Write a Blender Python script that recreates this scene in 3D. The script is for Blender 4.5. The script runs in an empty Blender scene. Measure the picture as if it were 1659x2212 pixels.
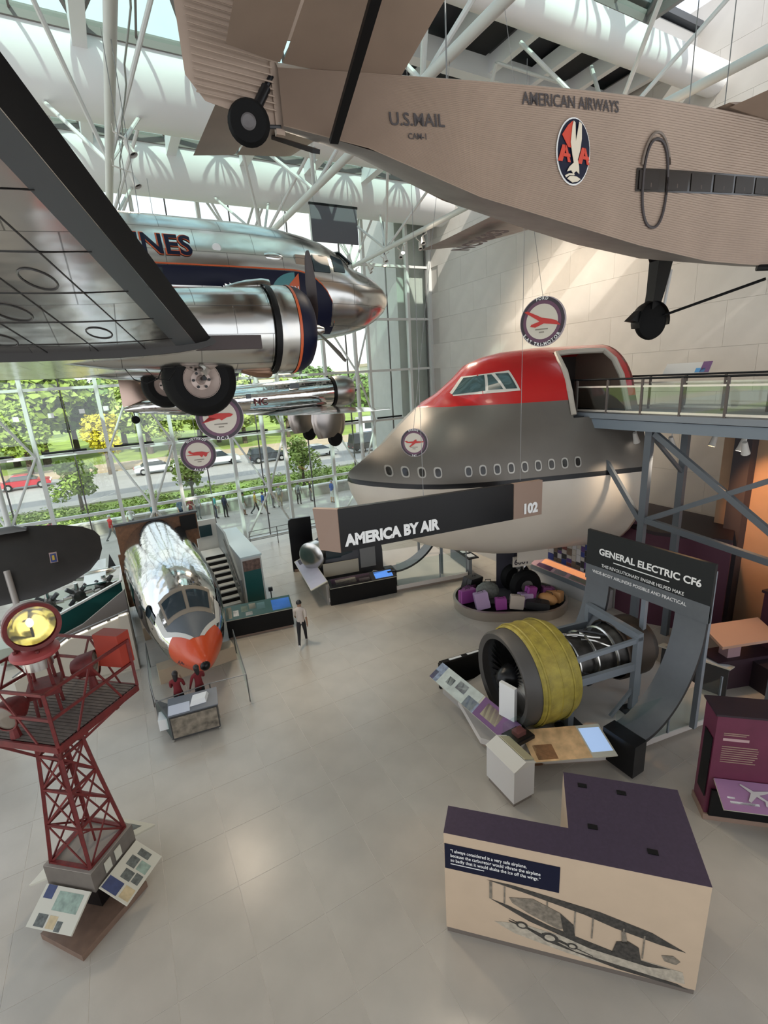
import bpy, math, random
from mathutils import Vector, Matrix
random.seed(7)
PI = math.pi
S = bpy.context.scene
COL = S.collection

# ---------------------------------------------------------------- camera
cam_d = bpy.data.cameras.new('camera'); cam = bpy.data.objects.new('camera', cam_d); COL.objects.link(cam)
cam_d.sensor_width = 36.0; cam_d.sensor_fit = 'AUTO'; cam_d.lens = 1040.0 * 36.0 / 2212.0
cam_d.clip_start = 0.05; cam_d.clip_end = 600
RT = Vector((.8721227, -.48561596, -.05982581)); DN = Vector((-.18215221, -.20875584, -.96085461)); FW = Vector((.45411735, .84888052, -.27051673))
cm = Matrix.Identity(4)
for i in range(3):
    cm[i][0] = RT[i]; cm[i][1] = -DN[i]; cm[i][2] = -FW[i]
cm[2][3] = 9.0
cam.matrix_world = cm
S.camera = cam
# ---------------------------------------------------------------- exposure
S.view_settings.view_transform = 'Standard'; S.view_settings.look = 'None'
S.view_settings.exposure = 0.58; S.view_settings.gamma = 1.0; S.view_settings.use_curve_mapping = False
try:
    S.cycles.max_bounces = 7; S.cycles.transparent_max_bounces = 16; S.cycles.diffuse_bounces = 4; S.cycles.glossy_bounces = 4
    S.cycles.use_adaptive_sampling = True; S.cycles.adaptive_threshold = .035
    S.cycles.sample_clamp_indirect = 6.0; S.cycles.caustics_reflective = False; S.cycles.caustics_refractive = False
    S.cycles.use_denoising = True
except Exception:
    pass
# ---------------------------------------------------------------- sky
W = bpy.data.worlds.new('sky'); S.world = W; W.use_nodes = True
nt = W.node_tree; nt.nodes.clear()
out = nt.nodes.new('ShaderNodeOutputWorld'); bg = nt.nodes.new('ShaderNodeBackground')
geo = nt.nodes.new('ShaderNodeTexCoord'); sep = nt.nodes.new('ShaderNodeSeparateXYZ')
nt.links.new(geo.outputs['Generated'], sep.inputs[0])
rmp = nt.nodes.new('ShaderNodeValToRGB')
rmp.color_ramp.elements[0].position = 0.0; rmp.color_ramp.elements[0].color = (.90, .94, 1.0, 1)
rmp.color_ramp.elements[1].position = .75; rmp.color_ramp.elements[1].color = (.62, .77, 1.0, 1)
nt.links.new(sep.outputs['Z'], rmp.inputs[0])
noi = nt.nodes.new('ShaderNodeTexNoise'); noi.inputs['Scale'].default_value = 2.6; noi.inputs['Detail'].default_value = 5
nt.links.new(geo.outputs['Generated'], noi.inputs['Vector'])
cr = nt.nodes.new('ShaderNodeValToRGB'); cr.color_ramp.elements[0].position = .42; cr.color_ramp.elements[1].position = .62
nt.links.new(noi.outputs['Fac'], cr.inputs[0])
mx = nt.nodes.new('ShaderNodeMixRGB'); mx.inputs[2].default_value = (1.0, 1.0, 1.0, 1)
nt.links.new(cr.outputs[0], mx.inputs[0]); nt.links.new(rmp.outputs[0], mx.inputs[1])
nt.links.new(mx.outputs[0], bg.inputs[0]); bg.inputs[1].default_value = 1.15
nt.links.new(bg.outputs[0], out.inputs[0])
# ---------------------------------------------------------------- sun (behind the camera, over the roof)
sd = bpy.data.lights.new('sun', 'SUN'); sd.energy = 3.6; sd.angle = math.radians(.8); sd.color = (1, .95, .86)
sun = bpy.data.objects.new('sun', sd); COL.objects.link(sun)
sdir = Vector((.22, math.cos(math.radians(40)), -math.sin(math.radians(40))))
sun.rotation_euler = sdir.to_track_quat('-Z', 'Y').to_euler()

# ---------------------------------------------------------------- added fill lights at truss height to brighten the hall, not all housed
for k, (loc, aim, watt) in enumerate((((1.6, 20.2, 14.6), (2.0, 15, 0), 800), ((7.5, 21.6, 14.5), (9, 12, 0), 2100), ((13.4, 20.0, 14.6), (19, 14, 7), 1700), ((7.5, 9.4, 14.8), (5, 4, 0), 300), ((13.3, 9.8, 14.8), (12, 7, 0), 800), ((1.0, 17.0, 14.8), (-4, 12, 0), 1600))):
    fd = bpy.data.lights.new('gallery_fill_light', 'SPOT'); fd.energy = watt; fd.color = (1, .82, .62); fd.spot_size = 2.1; fd.spot_blend = .7; fd.shadow_soft_size = .8
    fo = bpy.data.objects.new('gallery_fill_light', fd); COL.objects.link(fo); fo.location = loc
    fo.rotation_euler = (Vector(aim) - Vector(loc)).to_track_quat('-Z', 'Y').to_euler()

# ---------------------------------------------------------------- materials
MATS = {}
def M(name, col=(.5, .5, .5), rough=.5, metal=0.0, var=0.0, vscale=4.0, bump=0.0, bscale=30.0, emit=0.0, coat=0.0, ecol=None, spec=None):
    if name in MATS: return MATS[name]
    m = bpy.data.materials.new(name); m.use_nodes = True; t = m.node_tree; b = t.nodes['Principled BSDF']
    c = tuple(col) + (1,)
    b.inputs['Base Color'].default_value = c; b.inputs['Roughness'].default_value = rough; b.inputs['Metallic'].default_value = metal
    if spec is not None: b.inputs['Specular IOR Level'].default_value = spec
    if coat: b.inputs['Coat Weight'].default_value = coat
    if emit:
        b.inputs['Emission Color'].default_value = (tuple(ecol) + (1,)) if ecol else c; b.inputs['Emission Strength'].default_value = emit
    if var or bump:
        tc = t.nodes.new('ShaderNodeTexCoord')
    if var:
        n = t.nodes.new('ShaderNodeTexNoise'); n.inputs['Scale'].default_value = vscale; n.inputs['Detail'].default_value = 5
        t.links.new(tc.outputs['Object'], n.inputs['Vector'])
        r = t.nodes.new('ShaderNodeValToRGB')
        r.color_ramp.elements[0].position = .3; r.color_ramp.elements[1].position = .7
        r.color_ramp.elements[0].color = tuple(max(0, x * (1 - var)) for x in col) + (1,)
        r.color_ramp.elements[1].color = tuple(min(1, x * (1 + var)) for x in col) + (1,)
        t.links.new(n.outputs['Fac'], r.inputs[0]); t.links.new(r.outputs[0], b.inputs['Base Color'])
    if bump:
        n2 = t.nodes.new('ShaderNodeTexNoise'); n2.inputs['Scale'].default_value = bscale; n2.inputs['Detail'].default_value = 3
        t.links.new(tc.outputs['Object'], n2.inputs['Vector'])
        bp = t.nodes.new('ShaderNodeBump'); bp.inputs['Strength'].default_value = bump; bp.inputs['Distance'].default_value = .05
        t.links.new(n2.outputs['Fac'], bp.inputs['Height']); t.links.new(bp.outputs[0], b.inputs['Normal'])
    MATS[name] = m
    return m
def glass(name, tint=(.93, .98, .95), refl=.1, rough=.02):
    m = bpy.data.materials.new(name); m.use_nodes = True; t = m.node_tree; t.nodes.clear()
    o = t.nodes.new('ShaderNodeOutputMaterial'); mix = t.nodes.new('ShaderNodeMixShader'); tr = t.nodes.new('ShaderNodeBsdfTransparent')
    gl = t.nodes.new('ShaderNodeBsdfGlossy'); gl.inputs['Roughness'].default_value = rough; tr.inputs[0].default_value = tint + (1,)
    mix.inputs[0].default_value = refl
    t.links.new(tr.outputs[0], mix.inputs[1]); t.links.new(gl.outputs[0], mix.inputs[2]); t.links.new(mix.outputs[0], o.inputs[0])
    MATS[name] = m
    return m
def panelled(name, col, rough, metal, bw, bh, plane='XZ', dist=.004, var=.06):
    """sheet metal with riveted panel seams (a brick pattern as relief and slight tone change)"""
    m = M(name, col, rough, metal); t = m.node_tree; b = t.nodes['Principled BSDF']
    tc = t.nodes.new('ShaderNodeTexCoord'); sp = t.nodes.new('ShaderNodeSeparateXYZ'); cb = t.nodes.new('ShaderNodeCombineXYZ')
    t.links.new(tc.outputs['Object'], sp.inputs[0])
    t.links.new(sp.outputs[plane[0]], cb.inputs[0]); t.links.new(sp.outputs[plane[1]], cb.inputs[1])
    br = t.nodes.new('ShaderNodeTexBrick'); br.inputs['Scale'].default_value = 1.0
    br.inputs['Brick Width'].default_value = bw; br.inputs['Row Height'].default_value = bh; br.inputs['Mortar Size'].default_value = .006
    br.inputs['Color1'].default_value = tuple(x * (1 - var) for x in col) + (1,)
    br.inputs['Color2'].default_value = tuple(min(1, x * (1 + var)) for x in col) + (1,)
    br.inputs['Mortar'].default_value = tuple(x * .45 for x in col) + (1,)
    t.links.new(cb.outputs[0], br.inputs['Vector']); t.links.new(br.outputs['Color'], b.inputs['Base Color'])
    n = t.nodes.new('ShaderNodeTexNoise'); n.inputs['Scale'].default_value = 1.6; n.inputs['Detail'].default_value = 2
    t.links.new(tc.outputs['Object'], n.inputs['Vector'])
    bp = t.nodes.new('ShaderNodeBump'); bp.inputs['Strength'].default_value = .5; bp.inputs['Distance'].default_value = dist * 6
    t.links.new(n.outputs['Fac'], bp.inputs['Height'])
    bp2 = t.nodes.new('ShaderNodeBump'); bp2.inputs['Strength'].default_value = .6; bp2.inputs['Distance'].default_value = dist; bp2.invert = True
    t.links.new(br.outputs['Fac'], bp2.inputs['Height']); t.links.new(bp.outputs[0], bp2.inputs['Normal']); t.links.new(bp2.outputs[0], b.inputs['Normal'])
    return m

# ---------------------------------------------------------------- mesh helpers
def V(*a): return Vector(a) if len(a) > 1 else Vector(a[0])
def frame(d, up=None):
    d = V(d).normalized(); u = V(up) if up is not None else (Vector((0, 0, 1)) if abs(d.z) < .97 else Vector((1, 0, 0)))
    x = d.cross(u).normalized(); y = x.cross(d).normalized()
    return x, y
GLY = {}
def glyphs(s, off):
    k = (s, off)
    if k not in GLY:
        c = bpy.data.curves.new('glyph', 'FONT'); c.body = s; c.size = 1.0; c.offset = off; c.resolution_u = 3; c.extrude = .004
        o = bpy.data.objects.new('glyph', c); COL.objects.link(o)
        dg = bpy.context.evaluated_depsgraph_get(); me = bpy.data.meshes.new_from_object(o.evaluated_get(dg))
        GLY[k] = ([v.co.copy() for v in me.vertices], [tuple(p.vertices) for p in me.polygons])
        bpy.data.objects.remove(o); bpy.data.curves.remove(c); bpy.data.meshes.remove(me)
    return GLY[k]
class MB:
    def __init__(s): s.v = []; s.f = []; s.m = []
    def add(s, vs, fs, mi=0):
        o = len(s.v); s.v += [V(x) for x in vs]; s.f += [tuple(i + o for i in f) for f in fs]; s.m += [mi] * len(fs); return s
    def box(s, c, d, mi=0, rz=0.0, mat=None):
        x, y, z = d[0] / 2, d[1] / 2, d[2] / 2; c = V(c)
        P = [Vector((a * x, b * y, e * z)) for e in (-1, 1) for a, b in ((-1, -1), (1, -1), (1, 1), (-1, 1))]
        R = mat if mat is not None else Matrix.Rotation(rz, 3, 'Z')
        return s.add([c + R @ p for p in P], [(3, 2, 1, 0), (4, 5, 6, 7), (0, 1, 5, 4), (1, 2, 6, 5), (2, 3, 7, 6), (3, 0, 4, 7)], mi)
    def bx(s, x0, x1, y0, y1, z0, z1, mi=0): return s.box(((x0 + x1) / 2, (y0 + y1) / 2, (z0 + z1) / 2), (x1 - x0, y1 - y0, z1 - z0), mi)
    def bar(s, p, q, w, h=None, up=None, mi=0):
        p, q = V(p), V(q); h = h or w; x, y = frame(q - p, up); a, b = x * w / 2, y * h / 2
        P = [p - a - b, p + a - b, p + a + b, p - a + b, q - a - b, q + a - b, q + a + b, q - a + b]
        return s.add(P, [(0, 1, 2, 3), (7, 6, 5, 4), (4, 5, 1, 0), (5, 6, 2, 1), (6, 7, 3, 2), (7, 4, 0, 3)], mi)
    def tube(s, p, q, r, r2=None, n=10, mi=0, cap=True):
        p, q = V(p), V(q); r2 = r if r2 is None else r2; x, y = frame(q - p)
        P = []
        for c, rr in ((p, r), (q, r2)):
            for i in range(n):
                a = 2 * PI * i / n; P.append(c + x * rr * math.cos(a) + y * rr * math.sin(a))
        F = [(i + n, (i + 1) % n + n, (i + 1) % n, i) for i in range(n)]
        if cap: F += [tuple(range(n)), tuple(range(2 * n - 1, n - 1, -1))]
        return s.add(P, F, mi)
    def sweep(s, pts, r, n=6, mi=0, closed=False):
        pts = [V(p) for p in pts]; rings = []
        px = None
        for i, p in enumerate(pts):
            if closed: d = pts[(i + 1) % len(pts)] - pts[i - 1]
            else: d = pts[min(i + 1, len(pts) - 1)] - pts[max(i - 1, 0)]
            d.normalize()
            if px is None: x, y = frame(d)
            else:
                x = (px - d * px.dot(d)).normalized(); y = d.cross(x)
                if y.length < 1e-6: x, y = frame(d)
            px = x
            rings.append([p + x * r * math.cos(2 * PI * k / n) + y * r * math.sin(2 * PI * k / n) for k in range(n)])
        if closed: rings.append(rings[0])
        return s.loft(rings, mi, caps=not closed)
    def loft(s, rings, mi=0, caps=True, closed=True, mfun=None):
        n = len(rings[0]); o = len(s.v)
        for r in rings: s.v += [V(p) for p in r]
        for i in range(len(rings) - 1):
            for k in range(n if closed else n - 1):
                k2 = (k + 1) % n
                s.f.append((o + i * n + k, o + i * n + k2, o + (i + 1) * n + k2, o + (i + 1) * n + k)); s.m.append(mfun(i, k) if mfun else mi)
        if caps and closed:
            s.f.append(tuple(o + k for k in reversed(range(n)))); s.m.append(mi)
            s.f.append(tuple(o + (len(rings) - 1) * n + k for k in range(n))); s.m.append(mi)
        return s
    def lathe(s, prof, o=(0, 0, 0), ax=(0, 0, 1), n=24, mi=0, mfun=None, a0=0.0, a1=2 * PI):
        o = V(o); ax = V(ax).normalized(); x, y = frame(ax); full = abs(a1 - a0 - 2 * PI) < 1e-6
        rings = [[o + ax * h + x * r * math.cos(a0 + (a1 - a0) * k / n) + y * r * math.sin(a0 + (a1 - a0) * k / n) for k in range(n if full else n + 1)] for r, h in prof]
        return s.loft(rings, mi, caps=False, closed=full, mfun=mfun)
    def ball(s, c, r, mi=0, n=12, sc=(1, 1, 1)):
        c = V(c); R = []
        for i in range(1, n // 2 + 1):
            t = PI * (i - .5) / (n // 2); 
            R.append([c + Vector((r * math.sin(t) * math.cos(2 * PI * k / n) * sc[0], r * math.sin(t) * math.sin(2 * PI * k / n) * sc[1], -r * math.cos(t) * sc[2])) for k in range(n)])
        return s.loft(R, mi)
    def prism(s, pts, ext, mi=0):
        ext = V(ext); n = len(pts); P = [V(p) for p in pts]; Q = [p + ext for p in P]
        nn = Vector((0, 0, 0))
        for i in range(n): nn += P[i].cross(P[(i + 1) % n])
        F = [tuple(range(n)), tuple(range(2 * n - 1, n - 1, -1))] + [(i + n, (i + 1) % n + n, (i + 1) % n, i) for i in range(n)]
        if nn.dot(ext) > 0: F = [tuple(reversed(f)) for f in F]
        return s.add(P + Q, F, mi)
    def text(s, txt, o, x, y, size, mi=0, off=.0, align='l', sx=1.0):
        vs, fs = glyphs(txt, off); o, x, y = V(o), V(x).normalized(), V(y).normalized(); z = x.cross(y)
        w = max((v.x for v in vs), default=0); dx = {'l': 0, 'c': -w / 2, 'r': -w}[align]
        return s.add([o + x * (v.x + dx) * size * sx + y * v.y * size + z * v.z * size for v in vs], fs, mi)
    def arctext(s, txt, c, x, y, r, size, mid, mi=0, top=True, off=.01):
        """letters set round a circle in the plane x,y; mid = centre angle"""
        c, x, y = V(c), V(x).normalized(), V(y).normalized(); z = x.cross(y)
        ws = [max([v.x for v in glyphs(ch, off)[0]] or [.3]) + .12 for ch in txt]
        tot = sum(ws) * size; a = -tot / 2
        for ch, w in zip(txt, ws):
            m = (a + w * size / 2) / r; a += w * size
            if ch == ' ': continue
            th = mid - m if top else mid + m
            rad = x * math.cos(th) + y * math.sin(th); tan = (x * math.sin(th) - y * math.cos(th)) * (1 if top else -1)
            up = rad if top else -rad
            vs, fs = glyphs(ch, off); base = c + rad * (r if top else r + size * .7)
            s.add([base + tan * (v.x - w / 2) * size + up * v.y * size + z * v.z * size for v in vs], fs, mi)
        return s
    def xform(s, mat):
        s.v = [mat @ p for p in s.v]; return s
    def build(s, name, mats, parent=None, world=False, smooth=40, kind=None):
        me = bpy.data.meshes.new(name)
        vs = s.v
        if parent is not None and world:
            inv = parent.matrix_basis.inverted(); vs = [inv @ p for p in vs]
        me.from_pydata([tuple(p) for p in vs], [], s.f)
        if not isinstance(mats, (list, tuple)): mats = [mats]
        for mt in mats: me.materials.append(mt)
        if len(mats) > 1: me.polygons.foreach_set('material_index', s.m)
        if smooth:
            me.polygons.foreach_set('use_smooth', [True] * len(me.polygons)); me.set_sharp_from_angle(angle=math.radians(smooth))
        me.update()
        o = bpy.data.objects.new(name, me); COL.objects.link(o)
        if parent is not None: o.parent = parent
        if kind: o['kind'] = kind
        return o
def thing(name, label, cat, loc=(0, 0, 0), rz=0.0, group=None):
    o = bpy.data.objects.new(name, None); COL.objects.link(o); o.location = loc; o.rotation_euler = (0, 0, rz); o.empty_display_size = .2
    o.matrix_basis = Matrix.Translation(V(loc)) @ Matrix.Rotation(rz, 4, 'Z')
    o['label'] = label; o['category'] = cat
    if group: o['group'] = group
    return o
def tag(o, label, cat, group=None):
    o['label'] = label; o['category'] = cat
    if group: o['group'] = group
    return o
def struct(name, label, loc=(0, 0, 0)):
    o = bpy.data.objects.new(name, None); COL.objects.link(o); o.location = loc; o.matrix_basis = Matrix.Translation(V(loc)); o['kind'] = 'structure'; o['label'] = label
    return o
def copy_part(o, parent, loc=None, rot=None, scale=None):
    c = o.copy(); COL.objects.link(c); c.parent = parent
    if loc is not None: c.location = loc
    if rot is not None: c.rotation_euler = rot
    if scale is not None: c.scale = scale
    return c
def lerp(a, b, t): return a + (b - a) * t
def interp(tab, x):
    """piecewise smooth table look-up: tab = [(x, a, b, ...)]"""
    if x <= tab[0][0]: return tab[0][1:]
    for i in range(len(tab) - 1):
        if x <= tab[i + 1][0]:
            t = (x - tab[i][0]) / (tab[i + 1][0] - tab[i][0])
            return tuple(lerp(p, q, t) for p, q in zip(tab[i][1:], tab[i + 1][1:]))
    return tab[-1][1:]

# palette
WHITE = M('white_paint', (.78, .79, .78), .45)
STEEL_W = M('pale_steel_paint', (.62, .63, .61), .45)
GREYST = M('grey_steel_paint', (.20, .225, .25), .5)
DARKST = M('dark_steel', (.03, .032, .036), .45)
BLACK = M('black_paint', (.004, .004, .0045), .5, spec=.25)
SATIN_BLACK = M('satin_black', (.006, .006, .007), .3, spec=.3)
RUBBER = M('tyre_rubber', (.004, .004, .004), .75, spec=.2)
RED = M('tower_red', (.125, .010, .009), .55, var=.25, vscale=9)
RED_JET = M('jet_red', (.50, .022, .022), .24, coat=.4)
ORANGE = M('dayglo_orange', (.62, .075, .018), .3, coat=.3)
PURPLE = M('exhibit_purple', (.05, .031, .056), .75, var=.1, vscale=20)
PLUM = M('plum_wall', (.062, .012, .028), .6)
MAGENTA = M('magenta_panel', (.22, .05, .22), .5)
CREAM = M('cream_laminate', (.53, .405, .285), .6, var=.03, vscale=3)
NAVY = M('navy_print', (.004, .006, .024), .45, spec=.25)
INKW = M('white_lettering', (.85, .85, .83), .5)
INKD = M('dark_lettering', (.06, .05, .05), .6)
TEAL = M('teal_panel', (.012, .10, .095), .35)
CHROME = M('polished_aluminium', (.66, .66, .65), .1, 1.0, bump=.25, bscale=2.2)
CHROME2 = M('brushed_chrome', (.62, .61, .58), .25, 1.0)
WOODB = M('brown_wood', (.16, .075, .035), .5, var=.25, vscale=8)
BROWN = M('tan_brown_panel', (.30, .205, .155), .55)
CABLE = M('steel_cable', (.25, .25, .25), .4, .6)
GLASS = glass('window_glass', (.95, .985, .96), .07)
CLEAR = glass('clear_barrier_glass', (.92, .97, .96), .045)
SKYGL = glass('skylight_glass', (.76, .90, .86), .06)
WARM = M('warm_lamp_face', (1, .75, .45), .4, emit=14, ecol=(1, .62, .3))
COOLL = M('cool_lamp_face', (1, 1, 1), .4, emit=9, ecol=(1, .95, .9))
# ================================================================ SETTING
TERR = M('terrazzo', (.47, .43, .37), .23, var=.06, vscale=1.3, bump=.02, bscale=60)
JOINT = M('pale_floor_joint', (.64, .60, .53), .4)
fl = struct('floor', 'polished grey beige terrazzo floor with pale joints')
MB().bx(-22, 34, -14, 28.3, -.3, -.004).build('slab', JOINT, fl)
tx, ty = 1.21, 1.30
t0 = MB().bx(-tx / 2 + .005, tx / 2 - .005, -ty / 2 + .005, ty / 2 - .005, -.02, 0).build('tile', TERR, fl)
cells = []
for i in range(-9, 24):
    for j in range(-2, 22):
        x = .45 + tx * (i + .5); y = 1.0 + ty * (j + .5)
        if y + ty / 2 > 28.25: continue
        seen = (x > -1.5 - .22 * y and x < 20.5 and y > 1)
        cells.append((0 if seen else 1, x * x + y * y * .9, x, y))
cells.sort()
t0.location = (cells[0][2], cells[0][3], 0)
for c in cells[1:300]: copy_part(t0, fl, (c[2], c[3], 0))
mb = MB()
for c in cells[300:]: mb.bx(c[2] - tx / 2 + .005, c[2] + tx / 2 - .005, c[3] - ty / 2 + .005, c[3] + ty / 2 - .005, -.02, 0)
mb.build('tile_field', TERR, fl, kind='stuff')

# ---- right wall: stone panels
STONE = M('marble_wall', (.55, .515, .475), .45, var=.05, vscale=1.1)
STONE2 = M('marble_wall_b', (.562, .527, .486), .45, var=.05, vscale=1.3)
WX = 19.5
wr = struct('wall_right', 'tall pale marble panelled wall')
MB().bx(WX + .03, WX + .5, 2, 28.6, 0, 20).build('wall_core', M('stone_joint', (.47, .44, .405), .7), wr)
pw, ph = 2.3, 1.55
pa = MB().bx(-.03, .04, -pw / 2 + .003, pw / 2 - .003, -ph / 2 + .003, ph / 2 - .003)
pA = pa.build('stone_panel', STONE, wr); pB = MB().bx(-.03, .04, -pw / 2 + .003, pw / 2 - .003, -ph / 2 + .003, ph / 2 - .003).build('stone_panel', STONE2, wr)
first = {0: True, 1: True}
for r in range(13):
    for c in range(12):
        k = random.randint(0, 1); y = 28.4 - pw * (c + .5) - (r % 2) * pw * .5; z = ph * (r + .5)
        if y < 1: continue
        src = pA if k == 0 else pB
        if first[k]: first[k] = False; src.location = (WX, y, z); continue
        copy_part(src, wr, (WX, y, z))

# ---- window wall
WY = 28.3
wn = struct('window_1', 'tall gridded glass curtain wall facing the park')
TH = [-9.65 + 3.05 * k for k in range(10)]                      # main mullions
ZT = [.0, 3.08, 6.25, 9.37, 12.46, 15.55, 18.75]
m0 = MB().bx(-.085, .085, -.14, .14, 0, 18.9).build('mullion', STEEL_W, wn); m0.location = (TH[0], WY, 0)
for x in TH[1:]: copy_part(m0, wn, (x, WY, 0))
THN = M('dark_mullion', (.10, .10, .095), .5)
n0 = MB().bx(-.03, .03, -.05, .05, 0, 18.9).build('thin_mullion', THN, wn); n0.location = (TH[0] + 1.525, WY, 0)
for x in TH[1:]:
    copy_part(n0, wn, (min(x + 1.525, 19.2), WY, 0))
for z in ZT:
    MB().bx(-10, 19.47, WY - .1, WY + .1, z - .07 if z else 0, z + .07).build('transom', STEEL_W, wn)
xs = sorted(TH + [t + 1.525 for t in TH])
PCOL = M('sticker_white', (.9, .9, .88), .6)
p0 = {}
for a in range(len(xs) - 1):
    for b in range(len(ZT) - 1):
        w = xs[a + 1] - xs[a]; h = ZT[b + 1] - ZT[b]; k = round(h, 2)
        if k not in p0:
            p0[k] = MB().bx(-.7, .7, -.006, .006, -h / 2 + .08, h / 2 - .08).build('pane', GLASS, wn); p0[k].location = (xs[a] + w / 2, WY + .02, ZT[b] + h / 2)
        else: copy_part(p0[k], wn, (xs[a] + w / 2, WY + .02, ZT[b] + h / 2))
for k in range(9):                                              # roller shade tracks lying on the middle transom
    MB().bx(TH[k] + .25, TH[k] + 2.1, WY - .22, WY - .12, 6.36, 6.46).build('shade_track', BLACK, wn)
for x, z in ((-4.0, 8.1), (-2.6, 8.15), (-1.3, 8.25), (-.25, 8.3)):
    MB().bx(x - .12, x + .12, WY - .012, WY + .0, z - .11, z + .11).build('sticker', PCOL, wn)
# inner bracing of the window: vertical strut with raking tubes back to the mullions
for k, sx in enumerate((-5.15, 1.0, 7.15, 13.3)):
    nm = ('left edge of the glass wall', 'glass wall behind the silver airliner nose', 'glass wall beside the green stair kiosk', 'glass wall next to the hanging jet roundel')[k]
    t = thing('window_brace', 'pale tubular bracing frame standing inside the ' + nm, 'brace', (sx, 27.2, 0))
    MB().tube((0, 0, 2.9), (0, 0, 15.8), .12, n=10).build('strut', STEEL_W, t)
    for mxx in (-1.5, 1.55):
        for za, zb in ((0.1, 3.1), (6.25, 3.1), (6.25, 9.35), (12.45, 9.35), (12.45, 15.6), (18.6, 15.6)):
            MB().tube((mxx, .95, za), (0, 0, zb), .06, n=8).build('raker', STEEL_W, t)
# pale pier outside, at the end of the glass
tag(MB().bx(17.3, 19.9, 28.75, 33, 0, 21).build('outer_pier', M('outer_stone', (.50, .50, .49), .7, var=.05, vscale=2)), 'pale grey stone pier outside the end of the glass wall', 'pier')
tr1 = MB().bx(19.3, 19.52, 28.0, 28.5, 0, 19.4).build('trim_1', STEEL_W); tr1['kind'] = 'structure'; tr1['label'] = 'pale vertical post where glass meets stone wall'

# ---- ceiling: half-round white beams, skylights, fins
CEILW = M('ceiling_white', (.80, .81, .81), .6)
FRAME = M('skylight_frame', (.17, .15, .14), .5)
DARKP = M('dark_ceiling_panel', (.055, .06, .068), .6)
ce = struct('ceiling', 'white half round ceiling beams with glass skylights between them')
def halftube(yc, r, zc, x0, x1, top):
    prof = [(yc - r, top)] + [(yc - r * math.cos(PI * k / 16), zc - r * math.sin(PI * k / 16)) for k in range(17)] + [(yc + r, top)]
    MB().loft([[(x0, y, z) for y, z in prof], [(x1, y, z) for y, z in prof]], caps=True).build('ceiling_beam', CEILW, ce)
for yc in (26.6, 20.3): halftube(yc, 1.5, 19.0, -18, 19.5, 19.06)
halftube(11.25, .45, 17.8, 3.5, 19.5, 18.1)
for yc in (4.6, -2.0): halftube(yc, 1.4, 19.0, -18, 19.5, 19.06)  # unseen beams overhead, added to block sun from the floor
CW = 3.1
XC = [-8.2 + CW * k for k in range(9)]
def skylight_row(y0, y1, x_from, x_to, proto={}):
    L = y1 - y0; key = round(L, 2)
    for x in XC:
        if x < x_from or x + CW > x_to + .01: continue
        if key not in proto:
            fr = MB(); h = 1.15
            c = [(0, 0, 0), (CW, 0, 0), (CW, L, 0), (0, L, 0)]; ap = (CW / 2, L / 2, h)
            for k in range(4):
                fr.bar(c[k], c[(k + 1) % 4], .16, .34); fr.bar(c[k], ap, .10, .12)
                mid = ((V(c[k]) + V(c[(k + 1) % 4])) / 2); fr.bar(mid, ap, .06, .08)
            fo = fr.build('skylight_frame', FRAME, ce)
            ps = []
            for k in range(4):
                a, b, p = V(c[k]), V(c[(k + 1) % 4]), V(ap); n = (b - a).cross(p - a).normalized() * .008
                ps.append(MB().prism([a, b, p], n).build('skylight_pane', SKYGL, ce))
            fi = MB().bx(-.19, .19, -.3, L + .3, -.5, .3).build('ceiling_fin', CEILW, ce)
            proto[key] = [fo, fi] + ps
            for o in proto[key]: o.location = (x, y0, 19.15)
        else:
            for o in proto[key]: copy_part(o, ce, (x, y0, 19.15))
skylight_row(21.8, 25.1, -9, 19.6)
skylight_row(12.2, 18.8, -9, 7.4)
skylight_row(6.0, 11.9, 3.9, 19.6); skylight_row(6.0, 10.5, -3, 4.3)
# dark louvred bay on the right of the middle row, with pale ribs
MB().bx(7.3, 19.5, 11.8, 18.9, 19.5, 19.7).build('dark_ceiling_panel', DARKP, ce)
for k in range(7):
    x = 7.6 + 1.9 * k
    MB().bar((x, 12.0, 18.9), (x, 18.9, 18.9), .22, .5).build('ceiling_rib', CEILW, ce)
    if k % 2 == 0: MB().bx(x + .25, x + 1.65, 12.1, 18.7, 19.1, 19.35).build('dark_louver', BLACK, ce)
MB().bx(7.3, 19.5, 15.2, 15.6, 18.5, 19.2).build('ceiling_rib', CEILW, ce)
for yc, r in ((26.6, 1.55), (20.3, 1.55), (4.6, 1.45)): MB().bx(-18, 19.5, yc - r, yc + r, 19.08, 19.3).build('gutter_slab', M('roof_deck', (.30, .30, .30), .8), ce)
MB().bx(3.5, 19.5, 11.95, 12.2, 19.0, 19.4).build('gutter_slab', M('roof_deck', (.30, .30, .30), .8), ce)
MB().bx(-18, 3.5, 10.55, 12.2, 18.6, 19.3).build('gutter_slab', CEILW, ce)
# unseen solid roof slabs, added to keep direct sun off the floor
ROOF = M('roof_deck', (.30, .30, .30), .8)
MB().bx(-18, 21, -34, -3.4, 19.06, 19.6).build('sun_block_roof', ROOF, ce)
MB().bx(-18, 21, 27.6, 29.2, 18.9, 20.0).build('roof_edge', CEILW, ce)
MB().bx(-18, 21, -.6, 3.2, 19.1, 19.5).build('sun_block_roof', ROOF, ce)
MB().bx(-18, -3, 6.0, 10.6, 19.1, 19.5).build('sun_block_roof', ROOF, ce)

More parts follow.
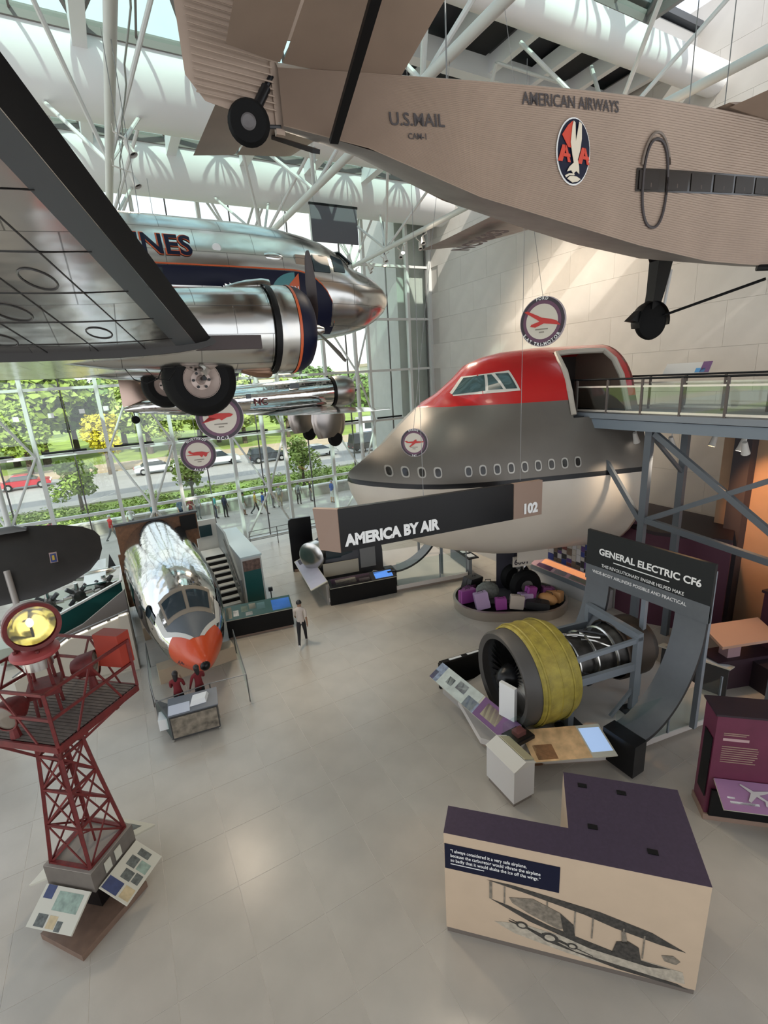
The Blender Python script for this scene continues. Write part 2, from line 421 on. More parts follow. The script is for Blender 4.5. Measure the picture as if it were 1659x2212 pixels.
# ---- roof trusses running from the window wall over the balcony
for k, (tx_, nm) in enumerate(((1.2, 'over the airliner with the navy stripe'), (7.3, 'over the middle of the hall'), (13.6, 'beside the marble wall'))):
    t = thing('roof_truss', 'white tubular roof truss with three chords running ' + nm, 'truss', (tx_, 0, 15.2))
    MB().tube((0, 4, 0), (0, 27.5, 0), .115, n=14).build('bottom_chord', STEEL_W, t)
    for yn, yts in ((23.45, (26.6, 20.3)), (17.2, (20.3, 13.6)), (10.6, (12.6, 7.6))):
        for yt in yts:
            for sx in (-1.5, 1.5): MB().tube((0, yn, 0), (sx, yt, 2.75), .06, n=8).build('diagonal', STEEL_W, t)
    for sx in (-1.5, 1.5): MB().tube((0, 27.3, 0), (sx, 27.0, 2.9), .06, n=8).build('diagonal', STEEL_W, t)
    for yh in (13.6, 7.6): MB().tube((-1.5, yh, 2.75), (1.5, yh, 2.75), .05, n=8).build('cross_tube', STEEL_W, t)
    # electrical conduit looping beside the bottom chord
    if k < 2:
        MB().sweep([(.32 + .04 * math.sin(q * 2), 27 - q * .8, .25 - .12 * abs(math.sin(q * .97))) for q in range(24)], .02, n=6).build('conduit', CABLE, t)

# ---- spotlights clamped to the trusses
LAMPB = M('lamp_housing', (.60, .58, .54), .45)
def spotlight(loc, aim, label, group, lit=False, hang=None):
    t = thing('spotlight', label, 'spotlight', loc, 0, group)
    d = V(aim).normalized()
    hp = V(hang) - V(loc) if hang else V(0, 0, .30)
    MB().sweep([hp, (hp.x, hp.y, .28 if hp.z > .25 else hp.z), (0, 0, .16), (0, 0, .06)], .02, n=6).build('yoke', LAMPB, t)
    MB().lathe([(.0, -.16), (.055, -.16), (.07, -.05), (.085, .10), (.105, .2), (.09, .2), (.08, .12)], ax=d, n=12).build('housing', LAMPB, t)
    MB().lathe([(.0, .14), (.084, .14)], ax=d, n=12).build('lens', WARM if lit == 2 else (COOLL if lit else SATIN_BLACK), t)
    return t
for k in range(9):
    spotlight((13.6 + (.2 if k % 2 else -.2), 26.6 - k * .85, 14.72), hang=(13.6, 26.6 - k * .85, 15.12), aim=(random.uniform(-.5, .5), -.5, -1), label='small pale spotlight hung in the row under the truss beside the marble wall', group='spotlights under the wall-side truss', lit=(2 if k == 3 else (1 if k in (6,) else 0)))
for k in range(12):
    a = k * 2.4
    spotlight((7.3 + .55 * math.cos(a), 21.4 + .16 * k, 14.55 + .25 * math.sin(a * 1.7)), hang=(7.3, 21.4 + .16 * k, 15.12), aim=(math.cos(a), -.4, -.8), label='pale spotlight in the crowded cluster on the middle truss', group='spotlights clustered on the middle truss', lit=(2 if k == 5 else (1 if k == 8 else 0)))
for k, (y, dz) in enumerate(((25.5, -.3), (23.5, .5), (20.4, .2), (16.6, .3), (14.6, .35))):
    spotlight((1.5 + .2 * (k % 2), y, 14.65), hang=(1.22, y, 15.12), aim=(.4, -.3, -1), label='pale spotlight clamped on the truss over the navy-striped airliner', group='spotlights on the left truss')
# ================================================================ OUTSIDE
GRASS = M('lawn_grass', (.27, .36, .07), .9, var=.3, vscale=.25)
PAVE = M('pale_paving', (.46, .43, .38), .8, var=.06, vscale=1.5)
ASPH = M('pale_asphalt', (.34, .33, .31), .85, var=.06, vscale=.6)
TANP = M('gravel_path', (.46, .36, .25), .9, var=.08, vscale=.8)
CONC = M('planter_concrete', (.44, .42, .38), .8, var=.05, vscale=2)
g = MB().bx(-160, 200, 28.4, 320, -.6, -.12).build('ground', GRASS); g['kind'] = 'structure'; g['label'] = 'green lawn outside'
g = MB().bx(-30, 60, 28.4, 36.6, -.3, -.03).build('terrace_pavement', PAVE); g['kind'] = 'structure'; g['label'] = 'pale paved terrace outside the window'
g = MB().bx(-120, 160, 50, 66, -.3, -.05).build('road', ASPH); g['kind'] = 'structure'; g['label'] = 'pale asphalt street beyond the terrace'
g = MB().bx(-120, 160, 66.2, 74, -.3, .02).build('gravel_path', TANP); g['kind'] = 'structure'; g['label'] = 'tan gravel walk across the street'
g = MB().bx(-120, 160, 47.6, 49.8, -.3, .04).build('sidewalk', PAVE); g['kind'] = 'structure'; g['label'] = 'pale sidewalk along the street'
pl = thing('planter_wall', 'low pale concrete planter wall along the terrace', 'wall', (5, 36.4, 0))
MB().bx(-35, 30, 0, .35, -.1, .72).build('body', CONC, pl); MB().bx(-35, 30, -.06, .45, .72, .84).build('coping', M('pale_coping', (.62, .60, .56), .7), pl)
# leaf geometry
LEAF = [M('leaf_green_a', (.13, .24, .045), .6, var=.35, vscale=.7), M('leaf_green_b', (.24, .34, .05), .6, var=.3, vscale=.7), M('leaf_yellow', (.62, .55, .03), .6, var=.2, vscale=.7), M('leaf_pale', (.32, .42, .10), .6, var=.3, vscale=.7)]
BARK = M('bark', (.10, .075, .055), .9, var=.3, vscale=6)
def leafmass(mb, blobs, n, size):
    tot = sum(b[3] ** 2 for b in blobs)
    for cx_, cy_, cz_, r in blobs:
        for _ in range(int(n * r * r / tot)):
            d = Vector((random.gauss(0, 1), random.gauss(0, 1), random.gauss(0, 1))).normalized()
            p = Vector((cx_, cy_, cz_)) + Vector((d.x, d.y, d.z * .85)) * r * (random.random() ** .35)
            u = Vector((random.gauss(0, 1), random.gauss(0, 1), random.gauss(0, .5))).normalized(); w = u.cross(d + Vector((.1, .2, .3))).normalized()
            sz = size * random.uniform(.6, 1.4)
            mb.add([p - u * sz, p - w * sz * .6, p + u * sz, p + w * sz * .6], [(0, 1, 2, 3)])
def crown_mesh(h, r, seed, n, leaf, mat, willow=False):
    random.seed(seed); blobs = []
    for k in range(9):
        a = random.uniform(0, 2 * PI); rr = r * random.uniform(.1, .68)
        blobs.append((rr * math.cos(a), rr * math.sin(a), h * random.uniform(.42, .86), r * random.uniform(.36, .55)))
    blobs.append((0, 0, h * .62, r * .6)); blobs.append((0, 0, h * .85, r * .4))
    mb = MB(); leafmass(mb, blobs, n, leaf)
    o = mb.build('crown', mat, None, smooth=0); return o
TREE = {}
def tree(loc, h, r, kind, label, group, n=1500, leaf=.28, sc=1.0, rz=0.0):
    t = thing('tree', label, 'tree', loc, rz, group)
    key = (h, r, kind, n)
    if key not in TREE:
        c = crown_mesh(h, r, hash(key) % 1000, n, leaf, LEAF[kind]); c.parent = t
        mb = MB().tube((0, 0, -.1), (0, 0, h * .5), r * .07 + .03, r * .04 + .02, n=8)
        for k in range(5):
            a = k * 1.3; mb.tube((0, 0, h * .36), (r * .5 * math.cos(a), r * .5 * math.sin(a), h * .66), r * .03 + .015, .02, n=6)
        tk = mb.build('trunk', BARK, t); TREE[key] = (c, tk)
    else:
        for o in TREE[key]: copy_part(o, t)
    t.scale = (sc, sc, sc); return t
far = [(-9, 80, 1), (4, 81, 3), (11, 79, 1), (18, 80, 3), (26, 82, 1), (-17, 79, 3), (-27, 82, 1), (34, 83, 1), (-44, 96, 0), (-36, 88, 1), (-30, 100, 0), (-25, 86, 3), (-19, 94, 0), (-13, 84, 1), (-6, 92, 0), (1, 100, 3), (8, 92, 0), (15, 86, 1), (22, 98, 0), (29, 90, 3), (36, 96, 1), (43, 88, 0), (51, 97, 3), (60, 92, 1), (70, 100, 0), (82, 96, 1)]
knm = ['dark green', 'fresh green', 'yellow', 'pale green']
for k, (x, y, kd) in enumerate(far):
    tree((x, y, -.1), 12.0, 6.2, kd, 'tall ' + knm[kd] + ' park tree in the line beyond the street', 'park trees beyond the street', n=3800, leaf=.55, sc=random.uniform(.78, .9) if x > 8 else random.uniform(1.0, 1.2), rz=k)
for k, (x, y) in enumerate(((-40, 125), (-20, 130), (0, 135), (25, 128), (50, 132), (75, 130), (100, 126), (120, 120))):
    tree((x, y, -.1), 12.0, 6.2, 0, 'distant dark green tree at the back of the park', 'distant trees behind the park', n=3800, leaf=.55, sc=1.1, rz=k * 2.1)
tree((-10, 72, 0), 8.5, 4.6, 1, 'broad fresh green tree behind the red car', None, n=2400, leaf=.3)
tree((-1.5, 64, 0), 7.2, 2.6, 2, 'bright yellow autumn tree behind the glass wall', None, n=2200, leaf=.24)
tree((6, 72, 0), 7.5, 3.6, 3, 'pale green tree behind the white parked car', None, n=2200, leaf=.28)
tree((-3.4, 43.4, 0), 4.6, 1.9, 1, 'small rounded terrace tree left of the hanging roundels', None, n=1700, leaf=.17)
tree((4.4, 40.2, 0), 4.2, 1.6, 3, 'slender young terrace tree below the smaller hanging roundel', None, n=1100, leaf=.16)
tree((13.6, 40.0, 0), 4.7, 1.9, 3, 'airy young terrace tree under the silver monoplane wheels', None, n=1200, leaf=.16)
random.seed(21)
mb = MB(); leafmass(mb, [(random.uniform(-14, 24), random.uniform(38.2, 44), random.uniform(.15, .6), random.uniform(.5, 1.0)) for _ in range(120)], 9000, .13)
b = mb.build('planting_bed_leaves', LEAF[3], smooth=0, kind='stuff'); b['label'] = 'low green planting behind the terrace wall'; b['category'] = 'plants'
mb = MB(); leafmass(mb, [(random.uniform(-14, 24), random.uniform(37.8, 43), random.uniform(.2, .75), random.uniform(.3, .7)) for _ in range(90)], 5000, .12)
b = mb.build('planting_bed_shrubs', LEAF[1], smooth=0, kind='stuff'); b['label'] = 'bushy darker green plants behind the terrace wall'; b['category'] = 'plants'
# far pale buildings on the horizon
FARW = M('far_stone', (.62, .60, .56), .8)
for k, (x, y, w, h, nm) in enumerate(((70, 190, 46, 11, 'long low pale museum building far across the park'), (120, 200, 30, 14, 'taller pale building far across the park on the right'))):
    t = thing('far_building', nm, 'building', (x, y, 0))
    MB().bx(-w / 2, w / 2, 0, 12, 0, h).build('wall', FARW, t); MB().bx(-w / 2 - .5, w / 2 + .5, -.5, 12.5, h, h + 1.2).build('roof', M('far_roof', (.5, .42, .33), .8), t)
    for q in range(int(w / 4)):
        for r_ in range(2): MB().bx(-w / 2 + 1.2 + q * 4, -w / 2 + 2.8 + q * 4, -.1, .1, 2 + r_ * 4.2, 4.6 + r_ * 4.2).build('window', M('far_window', (.12, .14, .17), .3), t)
# ---- cars
CGL = M('car_glass', (.03, .04, .05), .1)
HUB = M('wheel_hub', (.5, .5, .5), .35, .7)
def car(loc, rz, name, label, paint, kind='sedan'):
    t = thing(name, label, 'car', loc, rz)
    if kind == 'sedan': body = [(-2.3, .35), (-2.3, .78), (-1.9, .92), (-1.2, .98), (.95, .95), (2.1, .82), (2.3, .6), (2.3, .35)]; cab = [(-1.55, .96), (-.95, 1.42), (.35, 1.42), (1.15, .94)]
    elif kind == 'suv': body = [(-2.3, .4), (-2.3, 1.0), (-2.2, 1.1), (.9, 1.1), (2.1, 1.0), (2.3, .75), (2.3, .4)]; cab = [(-2.2, 1.08), (-1.95, 1.72), (.25, 1.72), (1.0, 1.08)]
    else: body = [(-3.2, .45), (-3.2, 1.2), (2.2, 1.2), (3.1, 1.05), (3.2, .45)]; cab = [(-3.15, 1.18), (-3.05, 2.3), (1.6, 2.3), (2.35, 1.18)]
    hw = .9 if kind != 'van' else 1.0
    MB().loft([[(x, s * hw * q, z) for x, z in body] for s, q in ((-1, .93), (-1, 1), (1, 1), (1, .93))]).build('body', paint, t)
    x0, x1, x2, x3 = [c[0] for c in cab]; zb, zt = cab[0][1], cab[1][1]
    MB().loft([[(x0, -hw * .92, zb), (x3, -hw * .92, zb), (x3, hw * .92, zb), (x0, hw * .92, zb)], [(x1, -hw * .72, zt), (x2, -hw * .72, zt), (x2, hw * .72, zt), (x1, hw * .72, zt)]]).build('windows', CGL, t)
    MB().loft([[(x1 - .05, -hw * .74, zt - .02), (x2 + .05, -hw * .74, zt - .02), (x2 + .05, hw * .74, zt - .02), (x1 - .05, hw * .74, zt - .02)], [(x1 + .1, -hw * .66, zt + .06), (x2 - .1, -hw * .66, zt + .06), (x2 - .1, hw * .66, zt + .06), (x1 + .1, hw * .66, zt + .06)]]).build('roof', paint, t)
    for sx in (-1.4, 1.4):
        for sy in (-1, 1):
            q = sx * (1.4 if kind == 'van' else 1)
            w = MB().lathe([(.2, -.11), (.34, -.11), (.36, 0), (.34, .11), (.2, .11)], (q, sy * hw * .93, .34), (0, 1, 0), n=16).build('wheel', RUBBER, t)
            MB().lathe([(0, -.1), (.2, -.1), (.2, .1), (0, .1)], (q, sy * hw * .93, .34), (0, 1, 0), n=12).build('hub', HUB, w)
    e = body[-1][0]
    for sy in (-.62, .62): MB().box((e - .04, sy, .68), (.12, .34, .14)).build('headlight', INKW, t)
    for sy in (-.62, .62): MB().box((-e + .04, sy, .74), (.12, .3, .14)).build('taillight', RED_JET, t)
    return t
car((-9.3, 61.5, 0), .03, 'car', 'red saloon car parked on the street', M('car_red', (.45, .02, .035), .3, coat=.5))
car((3.2, 60.4, 0), .0, 'car', 'white saloon car beside the small hanging roundel', M('car_white', (.75, .76, .78), .3, coat=.5))
car((10.2, 60.0, 0), .0, 'sport_utility_car', 'white sport utility car next to the dark one', M('car_white2', (.62, .64, .66), .3, coat=.5), 'suv')
car((15.4, 57.6, 0), .0, 'sport_utility_car', 'dark grey sport utility car parked on the street', M('car_dark', (.03, .035, .045), .3, coat=.5), 'suv')
car((21.4, 56.2, 0), .0, 'car', 'silver saloon car in front of the dark van', M('car_silver', (.5, .52, .54), .3, .5, coat=.4))
car((28.5, 55.0, 0), .0, 'van', 'large dark van parked behind the jumbo jet nose', M('van_dark', (.02, .022, .025), .4), 'van')
t = thing('bus', 'long white tour bus behind the dark van', 'bus', (38, 66, 0))
MB().bx(-6, 6, -1.25, 1.25, .4, 3.3).build('body', M('bus_white', (.66, .67, .7), .4), t); MB().bx(-5.7, 5.8, -1.28, 1.28, 1.7, 2.8).build('windows', CGL, t)
MB().bx(-5.9, 5.9, -1.29, 1.29, .9, 1.3).build('stripe', M('bus_blue', (.05, .2, .5), .4), t)
for sx in (-3.8, 3.6):
    for sy in (-1.1, 1.1): MB().lathe([(0, -.15), (.5, -.15), (.5, .15), (0, .15)], (sx, sy, .5), (0, 1, 0), n=16).build('wheel', RUBBER, t)

# ================================================================ PEOPLE
SKIN = [M('skin_light', (.50, .31, .22), .6), M('skin_mid', (.30, .17, .105), .6), M('skin_dark', (.11, .06, .04), .6)]
HAIR = [M('hair_black', (.012, .010, .009), .5), M('hair_brown', (.07, .04, .022), .5), M('hair_grey', (.42, .40, .38), .6)]
PCACHE = {}
def body_mesh(pose):
    if pose in PCACHE: return PCACHE[pose]
    P = {'stand': dict(leg=(.05, -.04), knee=(.03, .02), arm=(.06, -.05), elb=(.25, .2), out=.10),
         'walk': dict(leg=(.34, -.30), knee=(.08, .45), arm=(-.35, .38), elb=(.45, .55), out=.10),
         'phone': dict(leg=(.06, -.02), knee=(.02, .02), arm=(.45, .1), elb=(1.6, .3), out=.14),
         'rail': dict(leg=(.08, -.06), knee=(.05, .05), arm=(.55, .15), elb=(.5, .35), out=.25),
         'fold': dict(leg=(.03, -.03), knee=(.02, .02), arm=(.3, .3), elb=(1.9, 1.9), out=.12)}[pose]
    vs, es, rad, tagb = [], [], [], []
    def add(p, r, par=None, tg=None):
        vs.append(V(p)); rad.append(r); i = len(vs) - 1
        if par is not None: es.append((par, i)); tagb.append((par, i, tg))
        return i
    pel = add((0, 0, .93), .135); sp = add((0, .01, 1.1), .125, pel, 'shirt'); ch = add((0, 0, 1.3), .145, sp, 'shirt'); ub = add((0, .01, 1.42), .10, ch, 'shirt')
    nk = add((0, 0, 1.50), .055, ub, 'skin'); hb = add((0, -.012, 1.565), .07, nk, 'skin'); hm = add((0, -.015, 1.635), .088, hb, 'skin'); ht = add((0, -.005, 1.69), .07, hm, 'skin')
    ns = add((0, -.115, 1.615), .012, hm, 'skin')
    for s, q in ((-1, 0), (1, 1)):
        er = add((s * .088, .01, 1.63), .014, hm, 'skin')
        sh = add((s * .175, .01, 1.40), .062, ub, 'shirt')
        a = P['arm'][q]; o = P['out']
        u = Vector((s * math.sin(o), -math.sin(a), -math.cos(a) * math.cos(o))).normalized(); el = vs[sh] + u * .28
        e = add(el, .042, sh, 'sleeve'); b_ = a + P['elb'][q]
        w_ = Vector((s * (.05 if P['elb'][q] < 1.5 else -.45), -math.sin(b_), -math.cos(b_))).normalized(); wr_ = el + w_ * .245
        wi = add(wr_, .026, e, 'arm'); pm = add(wr_ + w_ * .085, .030, wi, 'skin')
        side = w_.cross(Vector((0, -math.cos(b_), math.sin(b_)))).normalized()
        side = Vector((0, -1, 0)) - w_ * Vector((0, -1, 0)).dot(w_); side.normalize()
        cross = w_.cross(side)
        th = add(wr_ + w_ * .06 + side * .045, .0105, wi, 'skin'); add(wr_ + w_ * .10 + side * .055, .0085, th, 'skin')
        for f, (off, ln) in enumerate(((.028, .075), (.010, .085), (-.009, .08), (-.027, .062))):
            k1 = add(wr_ + w_ * (.085 + ln * .5) + side * off + cross * s * .006, .0095, pm, 'skin')
            add(wr_ + w_ * (.085 + ln) + side * off * .95 + cross * s * .022, .008, k1, 'skin')
        hp = add((s * .09, 0, .87), .095, pel, 'pants'); l = P['leg'][q]
        d = Vector((s * .03, -math.sin(l), -math.cos(l))); kn_ = vs[hp] + d * .41; kn = add(kn_, .062, hp, 'pants'); l2 = l - P['knee'][q]
        d2 = Vector((0, -math.sin(l2), -math.cos(l2))); an_ = kn_ + d2 * .39; cf = add(kn_ + d2 * .13 + Vector((0, .012, 0)), .058, kn, 'shin'); an = add(an_, .040, cf, 'shin')
        fa = l2 * .6
        hl = add(an_ + Vector((0, .035, -.035)), .035, an, 'shoe')
        to = add(an_ + Vector((0, -.15 * math.cos(fa), -.042 - .12 * math.sin(-fa) * .2)), .032, an, 'shoe')
    low = min(v.z for v in vs) - .032
    me = bpy.data.meshes.new('skel'); me.from_pydata([tuple(v) for v in vs], es, []); o = bpy.data.objects.new('skel', me); COL.objects.link(o)
    sk = o.modifiers.new('skin', 'SKIN'); sk.use_smooth_shade = True
    for i, sv in enumerate(me.skin_vertices[0].data): sv.radius = (rad[i], rad[i] * (.78 if i in (0, 1, 2, 3) else 1)); sv.use_root = (i == 0)
    ss = o.modifiers.new('sub', 'SUBSURF'); ss.levels = 1; ss.render_levels = 1
    dg = bpy.context.evaluated_depsgraph_get(); m2 = bpy.data.meshes.new_from_object(o.evaluated_get(dg))
    order = ['skin', 'shirt', 'sleeve', 'arm', 'pants', 'shin', 'shoe']; idx = []
    for p in m2.polygons:
        c = p.center; best, bt = 9, 'skin'
        for a, b_, tg in tagb:
            A, B = vs[a], vs[b_]; d = B - A; t_ = max(0, min(1, (c - A).dot(d) / d.length_squared)); dist = (c - A - d * t_).length - (rad[a] * (1 - t_) + rad[b_] * t_) * .9
            if dist < best: best, bt = dist, tg
        if c.z < .93 and bt == 'shirt': bt = 'pants'
        idx.append(order.index(bt))
    verts = [v.co - Vector((0, 0, low)) for v in m2.vertices]; faces = [tuple(p.vertices) for p in m2.polygons]
    bpy.data.objects.remove(o); bpy.data.meshes.remove(me); bpy.data.meshes.remove(m2)
    PCACHE[pose] = (verts, faces, idx, low); return PCACHE[pose]
def person(loc, rz, pose, label, shirt, pants, skin=0, hair=0, shoes=None, group=None, sc=1.0, long_hair=False, shorts=False, sleeves=False, hat=None, near=False, bag=None):
    vs, fs, idx, low = body_mesh(pose)
    t = thing('person', label, 'person', loc, rz, group); t.scale = (sc, sc, sc)
    me = bpy.data.meshes.new('body'); me.from_pydata([tuple(v) for v in vs], [], fs)
    sk = SKIN[skin]
    for mt in (sk, shirt, shirt, shirt if sleeves else sk, pants, sk if shorts else pants, shoes or BLACK): me.materials.append(mt)
    me.polygons.foreach_set('material_index', idx); me.polygons.foreach_set('use_smooth', [True] * len(fs)); me.update()
    o = bpy.data.objects.new('body', me); COL.objects.link(o); o.parent = t
    hz = 1.635 - low; R = []
    for i in range(7):
        th = PI * .5 * (i / 6) * (1.25 if long_hair else 1.1)
        ring = []
        for k in range(12):
            a = 2 * PI * k / 12; fr_ = max(0, -math.sin(a))
            tt = th * (1 - .45 * fr_); r = .105
            ring.append((r * .92 * math.sin(tt) * math.cos(a), -.005 + r * 1.08 * math.sin(tt) * math.sin(a), hz + .012 + r * 1.0 * math.cos(tt)))
        R.append(ring)
    if long_hair:
        for dz, wd in ((-.10, .085), (-.2, .075), (-.28, .05)): R.append([(wd * math.cos(2 * PI * k / 12) * .9, .035 + max(-.2, math.sin(2 * PI * k / 12)) * wd * .9, hz + dz) for k in range(12)])
    R[0] = [(p[0] * .5, p[1] * .5 - .003, p[2]) for p in R[1]]; R[0] = [(x, y, hz + .113) for x, y, z in R[0]]
    MB().loft(R, caps=True).build('hair' if not hat else 'cap', hat or HAIR[hair], t)
    if near:
        e = MB()
        for s in (-1, 1): e.ball((s * .032, -.096, hz + .01), .011, n=6)
        e.build('eyes', BLACK, t)
    if bag: MB().box((0, .17, 1.2 - low), (.3, .16, .42)).build('backpack', bag, t)
    return t
def cloth(n, c): return M('cloth_' + n, c, .85)
C_WHITE = cloth('white', (.70, .70, .68)); C_RED = cloth('red', (.50, .03, .035)); C_BLUE = cloth('blue', (.04, .12, .42)); C_NAVY = cloth('navy', (.02, .025, .06)); C_TEAL = cloth('teal', (.03, .25, .28)); C_YEL = cloth('yellow', (.55, .36, .06)); C_BLK = cloth('black', (.015, .015, .017)); C_KHA = cloth('khaki', (.33, .26, .17)); C_GRY = cloth('grey', (.2, .2, .21)); C_DRED = cloth('dark_red', (.16, .012, .016)); C_PINK = cloth('pink', (.5, .10, .18)); C_DEN = cloth('denim', (.06, .09, .16)); C_GRN = cloth('green', (.20, .26, .16))
out_people = [
    (-1.4, 33.9, 'walk', 2.2, C_RED, C_GRY, 'person in a red top and white cap walking alone on the terrace', dict(hat=C_WHITE)),
    (-.2, 34.9, 'phone', 2.9, C_WHITE, C_GRY, 'person in a white shirt looking at hands by the planter wall', {}),
    (1.3, 35.4, 'stand', 1.4, C_WHITE, C_KHA, 'white-shirted person standing beside a teal backpack', dict(bag=C_TEAL)),
    (-4.6, 35.0, 'stand', 3.3, C_PINK, C_KHA, 'person in a pink top above the dark wing tip', dict(long_hair=True, hair=1)),
    (2.9, 35.5, 'stand', .5, C_DEN, C_NAVY, 'person in denim blue shirt by the planter wall', {}),
    (3.55, 35.2, 'fold', -.4, C_DRED, C_BLK, 'person in a dark red top with folded arms outside', dict(long_hair=True)),
    (4.05, 35.6, 'stand', .2, C_WHITE, C_GRY, 'person in a white top beside the dark red top', dict(hair=2)),
    (5.15, 34.9, 'stand', 1.3, C_TEAL, C_NAVY, 'person in a teal top and navy trousers in the queue', {}),
    (5.75, 34.6, 'stand', 2.2, C_NAVY, C_BLK, 'dark dressed person just behind the teal top', dict(skin=2)),
    (7.0, 34.3, 'stand', 1.6, C_GRN, C_WHITE, 'person in a green top and white shorts in the queue', dict(shorts=True, skin=1)),
    (7.75, 33.9, 'walk', 1.5, C_YEL, C_BLK, 'person in a mustard yellow shirt and black trousers outside', dict(hair=2)),
    (8.2, 33.5, 'walk', 1.7, C_BLUE, C_KHA, 'person in a bright blue shirt leaning beside the yellow shirt', dict(shorts=True)),
    (9.3, 35.0, 'stand', 1.0, C_NAVY, C_GRY, 'person in a navy jacket with red trim in the queue', {}),
    (9.8, 34.8, 'stand', -.5, C_GRY, C_KHA, 'person in a grey top and khaki trousers in the queue', dict(hair=1)),
    (10.6, 34.7, 'fold', .3, C_GRN, C_GRN, 'person dressed in pale green standing in the queue', dict(hair=2)),
    (11.2, 34.5, 'stand', 2.5, C_GRY, C_BLK, 'person in grey and black behind the pale green one', dict(skin=2)),
    (12.3, 34.9, 'stand', 1.2, C_BLK, C_GRY, 'person in a black shirt under the monoplane wheels', {}),
    (13.4, 33.2, 'stand', 1.8, C_BLUE, C_WHITE, 'person in a blue shirt and white shorts near the glass', dict(shorts=True, hair=2)),
    (15.8, 34.0, 'stand', 1.4, C_NAVY, C_BLUE, 'person in navy shirt and blue shorts on the terrace', dict(shorts=True, skin=1)),
    (17.4, 34.6, 'stand', .8, C_WHITE, C_PINK, 'person in a white top and pink shorts on the terrace', dict(shorts=True, hair=1)),
    (18.6, 35.0, 'stand', 1.2, C_PINK, C_BLK, 'person in a crimson top near the jumbo jet nose', dict(hair=1)),
    (20.0, 35.2, 'phone', -.6, C_BLK, C_KHA, 'person in black top and khaki shorts near the jumbo jet nose', dict(shorts=True)),
    (22.2, 35.2, 'stand', 2.0, C_BLUE, C_KHA, 'person in a pale blue shirt beside the tip of the jumbo nose', dict(shorts=True, hair=2))]
for x, y, ps, rz, sh, pn, lb, kw in out_people:
    person((x, y, -.03), rz, ps, lb, sh, pn, group='people on the terrace outside', sc=random.uniform(.96, 1.06), **kw)
# people in the hall
person((4.44, 15.0, 0), 2.75, 'walk', 'person in a pale shirt and dark trousers walking across the hall floor', cloth('pale_stone', (.55, .48, .42)), C_BLK, skin=1, hair=0, near=True, shoes=C_WHITE, sleeves=False)
# ================================================================ AIRCRAFT
def ringpts(x, zt, zb, hw, yc, n=28, p=2.0):
    zc, hz = (zt + zb) / 2, (zt - zb) / 2; r = []
    for k in range(n):
        a = 2 * PI * k / n; c, s_ = math.cos(a), math.sin(a)
        r.append((x, yc + hw * math.copysign(abs(c) ** (2 / p), c), zc + hz * math.copysign(abs(s_) ** (2 / p), s_)))
    return r
def airfoil(le, te, th, n=10, up=(0, 0, 1)):
    """closed section from leading edge round under to trailing edge"""
    le, te, up = V(le), V(te), V(up); c = te - le; L = c.length; pts = []
    f = lambda t: 2.6 * (math.sqrt(t) * .2969 - .126 * t - .3516 * t * t + .2843 * t ** 3 - .1015 * t ** 4)
    ts = [(1 - math.cos(PI * k / n)) / 2 for k in range(n + 1)]
    for t in ts: pts.append(le + c * t - up * (f(t) * th * L * .75))
    for t in reversed(ts[1:-1]): pts.append(le + c * t + up * (f(t) * th * L * 1.15))
    return pts
ALU_DC3 = panelled('dc3_aluminium', (.62, .62, .60), .2, 1.0, 1.1, .42, 'XZ', .003, .05)
ALU_MIR = panelled('wing_mirror_aluminium', (.84, .83, .81), .2, 1.0, .62, 1.4, 'XY', .006, .08)
BOOT = M('deicer_boot', (.005, .005, .006), .5, spec=.3)
ORLINE = M('orange_line', (.55, .10, .03), .4)

# ---------------------------------------------------------------- twin-engined airliner with the navy stripe
A = thing('propeller_airliner', 'polished silver twin-engine airliner with navy stripe hanging on the left', 'airplane', (3, 11.4, 8.5))
YC = 11.4
D3 = [(-12.5, 11.55, 11.25, .1), (-11, 11.75, 10.85, .42), (-8, 12.05, 10.35, .8), (-4, 12.22, 9.95, 1.1), (-1, 12.28, 9.82, 1.2), (1.1, 12.28, 9.8, 1.22), (2.9, 12.27, 9.8, 1.2), (3.7, 12.21, 9.83, 1.16), (4.31, 12.10, 9.88, 1.1), (4.7, 12.0, 9.93, 1.04), (5.07, 11.82, 9.99, .96), (5.32, 11.58, 10.03, .9), (5.5, 11.50, 10.07, .84), (5.8, 11.41, 10.16, .70), (6.1, 11.27, 10.32, .52), (6.35, 11.1, 10.5, .31), (6.48, 10.97, 10.66, .16), (6.55, 10.86, 10.8, .03)]
rings = []
for x in [-12.5, -11, -9.5, -8, -6, -4, -2, 0, 1.1, 2, 2.9, 3.3, 3.7, 4.0, 4.31, 4.5, 4.7, 4.9, 5.07, 5.2, 5.32, 5.5, 5.65, 5.8, 5.95, 6.1, 6.23, 6.35, 6.42, 6.48, 6.55]:
    zt, zb, hw = interp(D3, x); rings.append(ringpts(x, zt, zb, hw, YC, 36))
MB().loft(rings).build('fuselage', ALU_DC3, A, True)
def d3y(x, z, off=.008):
    zt, zb, hw = interp(D3, x); zc, hz = (zt + zb) / 2, (zt - zb) / 2
    q = max(-1, min(1, (z - zc) / hz)); return YC - hw * math.sqrt(max(0, 1 - q * q)) - off
def patch(fy, xs, zlo, zhi, nz=6, off=.008):
    mb = MB(); rows = [[(x, fy(x, lerp(zlo(x), zhi(x), k / nz), off), lerp(zlo(x), zhi(x), k / nz)) for k in range(nz + 1)] for x in xs]
    return mb.loft(rows, caps=False, closed=False)
def frange(a, b, n): return [a + (b - a) * k / n for k in range(n + 1)]
stop = lambda x: 11.17 if x < 3.75 else 10.05 + 1.12 * math.sqrt(max(0, 1 - ((x - 3.75) / 1.0) ** 2))
sbot = lambda x: 10.84 if x < 2.9 else 10.02
xsn = frange(-10, 2.9, 20) + [2.91] + frange(3.0, 4.74, 14)
